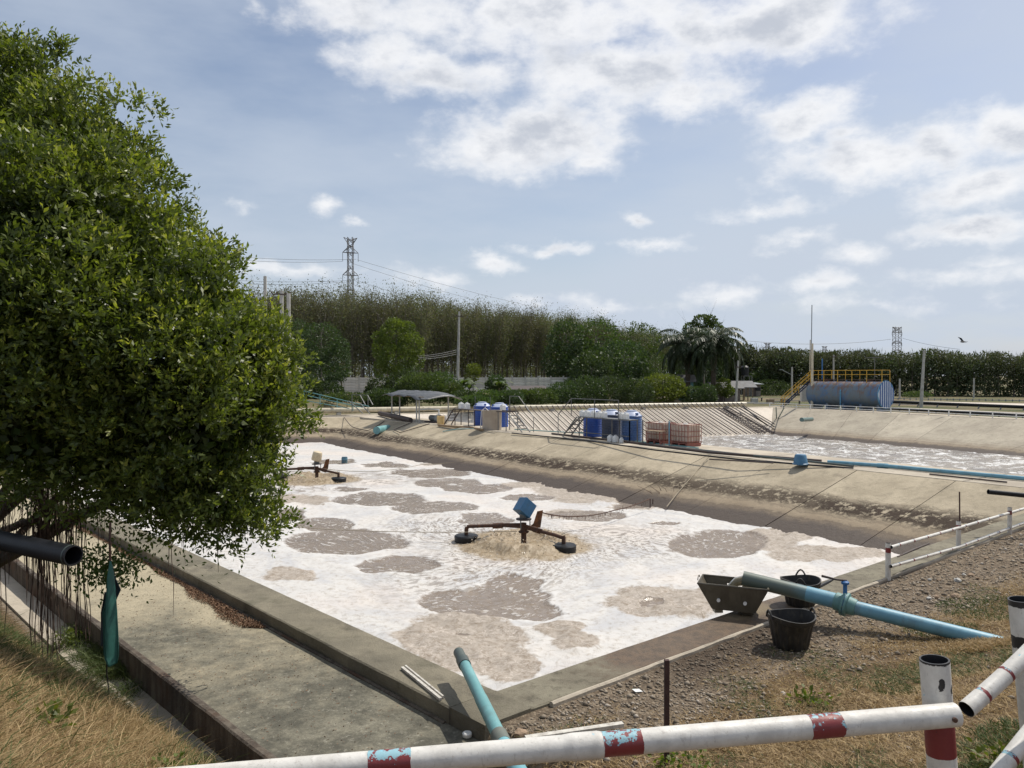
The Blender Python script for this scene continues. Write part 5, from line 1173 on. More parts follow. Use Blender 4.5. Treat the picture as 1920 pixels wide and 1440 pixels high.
tpA, hA = pylon('tall lattice power pylon rising behind the leafless plantation', 657, 445, 230, 4.2, 1.5, 45, (1.0, 4.6, 11.3, 17.6), (2.0, 2.3, 2.3, 2.5), .085)
pylon('grey lattice pylon over the treeline beyond the blue tank', 1682, 613, 640, 10, 5, 45, (1.0, 4.5, 13.5, 21.0), (4.8, 5.4, 5.4, 5.4), .17, full=False)
pylon('tiny far pylon on the horizon beside the palms', 1439, 643, 980, 8, 4, 45, (1.0, 6), (6, 7), .22, full=False)
pylon('tiny faint pylon on the horizon behind the antenna pole', 1546, 649, 1050, 8, 4, 45, (1.0, 6), (5, 6), .18, full=False)
def wire(label, pts, r, sag, name='power_line'):
    out = []
    for i in range(len(pts) - 1):
        for j in range(16):
            s = j / 16; out.append(pts[i].lerp(pts[i + 1], s) - Vector((0, 0, sag * 4 * s * (1 - s))))
    out.append(pts[-1]); return tag(G().tube(out, r, 4).build(name, M_wire), label, 'cable', 'overhead power lines')
wl_ = [('upper conductor from the big pylon arm leaning over to the right', [(670, 487, 230), (1085, 592, 330)]), ('second conductor below it from the big pylon to the right', [(655, 492, 232), (1020, 592, 330)]),
       ('lower conductor leaving the big pylon to the right', [(670, 526, 230), (870, 574, 300)]), ('lowest conductor dipping to the plantation from the big pylon', [(655, 530, 232), (800, 572, 300)]),
       ('top conductor from the tree to the upper arm of the big pylon', [(300, 472, 200), (643, 490, 230)]), ('conductor just above it reaching the pylon from the left', [(300, 466, 202), (668, 486, 231)]),
       ('lower conductor from the left meeting the second arm', [(300, 520, 200), (643, 529, 230)]), ('conductor above it to the second arm from the left', [(300, 514, 202), (668, 525, 231)])]
for l_, p_ in wl_: wire(l_, [Q(*q) for q in p_], .042, 1.2)
for i, (y0, y1) in enumerate(((632, 626), (636, 630), (640, 634), (645, 638))):
    wire(['highest', 'second', 'third', 'lowest'][i] + ' of the low slack wires reaching the transformer pole', [Q(330, y0 + 6, 62), Q(545, y1, 60)], .022, .35)
for i, (y0, y1) in enumerate(((668, 655), (671, 659), (674, 663))):
    wire(['upper', 'middle', 'lower'][i] + ' of the wires reaching the weathered pole by the bright green tree', [Q(780, y0, 90), Q(860, y1, 96)], .022, .15)
wire('faint line from the palms to the far right pylon', [Q(1390, 638, 600), Q(1670, 636, 640)], .12, 3.5); wire('faint line dropping right from the far right pylon', [Q(1692, 634, 640), Q(1800, 655, 500)], .10, 1)
# boundary wall of precast slabs
bw = thing('boundary_wall', 'long pale precast concrete slab wall in front of the plantation', 'wall', Q(700, 735, 103))
w0, w1 = Q(470, 735, 98), Q(1080, 736, 112); w0.z = w1.z = 0; uw = (w1 - w0).normalized(); Lw = (w1 - w0).length; nb = int(Lw / 1.95); mw = uw.to_track_quat('X', 'Z').to_matrix()
zw = 1.25; slab_me = G().box((0, 0, 0), (1.84, .06, .325)).mesh('slab'); post_me = G().box((0, 0, 0), (.16, .18, 2.35)).mesh('post')
M_pre = simple('precast', (.60, .58, .54), (.48, .46, .42), .9, 1.5, dirt=(.22, .20, .17), dirtamt=.6, objvar=.15)
slab_me.materials.append(M_pre); post_me.materials.append(M_pole)
for i in range(nb + 1):
    q = w0 + uw * (i * 1.95); o_ = link('post', post_me, None, bw, True); o_.location = (q.x, q.y, zw + 1.1); o_.rotation_euler = (0, 0, math.atan2(uw.y, uw.x))
    if i < nb:
        for j in range(6):
            if random.random() < .02: continue
            o_ = link('wall_slab', slab_me, None, bw, True); c_ = q + uw * .975; o_.location = (c_.x, c_.y, zw + .12 + j * .352); o_.rotation_euler = (random.uniform(-.04, .06), 0, math.atan2(uw.y, uw.x))
# railings and walkway left of the shelter
rl = thing('walkway_railing', 'pale green pipe railing sloping down to the walkway left of the shelter', 'railing', Q(620, 765, 70))
for (a, b_) in (((545, 727, 72), (692, 762, 67)), ((545, 735, 72), (680, 764, 67)), ((545, 746, 71.5), (655, 766, 67.5))): bars(rl, 'rail', [(Q(*a), Q(*b_))], .028, M_pipeteal)
for px_, yt, yb, d_ in ((570, 733, 752, 71), (600, 740, 758, 70), (632, 748, 768, 69), (662, 755, 770, 68)): bars(rl, 'post', [(Q(px_, yt, d_), Q(px_, yb, d_))], .028, M_pipeteal)
st_ = thing('step_frame', 'small steel step frame over the cream main near the shelter', 'steps', Q(680, 772, 67.5))
for (a, b_) in (((660, 740, 67.5), (660, 772, 67.5)), ((690, 741, 67.5), (690, 772, 67.5)), ((660, 740, 67.5), (690, 741, 67.5)), ((675, 741, 67), (685, 759, 66.5)), ((689, 741, 67), (699, 759, 66.5)), ((654, 752, 68), (680, 775, 66.5)), ((676, 757, 67), (694, 776, 66))): bars(st_, 'bar', [(Q(*a), Q(*b_))], .03, M_steel)
# white low rail along the right bank
wr_ = thing('low_railing', 'low white pipe railing along the right bank of the far pond', 'railing', (FC.x, FC.y, 0))
a0 = FC - uF * 1 + nF * .5; bars(wr_, 'rail', [(Vector((a0.x, a0.y, .48)), Vector(((a0 + uF * 45).x, (a0 + uF * 45).y, .48))), (Vector((a0.x, a0.y, .22)), Vector(((a0 + uF * 45).x, (a0 + uF * 45).y, .22)))], .028, M_white)
for i in range(24):
    q = a0 + uF * (i * 1.9); bars(wr_, 'post', [(Vector((q.x, q.y, 0)), Vector((q.x, q.y, .52)))], .035, M_white)
# black pipe runs and far rail beyond
for i, (pa, pb_, lab) in enumerate(((( 1640, 764, 82), (1990, 783, 63), 'nearer black pipe run beyond the right bank'), ((1640, 752, 95), (1990, 766, 78), 'thicker upper black pipe run on stays beyond the right bank'))):
    t = thing('black_main', lab, 'pipe', Q(1800, 760, 75)); A_ = Q(*pa); B_ = Q(*pb_)
    G().tube([A_, B_], .12 + .06 * i, 12).build('pipe', M_black, t, True, True)
    for j in range(9):
        q = A_.lerp(B_, (j + .5) / 9); bars(t, 'stay', [(q, Vector((q.x - .8 * i, q.y - .5 * i, q.z - .95)))], .05, M_steel)
t = thing('far_railing', 'far pale railing with many posts under the right treeline', 'railing', Q(1800, 750, 110))
A_ = Q(1640, 747, 118); B_ = Q(1990, 752, 106)
for dz_ in (0, -.35): bars(t, 'rail', [(A_ + Vector((0, 0, dz_)), B_ + Vector((0, 0, dz_)))], .05, M_galv)
for j in range(30):
    q = A_.lerp(B_, j / 29); bars(t, 'post', [(q + Vector((0, 0, .15)), q - Vector((0, 0, .8)))], .05, M_galv)
for (pa, pb_, w_, nm) in (((1640, 772, 84), (2000, 788, 66), 2.5, 'pale_apron'), ((1640, 757, 100), (2000, 768, 84), 8, 'pale_apron_far')):
    A_ = Q(*pa); B_ = Q(*pb_); u_ = (B_ - A_).normalized(); v_ = Vector((-u_.y, u_.x, 0)); v_ = v_ if v_.y > 0 else -v_
    G().hexa([Vector((p.x, p.y, .06 if 'far' not in nm else .12)) for p in (A_, B_, B_ + v_ * w_, A_ + v_ * w_)], [Vector((p.x, p.y, -.3)) for p in (A_, B_, B_ + v_ * w_, A_ + v_ * w_)]).build('concrete_apron', M_lateral)['kind'] = 'structure'
# sheds
def shed(name, label, px0, px1, d, dep, hw, hr, wallm, roofm, mono=False, open_=False, z0=None):
    a, b_ = Q(px0, 740, d), Q(px1, 740, d); zb_ = H(a.x, a.y) if z0 is None else z0
    t = thing(name, label, 'shed', ((a.x + b_.x) / 2, d, zb_)); W_ = b_.x - a.x
    if not open_:
        for (cx, cy, sx, sy, nm) in ((0, 0, W_, .08, 'wall'), (0, dep, W_, .08, 'wall'), (-W_ / 2 + .04, dep / 2, .08, dep - .1, 'wall'), (W_ / 2 - .04, dep / 2, .08, dep - .1, 'wall')): G().box((cx, cy, hw / 2), (sx, sy, hw)).build(nm, wallm, t)
        G().box((-W_ * .2, -.05, hw * .42), (.8, .05, hw * .8)).build('door', M_darksteel, t); G().box((W_ * .2, -.05, hw * .6), (.9, .05, .6)).build('window', M_black, t)
    else:
        for sx in (-1, -.33, .33, 1):
            for sy in (0, dep): G().box((sx * W_ / 2 * .95, sy, hw / 2), (.12, .12, hw)).build('post', M_wood, t)
    e_ = .5
    if mono: G().hexa([(-W_ / 2 - e_, -e_, hw), (W_ / 2 + e_, -e_, hw), (W_ / 2 + e_, dep + e_, hw + hr), (-W_ / 2 - e_, dep + e_, hw + hr)], [(-W_ / 2 - e_, -e_, hw - .06), (W_ / 2 + e_, -e_, hw - .06), (W_ / 2 + e_, dep + e_, hw + hr - .06), (-W_ / 2 - e_, dep + e_, hw + hr - .06)]).build('roof', roofm, t)
    else:
        for (y0, z0_, y1, z1) in ((-e_, hw - .1, dep / 2, hw + hr), (dep + e_, hw - .1, dep / 2, hw + hr)):
            G().hexa([(-W_ / 2 - e_, y0, z0_), (W_ / 2 + e_, y0, z0_), (W_ / 2 + e_, y1, z1), (-W_ / 2 - e_, y1, z1)], [(-W_ / 2 - e_, y0, z0_ - .07), (W_ / 2 + e_, y0, z0_ - .07), (W_ / 2 + e_, y1, z1 - .07), (-W_ / 2 - e_, y1, z1 - .07)]).build('roof', roofm, t)
    return t
M_teal = simple('wall_turquoise', (.16, .34, .36), (.13, .28, .30), .8, 2, dirt=(.12, .12, .10), dirtamt=.4)
M_plank = simple('grey_boards', (.22, .19, .17), (.15, .13, .12), .85, 2, dirt=(.09, .08, .07), dirtamt=.5)
shed('turquoise_shed', 'small turquoise walled shed between the bush and the palms', 1281, 1300, 112, 3, 2.9, .9, M_teal, M_tin)
shed('tin_roofed_shed', 'low grey boarded shed with a dark tin roof beside the palm trunk', 1340, 1388, 108, 4, 2.0, .75, M_plank, M_tin)
shed('open_shed', 'open sided shed with a brown tin roof right of the concrete pole', 1384, 1412, 112, 4, 2.1, .8, M_plank, M_tin, open_=True)
shed('far_shed', 'little far shed with a flat pale roof left of the street lamp', 1408, 1426, 135, 4, 2.2, .25, M_plank, M_galv, mono=True)
shed('dark_shed', 'low dark open shed under a lean-to roof before the boundary wall', 964, 1018, 92, 3, 1.5, .5, M_darksteel, M_darksteel, mono=True, open_=True, z0=.3)
wt = thing('water_tower', 'small steel stand with a black tank above the sheds', 'water tower', Q(1400, 728, 125)); wb = Q(1400, 728, 125)
for sx in (-.65, .65):
    for sy in (-.65, .65): bars(wt, 'leg', [(wb + Vector((sx, sy, -1.2)), wb + Vector((sx, sy, 2.0)))], .06, M_steel)
for z_ in (.8, 2.0): bars(wt, 'brace', [(wb + Vector((-.65, -.65, z_)), wb + Vector((.65, -.65, z_))), (wb + Vector((-.65, .65, z_)), wb + Vector((.65, .65, z_)))], .05, M_steel)
G().lathe([(.6, 2.05), (.62, 3.4), (.3, 3.7)], wb + Vector((-.3, 0, 0)), 18).build('tank', M_black, wt, True, True)
# clutter at the far corner
for i in range(9):
    c_ = Q(1400 + i * 11 + random.uniform(-4, 4), 748, random.uniform(96, 112)); c_.z = H(c_.x, c_.y)
    nm = ['pipe_bundle', 'crate', 'low_stand'][i % 3]
    if i % 3 == 0: o_ = G(); [o_.tube([c_ + Vector((-1.2, q * .12, .1 + .1 * (q % 2))), c_ + Vector((1.2, q * .12, .12 + .1 * (q % 2)))], .05, 6) for q in range(4)]; o_ = o_.build(nm, M_pole)
    elif i % 3 == 1: o_ = G().box(c_ + Vector((0, 0, .3)), (.9, .7, .6)).build(nm, [M_pole, M_wood, M_galv][(i // 3) % 3], bevel=.04)
    else: o_ = G(); o_.box(c_ + Vector((0, 0, .5)), (1.6, .5, .06)); [o_.box(c_ + Vector((sx, 0, .25)), (.06, .45, .5)) for sx in (-.7, .7)]; o_ = o_.build(nm, M_steel)
    tag(o_, ['pale pipes bundled on the ground', 'box like crate standing', 'low metal stand'][i % 3] + ' in the far yard, ' + ['nearest the sheds', 'second on from the sheds', 'third on from the sheds', 'fourth from the sheds', 'in the middle of the yard clutter', 'just past the middle of the clutter', 'third before the yellow stair', 'second before the yellow stair', 'closest to the yellow stair'][i], ['pipes', 'crate', 'stand'][i % 3])
# bird
bd = Q(1806, 641, 70); g_ = G(); g_.lathe([(.01, -.3), (.06, -.18), (.075, 0), (.05, .15), (.03, .22), (.005, .3)], bd, 10, M=Matrix.Rotation(math.pi / 2, 3, 'Y'))
for s, (dx_, dz_) in ((1, (-.30, .42)), (-1, (.42, -.05))):
    g_.add([bd + Vector((-.12, 0, 0)), bd + Vector((.12, 0, 0)), bd + Vector((dx_ * .6 + .08, .1 * s, dz_ * .7 + .06)), bd + Vector((dx_ - .1, .2 * s, dz_ + .05)), bd + Vector((dx_ * .6 - .08, .1 * s, dz_ * .7 - .02))], [(0, 1, 2, 3, 4), (4, 3, 2, 1, 0)])
tag(g_.build('bird', M_black, None, True), 'dark bird gliding above the treeline at the right', 'bird')
# ---------------------------------------------------------------- vegetation
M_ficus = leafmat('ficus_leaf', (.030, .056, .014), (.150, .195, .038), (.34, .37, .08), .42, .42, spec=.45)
M_green1 = leafmat('leaf_bright', (.055, .085, .018), (.13, .165, .035), (.17, .20, .05), .55, .4)
M_green2 = leafmat('leaf_dark', (.028, .048, .020), (.058, .088, .032), None, .55, .3)
M_green3 = leafmat('leaf_mid', (.035, .065, .022), (.075, .11, .035), (.11, .14, .05), .55, .35)
M_palm = leafmat('leaf_palm', (.026, .042, .020), (.06, .085, .042), None, .45, .2)
M_dryl = leafmat('leaf_rubber', (.105, .10, .070), (.19, .18, .13), (.095, .12, .045), .8, .3, objvar=.2)
M_farwood = leafmat('leaf_farwood', (.045, .058, .032), (.080, .098, .048), (.11, .11, .07), .7, .2, objvar=.2)
def cloud(blobs, n, L, W, updir=.3, tintf=None, shell=.65):
    """leaf quads filling ellipsoids: blobs = (x,y,z,rx,ry,rz)"""
    B_ = np.array(blobs, float); wt_ = (B_[:, 3] * B_[:, 4] * B_[:, 5]) ** .67; idx = rng.choice(len(B_), n, p=wt_ / wt_.sum()); b_ = B_[idx]
    d = rdir(n); r = shell + (1 - shell) * rng.uniform(0, 1, n) ** .6; r *= 1 + .16 * (fbm(d[:, 0] * 3 + idx * 7, d[:, 2] * 3 + d[:, 1] * 2, 1.3, 3, 3) - .5) * 3
    p = b_[:, :3] + d * b_[:, 3:] * r[:, None]
    ld = unit(d * .6 + rng.normal(0, .6, (n, 3)) + [0, 0, updir])
    s = rng.uniform(.7, 1.3, n); v_, f_ = leaves(p, ld, L * s, W * s)
    cl = fbm(p[:, 0] * 1.1, p[:, 2] * 1.1 + p[:, 1] * .9, .9, 2, 6)
    ti = np.clip(.1 + .55 * cl + .35 * rng.uniform(0, 1, n) + .12 * (d[:, 2]), 0, 1)
    return v_, np.repeat(ti, 4)
def limbs(g_, base, top, r0, nb, spread, seed=0, levels=2):
    rr = random.Random(seed); base, top = Vector(base), Vector(top)
    pts = [base, base.lerp(top, .35) + Vector((rr.uniform(-.1, .1), 0, 0)) * (top - base).length * .3, base.lerp(top, .7), top]
    g_.tube(pts, [r0, r0 * .75, r0 * .5, r0 * .2], 7)
    if levels:
        for i in range(nb):
            s = rr.uniform(.35, .9); q = base.lerp(top, s); a = rr.uniform(0, 2 * math.pi); L = (top - base).length * rr.uniform(.3, .5)
            tip = q + Vector((math.cos(a) * spread * L, math.sin(a) * spread * L, L * .85)); limbs(g_, q, tip, r0 * .45 * (1.2 - s), nb - 1, spread, rr.randint(0, 9999), levels - 1)
def tree_thing(name, label, px_, d, ybase, crown, n, L, W, mat, trunk_r=.15, group=None, updir=.3, bark=M_rbark, seed=1, cat='tree', zb=None):
    """crown = list of (px,py,rpx,rpy,ddepth)"""
    c_ = Q(px_, 700, d); zb_ = H(c_.x, c_.y) if zb is None else zb; t = thing(name, label, cat, (c_.x, d, zb_), group)
    bl = []
    for (cx, cy, rx, ry, dd_) in crown:
        q = Q(cx, cy, d + dd_); sx = (d + dd_) / F; bl.append((q.x - c_.x, q.y - d, q.z - zb_, rx * sx, rx * sx * .9, ry * sx))
    v_, ti = cloud(bl, n, L, W, updir); link('crown', npmesh('crown', v_, np.arange(len(v_)).reshape(-1, 4), {'tint': ti}), mat, t)
    zt_ = max(b_[2] + b_[5] * .3 for b_ in bl); g_ = G(); limbs(g_, (0, 0, -.2), (bl[0][0] * .6, 0, zt_), trunk_r, 4, .7, seed); g_.build('trunk', bark, t, True)
    return t
# --- rubber plantation: prototypes, then copies
def rubber_mesh(seed, hgt=15.0, nl=3400, leafy=.35):
    g_ = G(); rr = random.Random(seed); r0 = .13
    fork = hgt * rr.uniform(.22, .36); g_.tube([(0, 0, -.3), (rr.uniform(-.15, .15), rr.uniform(-.1, .1), fork * .5), (0, 0, fork)], [r0, r0 * .85, r0 * .7], 6)
    tips = []
    for i in range(rr.randint(4, 6)):
        a = i * 2 * math.pi / 5 + rr.uniform(-.4, .4); sp = rr.uniform(.7, 2.1); z1 = hgt * rr.uniform(.84, 1.0); p0 = Vector((0, 0, fork + rr.uniform(-.5, 1.5)))
        p1 = Vector((math.cos(a) * sp * .55, math.sin(a) * sp * .55, (p0.z + z1) / 2)); p2 = Vector((math.cos(a) * sp, math.sin(a) * sp, z1)); g_.tube([p0, p1, p2], [.07, .045, .015], 4); tips += [(p0, p1), (p1, p2), (p1, p2)]
        for j in range(7):
            s = rr.uniform(.05, .9); q = p1.lerp(p2, s) if j > 3 else p0.lerp(p1, max(s, .15)); e = q + Vector((rr.uniform(-1, 1), rr.uniform(-1, 1), rr.uniform(1.2, 2.6))); g_.tube([q, e], [.03, .008], 3); tips.append((q, e))
    A = np.array([t_[0] for t_ in tips]); B_ = np.array([t_[1] for t_ in tips]); rs_ = np.random.default_rng(seed)
    nt_ = 700; idx = rs_.integers(0, len(tips), nt_); s = rs_.uniform(.1, 1.02, nt_)[:, None]; p = A[idx] * (1 - s) + B_[idx] * s + rs_.normal(0, .12, (nt_, 3))
    d = unit(rs_.normal(0, 1.0, (nt_, 3)) + [0, 0, .7]); v1, _ = leaves(p, d, rs_.uniform(.4, 1.0, nt_), rs_.uniform(.03, .05, nt_)); t1 = np.repeat(rs_.uniform(0, .6, nt_), 4)
    idx = rs_.integers(0, len(tips), nl); s = rs_.uniform(-.1, 1.05, nl)[:, None]; p = A[idx] * (1 - s) + B_[idx] * s + rs_.normal(0, .8, (nl, 3))
    keep = p[:, 2] > fork * .8; p = p[keep]; n = len(p); d = rdir(n); sz = rs_.uniform(.12, .32, n); v2, _ = leaves(p, d, sz, sz * .6); t2 = np.repeat(np.where(rs_.uniform(0, 1, n) < leafy, .97, rs_.uniform(0, .72, n)), 4)
    V = np.concatenate([v1, v2]); T_ = np.concatenate([t1, t2])
    return g_.mesh('trunk', True), npmesh('crown', V, np.arange(len(V)).reshape(-1, 4), {'tint': T_}), V, T_
protos = [rubber_mesh(100 + i, 15, 3400, [.15, .3, .5, .2, .75, .4][i]) for i in range(6)]
for a, b_, *_ in protos: a.materials.append(M_rbark); b_.materials.append(M_dryl)
# front edge of the plantation, from pixel column and top height
def edge(s):                      # s metres along the forest edge
    return None
ft = [(430, 541), (560, 543), (750, 558), (1000, 585), (1150, 602), (1300, 622)]
fx = [Q(px_, 700, 12.6 * F / (705 - py_)).xy for px_, py_ in ft]
def epoint(u):
    i = min(int(u), len(fx) - 2); return fx[i].lerp(fx[i + 1], u - i)
pos_l = []; u = 0.0
while u < len(fx) - 1.001:
    p = epoint(u); seg = (fx[int(u) + 1] - fx[int(u)]); pos_l.append((p, seg.normalized())); u += 2.5 / seg.length
cnt = 0; first = {}
GR = 'rubber trees of the plantation behind the concrete wall'
for row in range(4):
    for (p, sg) in pos_l:
        if cnt >= 290: break
        if row == 3 and random.random() < .4: continue
        nn = Vector((-sg.y, sg.x)); nn = nn if nn.y > 0 else -nn; q = p + nn * (row * 3.4) + Vector((random.uniform(-.5, .5), random.uniform(-.5, .5)))
        frac = (q.x / q.y * F + 960)
        pi = random.choice([0, 1, 3, 5, 2] if frac < 1020 else [2, 4, 5, 2, 4])
        t = thing('rubber_tree', ('slender half leafless rubber tree, ' + ['front', 'second', 'third', 'fourth'][row] + ' row, ' + ('left of the lattice pylon' if frac < 640 else 'between the pylon and the bright green tree' if frac < 790 else 'around the weathered pole' if frac < 900 else 'between the weathered pole and the dark trees')) if frac < 1020 else 'greener rubber tree at the receding end, ' + ['front', 'second', 'third', 'fourth'][row] + (' row, above the dark trees' if frac < 1180 else ' row, close to the palms'), 'tree', (q.x, q.y, H(q.x, q.y)), GR if frac < 1020 else 'greener trees at the receding end of the plantation', random.uniform(0, 6.28))
        sc_v = random.uniform(.90, 1.06); t.scale = (sc_v, sc_v, sc_v * random.uniform(.95, 1.03))
        link('trunk', protos[pi][0], None, t); link('crown', protos[pi][1], None, t); cnt += 1
# rows behind as one mass
Vs, Ts = [], []
for row in range(4, 13):
    for (p, sg) in pos_l[::2]:
        nn = Vector((-sg.y, sg.x)); nn = nn if nn.y > 0 else -nn; q = p + nn * (row * 4.0) + Vector((random.uniform(-1, 1), random.uniform(-1, 1)))
        _, _, V, T_ = protos[random.randrange(6)]; n4 = len(V) // 4; sel = np.random.default_rng(row).choice(n4, 620, replace=False); vv = V.reshape(n4, 4, 3)[sel].reshape(-1, 3).copy()
        c4 = np.repeat(vv.reshape(-1, 4, 3).mean(1), 4, axis=0); vv = c4 + (vv - c4) * 2.0; vv[:, 2] = np.where(np.repeat(np.random.default_rng(row + 9).uniform(0, 1, len(vv) // 4), 4) < .55, vv[:, 2] * .38 - .2, vv[:, 2])
        a = random.uniform(0, 6.28); ca, sa = math.cos(a), math.sin(a); vv = np.stack([vv[:, 0] * ca - vv[:, 1] * sa + q.x, vv[:, 0] * sa + vv[:, 1] * ca + q.y, vv[:, 2] * random.uniform(.92, 1.1) + 1.2], 1)
        Vs.append(vv); Ts.append(T_.reshape(n4, 4)[sel].ravel())
V = np.concatenate(Vs); tag(link('plantation_woods', npmesh('plantation_woods', V, np.arange(len(V)).reshape(-1, 4), {'tint': np.concatenate(Ts)}), M_dryl), 'rows of rubber trees deep inside the plantation', kind='stuff')
# far wood on the right, receding
ft2 = [(1290, 632), (1420, 655), (1560, 660), (1740, 661), (1960, 664), (2300, 664)]
Vs, Ts = [], []
FD_ = [168, 152, 143, 138, 132, 130]
pp = [Q(q[0], 700, d_).xy for q, d_ in zip(ft2, FD_)]; PH = [3.5 + (705 - q[1]) * d_ / F for q, d_ in zip(ft2, FD_)]; ftrees = []
for i in range(len(pp) - 1):
    L = (pp[i + 1] - pp[i]).length; n = int(L / 1.8)
    for j in range(n):
        for row in range(3):
            fr_ = (j + random.random()) / n; q = pp[i].lerp(pp[i + 1], fr_); hs_ = (PH[i] * (1 - fr_) + PH[i + 1] * fr_ + .1) / 12.9; ftrees.append((q.x + random.uniform(-1, 1), q.y + row * 3.5 + random.uniform(-1, 1), hs_ * random.uniform(.88, 1.08), row))
def farcrown(seed):
    rs_ = np.random.default_rng(seed); bl = [(rs_.normal(0, 1.3), rs_.normal(0, 1.3), z_, 2.7, 2.7, 1.9) for z_ in (1.2, 3.5, 5.5, 7.5, 9.5, 11.0, 8.5)]
    v_, ti = cloud(bl, 820, .70, .46, .3); tw = 110; p = np.stack([rs_.normal(0, 1.7, tw), rs_.normal(0, 1.7, tw), rs_.uniform(9.5, 12.2, tw)], 1)
    v2, _ = leaves(p, unit(rs_.normal(0, .35, (tw, 3)) + [0, 0, 1]), rs_.uniform(.9, 2.0, tw), .13); return np.concatenate([v_, v2]), np.concatenate([ti, np.full(tw * 4, .97)])
fcs = [farcrown(500 + i) for i in range(5)]; fme = []
for i, (v_, ti) in enumerate(fcs):
    me = npmesh('crown', v_, np.arange(len(v_)).reshape(-1, 4), {'tint': ti}); me.materials.append(M_farwood); fme.append(me)
tr_me = G().tube([(0, 0, -.3), (.1, 0, 5), (0, 0, 10)], [.2, .16, .06], 6).mesh('trunk'); tr_me.materials.append(M_rbark)
vis = 0
for (x_, y_, s_, row) in ftrees:
    pxx = x_ / y_ * F + 960
    if row == 0 and pxx < 1960 and vis < 70:
        t = thing('woodland_tree', 'dull green tree fronting the far wood, ' + ('between the palms and the yellow stair' if pxx < 1480 else 'behind the blue tank' if pxx < 1675 else 'between the striped tank end and the pole' if pxx < 1733 else 'right of the pole beyond the tank'), 'tree', (x_, y_, -.1), 'trees along the front of the far right wood', random.uniform(0, 6)); t.scale = (s_,) * 3
        link('trunk', tr_me, None, t); link('crown', random.choice(fme), None, t); vis += 1; continue
    v_, ti = random.choice(fcs); a = random.uniform(0, 6.28); ca, sa = math.cos(a), math.sin(a)
    Vs.append(np.stack([(v_[:, 0] * ca - v_[:, 1] * sa) * s_ + x_, (v_[:, 0] * sa + v_[:, 1] * ca) * s_ + y_, v_[:, 2] * s_ - .1], 1)); Ts.append(ti)
V = np.concatenate(Vs); tag(link('far_woods', npmesh('far_woods', V, np.arange(len(V)).reshape(-1, 4), {'tint': np.concatenate(Ts)}), M_farwood), 'mass of the dull green wood behind the blue tank', kind='stuff')
# dark green clump of tall trees
DG = 'dark trees in front of the plantation end'
for i, (px_, top, d, rx, lab, mt) in enumerate(((1062, 600, 128, 34, 'tall dark vine hung tree where the bare plantation ends', M_green2), (1118, 598, 132, 44, 'broad dark green tree between the bare plantation and the round bush', M_green3), (1170, 640, 118, 46, 'squat dark tree directly behind the round light bush', M_green2),
        (1200, 606, 150, 40, 'mid green tree standing left behind the first palm', M_green3), (1110, 660, 112, 40, 'dark leafy tree low in front of the plantation end, by the wall end', M_green2), (1335, 668, 128, 30, 'dark tree behind the right palm', M_green2), (1440, 690, 150, 42, 'rounded dark bushy tree left of the street lamp', M_green2))):
    cr = [(px_, top + 36, rx, 36, 0), (px_ - rx * .5, top + 75, rx * .8, 36, -2), (px_ + rx * .5, top + 80, rx * .8, 38, 2), (px_, top + 105, rx, 34, -1)]
    cr = [q for q in cr if q[1] < 745]; tree_thing('leafy_tree', lab, px_, d, 740, cr, 5200, .42, .26, mt, .22, seed=40 + i)
tree_thing('leafy_tree', 'bright yellow green tree rising before the grey plantation', 745, 88, 740, [(742, 628, 30, 26, 0), (772, 645, 22, 22, -1), (720, 655, 22, 24, 1), (745, 675, 36, 30, -1), (738, 608, 16, 12, 0), (764, 614, 14, 12, 0), (708, 632, 10, 10, 0), (786, 672, 10, 18, 0), (755, 705, 24, 22, -1), (712, 690, 12, 16, 0)], 9500, .24, .14, M_green1, .2, seed=3)
tree_thing('leafy_tree', 'feathery dark green tree right of the three poles', 605, 80, 740, [(600, 640, 40, 34, 0), (570, 670, 36, 30, -1), (630, 680, 30, 34, 1), (600, 700, 50, 28, 0), (640, 655, 16, 20, 0), (560, 625, 22, 26, 0)], 11000, .22, .10, M_green2, .18, seed=4)
tree_thing('round_bush', 'rounded light green bush between the dark trees and the turquoise shed', 1242, 100, 750, [(1242, 722, 42, 20, 0), (1215, 732, 24, 18, 0), (1268, 730, 20, 18, 0), (1240, 738, 42, 16, -1)], 7000, .26, .16, M_green1, .12, seed=5, cat='bush')
tree_thing('leafy_shrub', 'low yellowish shrub at the foot of the right palm', 1356, 106, 745, [(1356, 726, 14, 16, 0), (1366, 735, 10, 10, 0)], 900, .3, .18, M_green1, .06, seed=6, cat='bush')
tree_thing('leafy_shrub', 'small bright shrub above the wall beside the weathered pole', 888, 98, 735, [(888, 693, 14, 10, 0), (884, 706, 12, 12, 0)], 900, .26, .15, M_green1, .06, seed=7, cat='bush')
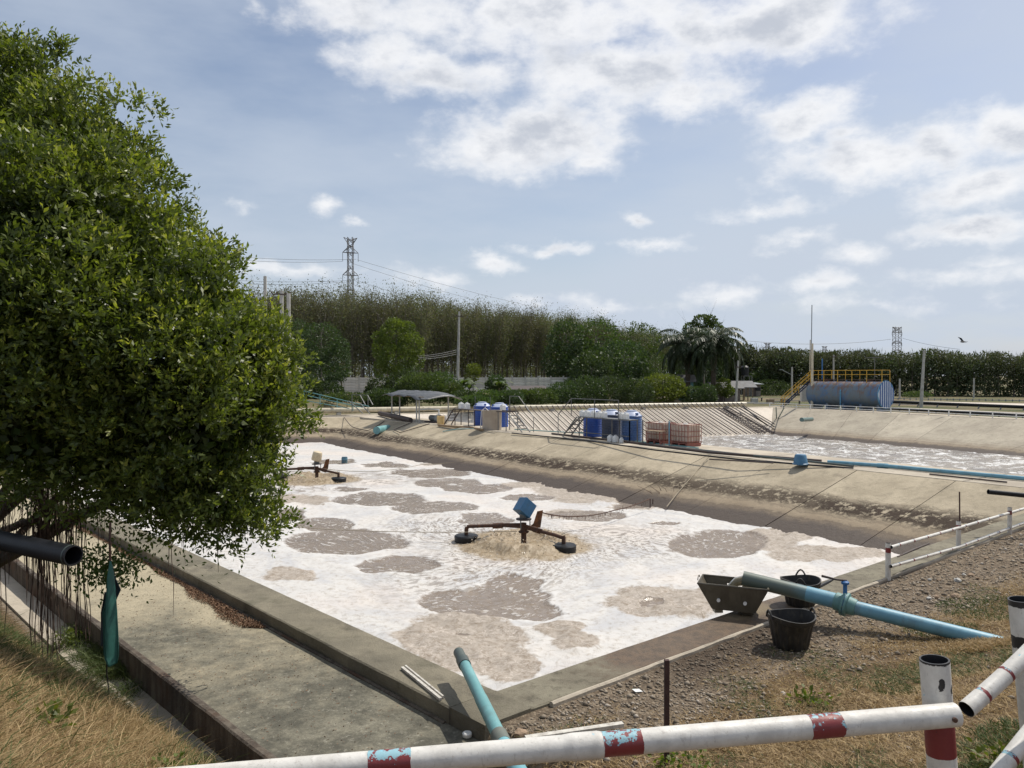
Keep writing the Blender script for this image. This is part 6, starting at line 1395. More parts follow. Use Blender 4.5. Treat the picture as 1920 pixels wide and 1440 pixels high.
for i, (px_, py_, rx, ry, d, lab, mt, nn) in enumerate(((790, 722, 46, 22, 78, 'arching bamboo like thicket behind the sheet shelter', M_green3, 6000), (720, 748, 40, 18, 76, 'dark overgrown scrub left behind the shelter', M_green2, 4200), (890, 752, 34, 8, 72, 'dense broad leaved creeper bank behind the shelter and tanks', M_green3, 3000), (930, 720, 18, 16, 84, 'dark pointed shrub left of the banana plant', M_green2, 1800),
        (1060, 742, 26, 14, 95, 'creeper covered scrub at the end of the boundary wall', M_green2, 2600), (1110, 745, 30, 14, 96, 'dark undergrowth at the foot of the tall dark trees', M_green2, 2600), (1180, 745, 30, 14, 97, 'undergrowth left of the round bush', M_green2, 2200), (1720, 740, 26, 6, 130, 'low scrub patch beyond the far railing', M_green3, 1200), (850, 735, 22, 16, 80, 'ragged green scrub between shelter and wall', M_green3, 2200), (980, 742, 26, 10, 80, 'low plants by the dark shed', M_green3, 1800), (650, 745, 40, 8, 73, 'weedy grass tuft below the sloping railing', M_green3, 1600), (1445, 728, 40, 16, 140, 'low dark scrub behind the far yard', M_green2, 2600), (575, 728, 30, 22, 74, 'dark shrub mass left under the feathery tree', M_green2, 3400))):
    tree_thing('scrub', lab, px_, d, py_ + ry, [(px_, py_, rx, ry, 0), (px_ - rx * .45, py_ + ry * .25, rx * .6, ry * .8, -.6), (px_ + rx * .45, py_ + ry * .2, rx * .6, ry * .8, .6)], nn, .24, .12, mt, .04, seed=60 + i, cat='shrub', updir=.5)
# palms
def palm(label, px_, pyc, d, seed, nf=40, L=5.8, n_lf=60):
    rr = random.Random(seed); c_ = Q(px_, pyc, d); zb_ = H(c_.x, c_.y); t = thing('oil_palm', label, 'palm', (c_.x, d, zb_)); hz_ = c_.z - zb_
    g_ = G(); pts = [Vector((0, 0, hz_ * i / 10 - .1)) for i in range(11)]; g_.tube(pts, [.34 + .05 * (i % 2) + .12 * (i > 6) for i in range(11)], 12); g_.build('trunk', M_bark, t, True)
    for i in range(nf):
        a = i * 2.399 + rr.uniform(-.2, .2); e0 = math.radians(80 - 105 * (i / nf) + rr.uniform(-8, 8)); Lf = L * rr.uniform(.85, 1.1); p = Vector((0, 0, hz_)); sp = [p.copy()]; e = e0; ns = 12
        for j in range(ns):
            dv = Vector((math.cos(a) * math.cos(e), math.sin(a) * math.cos(e), math.sin(e))); p = p + dv * (Lf / ns); sp.append(p.copy()); e -= (.16 + .05 * (j / ns))
            e = max(e, -1.45)
        S_ = np.array(sp); n = n_lf * 2; s = np.linspace(.14, 1, n_lf).repeat(2); fi = s * ns; i0 = np.minimum(fi.astype(int), ns - 1); fr = (fi - i0)[:, None]; base = S_[i0] * (1 - fr) + S_[i0 + 1] * fr
        tan = unit(S_[i0 + 1] - S_[i0]); side = unit(np.cross(tan, [0, 0, 1.0]) + 1e-6); sg = np.tile([1, -1], n_lf)[:, None]
        dl = unit(side * sg * .9 + tan * .55 + np.array([0, 0, -.45]) + rng.normal(0, .12, (n, 3))); ll = .95 * np.sin(np.pi * np.clip(s * .82 + .16, 0, 1)) + .12
        v_, f_ = leaves(base, dl, ll, .13, side=unit(np.cross(dl, [0, 0, 1.0]) + rng.normal(0, .3, (n, 3))), droop=.25)
        st_g = G().tube(sp, [.05 * (1 - k_ / (ns + 2)) + .008 for k_ in range(ns + 1)], 4); me_v = np.array(st_g.v); nv = len(v_)
        V_ = np.concatenate([v_, me_v]); quads = [f for f in st_g.f if len(f) == 4]
        F_ = np.concatenate([f_, np.array(quads) + nv]); link('frond', npmesh('frond', V_, F_, {'tint': np.concatenate([np.repeat(rng.uniform(.1, .8, n), 4), np.full(len(me_v), .9)])}), M_palm, t)
    return t
palm('left oil palm with dark drooping fronds behind the round bush', 1290, 652, 112, 5)
palm('right oil palm leaning over the tin roofed shed', 1338, 645, 108, 9, L=6.2)
for i, (px_, d, rx, ry, lab, mt) in enumerate(((712, 82, 26, 26, 'left of the thicket behind the shelter', M_green2), (765, 84, 40, 34, 'under the bright green tree', M_green2), (825, 82, 36, 30, 'behind the sheet roof', M_green3), (872, 76, 30, 12, 'right of the sheet roof', M_green2), (915, 75, 30, 12, 'above the two blue tanks', M_green3), (955, 76, 26, 12, 'between the blue tanks and the dark shed', M_green2), (1010, 80, 34, 14, 'below the boundary wall end', M_green3), (1055, 88, 34, 20, 'at the wall end', M_green2),
        (1100, 90, 36, 26, 'at the foot of the tall vine hung tree', M_green2), (1145, 92, 36, 26, 'before the squat dark tree', M_green2), (1195, 92, 30, 24, 'left of the light bush', M_green2), (1300, 100, 24, 16, 'before the turquoise shed', M_green2), (1325, 98, 18, 18, 'at the foot of the palms', M_green2), (600, 78, 44, 22, 'low in front of the bananas', M_green2), (1240, 118, 50, 46, 'tall behind the light bush', M_green2), (1165, 130, 50, 60, 'high between the dark trees', M_green3))):
    tree_thing('undergrowth_shrub', 'dense green shrub ' + lab, px_, d, 750, [(px_, 757 - ry, rx, ry, 0), (px_ - rx * .5, 757 - ry * .7, rx * .6, ry * .7, -.5), (px_ + rx * .5, 757 - ry * .75, rx * .6, ry * .75, .5)], int(1400 + rx * ry * 1.6), .24, .13, mt, .05, seed=200 + i, cat='shrub', updir=.5)
tree_thing('leafy_tree', 'green tree crown showing between and above the two palms', 1322, 122, 740, [(1318, 608, 20, 18, 0), (1300, 618, 18, 14, 0), (1338, 620, 20, 16, 0), (1318, 636, 34, 20, 0), (1332, 602, 12, 10, 0)], 4200, .34, .22, M_green3, .2, seed=8)
# banana plants
def banana(label, px_, pyb, d, h, seed, nl=7):
    rr = random.Random(seed); c_ = Q(px_, pyb, d); zb_ = H(c_.x, d) ; t = thing('banana_plant', label, 'plant', (c_.x, d, zb_)); hz_ = h
    G().tube([(0, 0, -.1), (.03, 0, hz_ * .5), (0, 0, hz_)], [.13, .11, .07], 8).build('stem', simple('banana_stem', (.16, .15, .07), (.10, .09, .05), .8, 3) if 'banana_stem' not in MATS else MATS['banana_stem'], t, True)
    for i in range(nl):
        a = i * 2.4 + rr.uniform(-.3, .3); e = math.radians(rr.uniform(38, 78)); L = rr.uniform(1.5, 2.2); p = Vector((0, 0, hz_ * .97)); V_ = []; ns = 9; ti = []
        for j in range(ns + 1):
            s = j / ns; w_ = .26 * math.sin(math.pi * min(1, .08 + s * .95)) ** .6 + .01; dv = Vector((math.cos(a) * math.cos(e), math.sin(a) * math.cos(e), math.sin(e))); sd2 = Vector((-math.sin(a), math.cos(a), 0))
            V_ += [p - sd2 * w_ + Vector((0, 0, -.08)), p.copy(), p + sd2 * w_ + Vector((0, 0, -.08))]; ti += [.5, .9, .5]; p += dv * (L / ns); e -= .24
        Fq = [(j * 3 + k_, j * 3 + k_ + 1, (j + 1) * 3 + k_ + 1, (j + 1) * 3 + k_) for j in range(ns) for k_ in (0, 1)]
        link('leaf', npmesh('leaf', [tuple(v) for v in V_], Fq, {'tint': ti}, True), M_green3, t)
banana('banana plant standing before the wall under the feathery tree, left of its twin', 620, 740, 82, 3.0, 1); banana('banana plant with a bent leaf before the wall, right of its twin', 640, 738, 84, 3.2, 2)
banana('banana plant beside the weathered pole behind the shelter', 868, 745, 84, 2.6, 3); banana('banana plant with big drooping leaves behind the two blue tanks', 936, 745, 83, 2.4, 4, 9); banana('small banana plant close left of the bright shrub', 880, 745, 85, 2.2, 5)
# ---------------------------------------------------------------- the big ficus
FD = 9.6; fb = Vector((-7.4, 10.2, H(-7.4, 10.2)))
ft_ = thing('fig_tree', 'large dense dark green fig tree with hanging aerial roots filling the left side', 'tree', fb)
SP = [(10,250,165,.6),(-120,330,260,.9),(110,300,120,.2),(180,325,118,-.2),(130,470,188,-.8),(258,450,98,.2),(20,560,260,-1.2),(296,550,136,-.3),(378,556,84,.1),(260,660,220,-.9),(60,740,200,-1.3),
      (425,640,78,.2),(425,720,125,-.3),(490,735,88,-.1),(540,700,42,0),(330,800,170,-.8),(470,840,92,-.2),(180,790,130,-1.0),(420,930,100,-.3),(330,930,90,-.3),(455,980,65,-.2),(370,1000,58,-.2),(250,900,80,-.3),(-60,780,160,-.6),(60,170,58,.5),(105,215,55,.3),(212,240,50,.1),(540,790,42,.1)]
sph = []
for (cx, cy, r, dz_) in SP:
    d = FD + dz_; q = Q(cx, cy, d); sph.append((q.x, q.y, q.z, max(r - 34, 18) * d / F))
SA = np.array(sph)
def clumps(n):
    wt_ = SA[:, 3] ** 2; idx = rng.choice(len(SA), n, p=wt_ / wt_.sum()); s = SA[idx]; d = rdir(n); p = s[:, :3] + d * s[:, 3:4] * np.array([1, .95, 1]) * (1 + rng.normal(0, .05, (n, 1)))
    dd_ = np.linalg.norm(p[:, None] - SA[None, :, :3], axis=2) / SA[None, :, 3]; inside = (dd_ < .80).any(1)
    back = (p[:, 1] > FD + .9) & (rng.uniform(0, 1, n) < .55); offl = (p[:, 0] / p[:, 1] * F + 960 < -140) & (rng.uniform(0, 1, n) < .7)
    k_ = ~(inside | back | offl); return p[k_], d[k_]
mc, md = clumps(1650); mr = rng.uniform(.17, .42, len(mc)); mc = mc + md * rng.uniform(-.30, .15, (len(mc), 1)); mt_ = rng.uniform(0, 1, len(mc))
per = np.maximum(3, (mr / .25) ** 2 * 8.5).astype(int); mi = np.repeat(np.arange(len(mc)), per); dl_ = unit(rdir(len(mi)) + md[mi] * .75 + np.array([0, 0, .55])); cp = mc[mi] + dl_ * mr[mi][:, None] * np.array([1.1, 1.1, .8]) * rng.uniform(.8, 1.08, (len(mi), 1)); cd = unit(dl_ + md[mi] * .5)
print('clumps', len(mc), len(cp))
NS = 2; n0 = len(cp); up = unit(cd * .75 + np.array([0, 0, .62]) + rng.normal(0, .22, (n0, 3)))
sp_d = unit(np.repeat(up, NS, 0) + rng.normal(0, .55, (n0 * NS, 3))); sp_p = np.repeat(cp, NS, 0) + rng.normal(0, .045, (n0 * NS, 3)); n1 = len(sp_p); NL = 8
cl_t = np.repeat(np.clip(mt_[mi] + rng.normal(0, .15, n0), 0, 1), NS) 
kk_ = np.tile(np.arange(NL), n1); sd2 = np.repeat(sp_d, NL, 0); tl = rng.uniform(.16, .28, n1).repeat(NL)
base = np.repeat(sp_p, NL, 0) + sd2 * (tl * (kk_ / (NL - 1)) - .06)[:, None]
rad = unit(np.cross(sd2, rdir(len(sd2)))); ld = unit(rad * (1.05 - .6 * (kk_ / (NL - 1)))[:, None] + sd2 * .65 + [0, 0, .05])
sz = rng.uniform(.058, .094, len(base)) * (1 - .25 * (kk_ == NL - 1)); v_, f_ = leaves(base, ld, sz, sz * .42)
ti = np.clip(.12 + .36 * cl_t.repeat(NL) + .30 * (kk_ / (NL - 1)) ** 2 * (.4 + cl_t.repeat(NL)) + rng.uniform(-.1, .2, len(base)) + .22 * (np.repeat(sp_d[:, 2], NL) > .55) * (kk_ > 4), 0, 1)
print('ficus leaves', len(base))
# inner, sparser leaves that close the crown
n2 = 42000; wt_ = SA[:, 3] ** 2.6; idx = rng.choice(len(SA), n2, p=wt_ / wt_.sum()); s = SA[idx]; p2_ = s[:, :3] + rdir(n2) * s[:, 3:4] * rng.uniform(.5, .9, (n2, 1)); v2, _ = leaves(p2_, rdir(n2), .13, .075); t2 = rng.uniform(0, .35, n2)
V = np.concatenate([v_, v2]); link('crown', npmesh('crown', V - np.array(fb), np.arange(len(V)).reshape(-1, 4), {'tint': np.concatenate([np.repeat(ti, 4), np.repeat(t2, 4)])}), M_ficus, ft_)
g_ = G(); tb_ = fb
def br(pts, r0, r1):
    P_ = [Q(*q) if not isinstance(q, Vector) else q for q in pts]; out = []
    for i in range(len(P_) - 1):
        for j in range(5):
            s = j / 5; out.append(P_[i].lerp(P_[i + 1], s) + Vector((random.uniform(-.012, .012), 0, random.uniform(-.012, .012))))
    out.append(P_[-1]); n = len(out); g_.tube(out, [r0 + (r1 - r0) * i / (n - 1) for i in range(n)], 9); return out
BR = [[(-20, 1060, 9.9), (90, 1000, 9.6), (187, 948, 9.4), (270, 905, 9.3), (330, 870, 9.2)], [(-30, 1010, 9.8), (60, 975, 9.7), (115, 925, 9.6), (165, 860, 9.5)], [(-30, 1060, 9.9), (35, 1005, 9.8), (95, 945, 9.7), (150, 905, 9.6), (240, 830, 9.4)],
      [(187, 948, 9.4), (240, 955, 9.2), (300, 940, 9.1), (380, 950, 9.1)], [(-40, 980, 10.1), (10, 920, 10), (50, 850, 10)], [(-40, 1000, 9.9), (70, 900, 9.6), (150, 760, 9.5), (200, 600, 9.7)], [(-60, 960, 10), (0, 700, 10), (40, 450, 10), (60, 250, 10)], [(150, 760, 9.5), (260, 640, 9.4), (330, 520, 9.5)], [(270, 905, 9.3), (380, 800, 9.3), (450, 720, 9.3)]]
br([Vector((fb.x, fb.y, fb.z - .3)), (-90, 1100, 10.1), (-40, 1000, 10)], .42, .30)
for i, q in enumerate(BR): br(q, [.10, .055, .055, .04, .10, .09, .22, .05, .05][i], .022)
g_.build('trunk', M_bark, ft_, True, True)
# aerial roots, hanging in strands from the limbs
g_ = G(); 
for i in range(330):
    px_ = random.choice([random.uniform(0, 110), random.gauss(100, 30), random.gauss(75, 8), random.gauss(125, 14), random.uniform(150, 420)]); px_ = max(-20, px_)
    y0 = 1000 - .45 * px_ + random.uniform(-90, 30) if px_ < 300 else 900; L = (random.expovariate(1 / .45) + .15) * (1.0 if px_ < 160 else .8); L = min(L, 2.0); d = random.uniform(9.2, 9.9)
    p = Q(px_, y0, d); p.z += .1; pts = [p]; 
    for j in range(5): pts.append(pts[-1] + Vector((random.uniform(-.025, .025), random.uniform(-.02, .02), -L / 5)))
    g_.tube(pts, [random.uniform(.0035, .008)] * 5 + [.002], 3, caps=False)
for px_, L in ((78, 1.7), (92, 1.9), (150, 1.6), (128, 1.2)):
    p = Q(px_, 960, 9.4)
    for q in range(9):
        pts = [p + Vector((random.uniform(-.03, .03), random.uniform(-.03, .03), 0))]
        for j in range(7): pts.append(pts[-1] + Vector((random.uniform(-.03, .03), 0, -L / 7 * random.uniform(.8, 1.1))))
        g_.tube(pts, .006, 3, caps=False)
rt_ = g_.build('aerial_roots', M_root, ft_, world=True); rt_['kind'] = 'stuff'
# sprig with dark leaves hanging low by the cloth
n = 900; c0_ = np.array(Q(205, 1062, 8.6)); p = c0_ + rng.normal(0, 1, (n, 3)) * [.20, .15, .13]; v_, f_ = leaves(p, unit(rng.normal(0, .6, (n, 3)) + [0, 0, -.5]), .06, .028)
n2 = 1400; xx = rng.uniform(140, 460, n2); pts = np.array([Q(a, 935 + .0 * a + b_, 9.1) for a, b_ in zip(xx, rng.normal(20, 42, n2))]); v3, _ = leaves(pts + rng.normal(0, .15, (n2, 3)), unit(rng.normal(0, .6, (n2, 3)) + [0, 0, -.4]), .062, .028)
V = np.concatenate([v_, v3]) - np.array(fb); link('low_foliage', npmesh('low_foliage', V, np.arange(len(V)).reshape(-1, 4), {'tint': np.full(len(V), .25)}), M_ficus, ft_)
# black pipe under the tree and the hanging cloth
t = tag(G().tube([Q(138, 1042, 6.6), Q(-170, 978, 7.8)], .088, 28, caps=False, hollow=.12).build('black_pipe', M_black, None, True), 'thick black plastic pipe with an open end under the fig tree', 'pipe')
u_ = (Q(138, 1042, 6.6) - Q(-170, 978, 7.8)).normalized(); e_ = Q(138, 1042, 6.6); G().tube([e_ - u_ * .045, e_ - u_ * .03], .0895, 28, caps=False).build('pipe_rim', M_collar, t, True)
cl = thing('hanging_cloth', 'dark green cloth hanging limp from a low branch of the fig tree', 'cloth', Q(207, 1050, 7.6))
def sheet(outl, d, mat, folds=5, amp=.035):
    V_ = []; m_ = len(outl); nx_ = 14; ny_ = 40
    for j in range(ny_ + 1):
        yy = outl[0][0] + (outl[-1][0] - outl[0][0]) * j / ny_
        xl = np.interp(yy, [q[0] for q in outl], [q[1] for q in outl]); xr = np.interp(yy, [q[0] for q in outl], [q[2] for q in outl])
        for i in range(nx_ + 1):
            s = i / nx_; a = Q(xl + (xr - xl) * s, yy, d); a.y += amp * math.sin(s * folds + j * .04) * min(1, j / 6); V_.append(a)
    o_ = G().add(V_, [(j * (nx_ + 1) + i, j * (nx_ + 1) + i + 1, (j + 1) * (nx_ + 1) + i + 1, (j + 1) * (nx_ + 1) + i) for j in range(ny_) for i in range(nx_)]).build('cloth_sheet', mat, cl, True, True); o_.modifiers.new('s', 'SOLIDIFY').thickness = .006; return o_
M_cl = simple('cloth_green', (.012, .075, .062), (.016, .10, .08), .7, 3, bump=.4, bscale=14); M_cl2 = simple('cloth_navy', (.012, .022, .030), (.016, .03, .04), .7, 4, bump=.4)
sheet([(1052, 205, 208), (1090, 200, 210), (1140, 192, 214), (1150, 188, 215), (1200, 189, 218), (1232, 190, 219), (1247, 203, 216)], 7.55, M_cl, 7, .05)
sheet([(1050, 206, 208), (1080, 208, 219), (1104, 208, 230), (1120, 207, 222), (1138, 207, 214)], 7.66, M_cl2, 4, .03)
sheet([(1110, 196, 204), (1150, 187, 200), (1200, 186, 198), (1210, 188, 194)], 7.66, M_cl2, 4, .03)
G().tube([Q(201, 1238, 7.56), Q(200, 1262, 7.56), Q(203, 1285, 7.56), Q(205, 1303, 7.56)], [.009, .007, .006, .003], 5).build('loose_cord', M_black, cl, world=True)
G().tube([Q(207, 980, 7.7), Q(206, 1015, 7.6), Q(207, 1052, 7.58)], .012, 5).build('tie_cord', M_rust, cl, world=True)
# ---------------------------------------------------------------- gravel, grass, litter
def on_ground(x_, y_): return Hn(x_, y_)
def coords(x_, y_):
    return (x_ - K0.x) * nR.x + (y_ - K0.y) * nR.y - .6, (x_ - S0.x) * nS.x + (y_ - S0.y) * nS.y, (x_ - K0.x) * nL.x + (y_ - K0.y) * nL.y - .65, (x_ - K0.x) * uR.x + (y_ - K0.y) * uR.y
# stones: small irregular octahedra-like lumps
n = 70000; t_ = rng.uniform(0, 1, n); yv = 4.6 + 15 * t_ ** 1.4; xv = yv * rng.uniform(-.08, .72, n); dR, dS, dW, aR = coords(xv, yv)
gz = 1 - sstep(dR - .09 * np.clip(aR - 3, 0, 9) + (fbm(xv, yv, 1.1, 3, 2) - .5) * 1.6, .5, 1.9)
k_ = (dR > .10) & (dW < -.1) & (rng.uniform(0, 1, n) < gz * .95 + .04); xv, yv = xv[k_], yv[k_]; n = len(xv)
sz = np.clip(rng.lognormal(-4.62, .5, n), .005, .04) * (1 + .02 * yv); zv = on_ground(xv, yv) + sz * .25
U = np.array([[1, 0, 0], [0, 1, 0], [-1, 0, 0], [0, -1, 0], [0, 0, .75], [0, 0, -.6]]); jit = rng.uniform(.6, 1.25, (n, 6, 1)); rot = rng.uniform(0, 6.28, n); ca, sa = np.cos(rot), np.sin(rot)
V = U[None] * jit * sz[:, None, None]; V[..., 0] *= rng.uniform(.8, 1.5, (n, 1)); V = np.stack([V[..., 0] * ca[:, None] - V[..., 1] * sa[:, None], V[..., 0] * sa[:, None] + V[..., 1] * ca[:, None], V[..., 2]], -1) + np.stack([xv, yv, zv], 1)[:, None]
ff = np.array([[0, 1, 4], [1, 2, 4], [2, 3, 4], [3, 0, 4], [1, 0, 5], [2, 1, 5], [3, 2, 5], [0, 3, 5]]); Fc = (ff[None] + (np.arange(n) * 6)[:, None, None]).reshape(-1, 3)
m, k, b, o = newmat('gravel_stones'); t = k.attr('tint'); c = k.mix(k.rng(t, 0, .6, smooth=False), (.14, .11, .08), (.30, .25, .19)); c = k.mix(k.rng(t, .82, .97), c, (.42, .37, .31)); k.put(b.inputs['Base Color'], c); b.inputs['Roughness'].default_value = .9
wetk = (1 - sstep(coords(xv, yv)[0], .5, 1.1)) * sstep(coords(xv, yv)[3], 1.2, 2.5) * (1 - sstep(coords(xv, yv)[3], 4.2, 5.4))
ti = np.clip(rng.uniform(0, 1, n) - wetk * .6, 0, 1)
tag(link('gravel', npmesh('gravel', V.reshape(-1, 3), Fc, {'tint': np.repeat(ti, 6)}), m), 'loose grey and tan gravel beside the pond wall', kind='stuff')
# dry grass: short lying straw, plus standing blades and green tufts
def blades(xv, yv, L, W, lean, tint, zoff=0.0, az_bias=None):
    n = len(xv); a = rng.uniform(0, 6.28, n); zz = on_ground(xv, yv) + zoff; d = unit(np.stack([np.cos(a) * lean, np.sin(a) * lean, np.ones(n)], 1)); side = np.stack([-np.sin(a), np.cos(a), np.zeros(n)], 1)
    side = unit(side * .6 + rng.normal(0, .5, (n, 3))); b0 = np.stack([xv, yv, zz - .01], 1); L = L[:, None]; W = W[:, None]
    p1 = b0 + d * L * .55; p2 = p1 + unit(d * [1.6, 1.6, .35]) * L * .45
    V = np.stack([b0 - side * W / 2, b0 + side * W / 2, p1 + side * W * .4, p1 - side * W * .4, p2], 1).reshape(-1, 3); i = np.arange(n)[:, None] * 5
    return V, np.concatenate([i + [0, 1, 2], i + [0, 2, 3], i + [3, 2, 4]]), np.repeat(tint, 5)
m, k, b, o = newmat('grass_blades'); M_grass = m; t = k.attr('tint')
c = k.mix(k.rng(t, 0, .5, smooth=False), (.25, .165, .075), (.50, .37, .19)); c = k.mix(k.rng(t, .58, .62), c, k.mix(k.rng(t, .62, 1, smooth=False), (.095, .115, .028), (.055, .095, .02)))
k.put(b.inputs['Base Color'], c); b.inputs['Roughness'].default_value = .7; tr = k.new('ShaderNodeBsdfTranslucent'); k.put(tr.inputs[0], c); mx = k.new('ShaderNodeMixShader'); mx.inputs[0].default_value = .3; k.l.new(b.outputs[0], mx.inputs[1]); k.l.new(tr.outputs[0], mx.inputs[2]); k.l.new(mx.outputs[0], o.inputs[0])
Vs, Fs, Ts = [], [], []; off = 0
def addb(r):
    global off
    V, F_, T_ = r; Vs.append(V); Fs.append(F_ + off); Ts.append(T_); off += len(V)
# right bank
n = 420000; yv = 3.4 + 12 * rng.uniform(0, 1, n) ** 1.5; xv = yv * rng.uniform(-.05, .74, n); dR, dS, dW, aR = coords(xv, yv)
gd = sstep(dR - .09 * np.clip(aR - 3, 0, 9) + (fbm(xv, yv, 1.1, 3, 2) - .5) * 1.6, .5, 1.9) * (.35 + .9 * sstep(fbm(xv, yv, 2.6, 3, 12), .35, .6)); k_ = (dR > .4) & (dW < 0) & (rng.uniform(0, 1, n) < gd); xv, yv = xv[k_], yv[k_]; n = len(xv)
grn = sstep(fbm(xv, yv, .8, 3, 88) + .14 * sstep(xv, 3.2, 4.4) * (yv < 7), .56, .66); isg = rng.uniform(0, 1, n) < grn * .55
addb(blades(xv, yv, rng.uniform(.04, .13, n) * np.where(isg, 1.2, 1), rng.uniform(.003, .007, n) * (1 + .06 * yv), rng.uniform(.6, 4.5, n), np.where(isg, rng.uniform(.63, 1, n), rng.uniform(0, .55, n))))
# left bank
n = 230000; yv = 3.2 + 11 * rng.uniform(0, 1, n) ** 1.5; xv = yv * rng.uniform(-.80, -.12, n); dR, dS, dW, aR = coords(xv, yv); k_ = (dS > np.interp((xv - S0.x) * uS.x + (yv - S0.y) * uS.y, [-1, 0, 1, 4, 8, 14], [.03, .05, .10, .40, .75, .8]) + .06 + (fbm(xv, yv, 2, 2, 5) - .5) * .35) & (dW > 0); xv, yv = xv[k_], yv[k_]; n = len(xv)
grn = sstep(fbm(xv, yv, .8, 3, 18) + .35 * sstep(yv, 7.0, 9.0) - .05, .52, .66); isg = rng.uniform(0, 1, n) < np.maximum(grn * .8, .08)
tall = np.where(rng.uniform(0, 1, n) < .06, 2.4, 1.0)
addb(blades(xv, yv, rng.uniform(.05, .15, n) * tall * np.where(isg, 1.35, 1), rng.uniform(.003, .007, n) * (1 + .04 * yv), rng.uniform(.5, 3.0, n), np.where(isg, rng.uniform(.63, 1, n), rng.uniform(0, .55, n))))
# green broad tufts at right bottom and at the rusty post, tall clump on left bank
def tuft(cx, cy, r, n, L, green=True, W=.010):
    a = rng.uniform(0, 6.28, n); rr = r * np.sqrt(rng.uniform(0, 1, n)); x_ = cx + rr * np.cos(a); y_ = cy + rr * np.sin(a)
    addb(blades(x_, y_, rng.uniform(.5, 1.2, n) * L, np.full(n, W) * rng.uniform(.7, 1.4, n), rng.uniform(.2, 1.4, n), rng.uniform(.64, 1, n) if green else rng.uniform(.1, .5, n)))
for (pxx, dd_, r, n, L) in ((1890, 5.6, .30, 900, .12), (1850, 5.2, .22, 500, .10), (1905, 6.4, .3, 600, .12), (1800, 5.2, .22, 350, .09), (1880, 4.9, .25, 600, .12), (1680, 8.3, .25, 450, .08), (1525, 8.0, .28, 450, .07), (1870, 11.4, .8, 2400, .08), (1760, 10.6, .5, 1100, .07), (1450, 7.6, .2, 200, .06), (1800, 9.9, .35, 900, .09), (1850, 9.7, .3, 900, .08), (1700, 9.9, .3, 400, .06), (1830, 9.55, .22, 900, .11), (1860, 9.6, .2, 700, .10), (1780, 9.6, .2, 600, .08)):
    tuft((pxx - 960) / F * dd_, dd_, r, n, L, not (1690 < pxx < 1865 and dd_ > 9.4 and dd_ < 10))
for _ in range(26): x_ = rng.uniform(-6.8, -4.8); y_ = 11.9 + (x_ + 6.0) * -.9 + rng.uniform(-1.2, -.1); tuft(x_, y_, .25, 260, .32, True, .008)
for _ in range(22): x_ = rng.uniform(-5.0, -2.2); y_ = 8.2 + (x_ + 3.9) * -1.0 + rng.uniform(-1.6, -.3); tuft(x_, y_, .2, 170, .24, rng.uniform() < .3, .006)
V = np.concatenate(Vs); Fc = np.concatenate(Fs); print('grass tris', len(Fc))
tag(link('grass', npmesh('grass', V, Fc, {'tint': np.concatenate(Ts)}), M_grass), 'dry straw coloured grass with green tufts on both banks', kind='stuff')
# broad leaved weeds
def weed(label, x_, y_, n, L, seed, h=.12):
    r_g = np.random.default_rng(seed); zb_ = H(x_, y_); p = np.stack([r_g.normal(0, .09, n), r_g.normal(0, .09, n), r_g.uniform(.01, h, n)], 1); d = unit(np.stack([p[:, 0], p[:, 1], np.full(n, .06)], 1) + r_g.normal(0, .3, (n, 3)) * .3)
    v_, f_ = leaves(p, d, L, L * .55); o_ = link('weed', npmesh('weed', v_, f_, {'tint': np.repeat(r_g.uniform(.3, .9, n), 4)}), M_green1); o_.location = (x_, y_, zb_); return tag(o_, label, 'plant', kind='stuff')
weed('leafy green weed at the foot of the rusty post', 1.36, 6.72, 70, .06, 1, .2); weed('small weed with pale flowers right of the rusty post', 1.62, 6.6, 60, .05, 2, .14)
weed('green weed clump in dry grass between basket and fence post', 3.15, 8.1, 50, .07, 3); weed('low green weed at the bottom right corner of the view', 3.05, 4.9, 90, .06, 4); weed('leafy weed on the bank behind the second fence post', 3.65, 5.7, 90, .06, 5)
weed('broad leaved weed low on the straw bank at the left', -3.3, 5.4, 80, .07, 6); weed('small green weed on the left bank nearer the kerb', -2.7, 6.0, 60, .06, 7); weed('green weed growing on the kerb under the fig tree', -6.55, 11.4, 160, .06, 8, .3)
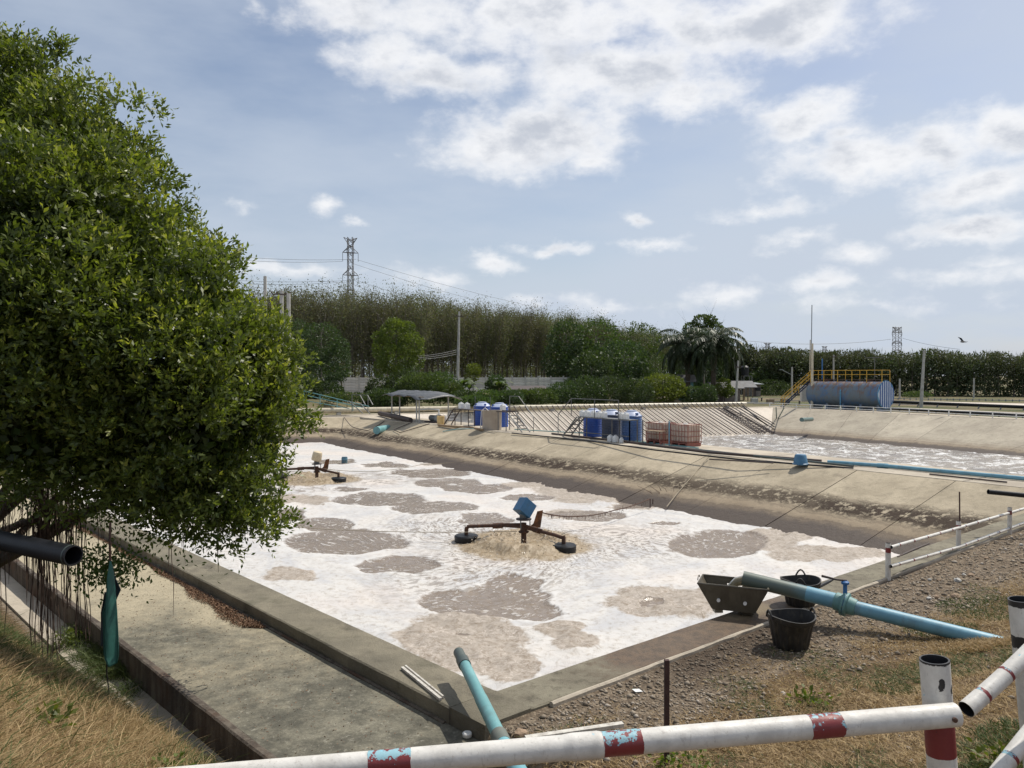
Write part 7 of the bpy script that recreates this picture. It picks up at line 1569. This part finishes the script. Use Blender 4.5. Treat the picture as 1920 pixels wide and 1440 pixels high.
# brown fallen figs / pods heaped along the wall foot
def litter_strip(name, label, ctrl, n, wd):
    C_ = np.array(ctrl); s = rng.uniform(0, len(C_) - 1.001, n); i0 = s.astype(int); fr = (s - i0)[:, None]; q = C_[i0] * (1 - fr) + C_[i0 + 1] * fr; w_ = q[:, 2] * wd
    p = np.stack([q[:, 0] + nL.x * rng.uniform(0, 1, n) ** 1.3 * w_, q[:, 1] + nL.y * rng.uniform(0, 1, n) ** 1.3 * w_, -.178 + rng.uniform(0, .045, n) * np.minimum(1, w_ * 5)], 1)
    d = rdir(n); d[:, 2] *= .4; v_, f_ = leaves(p, unit(d), rng.uniform(.015, .04, n), rng.uniform(.010, .018, n)); return tag(link(name, npmesh(name, v_, f_, {'tint': np.repeat(rng.uniform(0, 1, n), 4)}), M_pod), label, kind='stuff')
m, k, b, o = newmat('fallen_leaves'); M_pod = m; k.put(b.inputs['Base Color'], k.mix(k.attr('tint'), (.12, .065, .038), (.27, .165, .10))); b.inputs['Roughness'].default_value = .9
def WL(s, w_): p = wo + uL * s; return (p.x + nL.x * .06, p.y + nL.y * .06, w_)
litter_strip('leaf_litter', 'reddish brown fallen leaves heaped along the foot of the pond wall', [WL(4.3, .15), WL(4.6, 1), WL(5.2, 1.1), WL(5.8, .6), WL(6.6, .9), WL(7.3, .25), WL(8.5, .5), WL(9.3, .1), WL(10.2, .5), WL(11.6, .2), WL(14, .5), WL(18, .8)], 15000, .34)
n = 1500; s = rng.uniform(0, 14, n); wv = rng.uniform(.1, 1.6, n); p = np.stack([wo.x + uL.x * s + nL.x * wv, wo.y + uL.y * s + nL.y * wv, np.full(n, -.172)], 1); d = rdir(n); d[:, 2] *= .12
v_, f_ = leaves(p, unit(d), rng.uniform(.012, .035, n), .011); tag(link('scattered_leaves', npmesh('scattered_leaves', v_, f_, {'tint': np.repeat(rng.uniform(0, 1, n), 4)}), M_pod), 'dry leaves scattered over the sunken slab', kind='stuff')
# loose white and dark rubble near the low railing
for i in range(22):
    s = rng.uniform(7.5, 15); w_ = rng.uniform(.95, 2.1); q = K0 + uR * float(s) + nR * float(w_); rock('stone', 'loose pale or tan stone on the gravel beyond the blue pipe', (q.x, q.y, H(q.x, q.y) + .02), random.uniform(.025, .07), MATS['stone_tan'] if i % 2 else M_pole, i, 'stone')['group'] = 'loose stones on the gravel beyond the blue pipe'
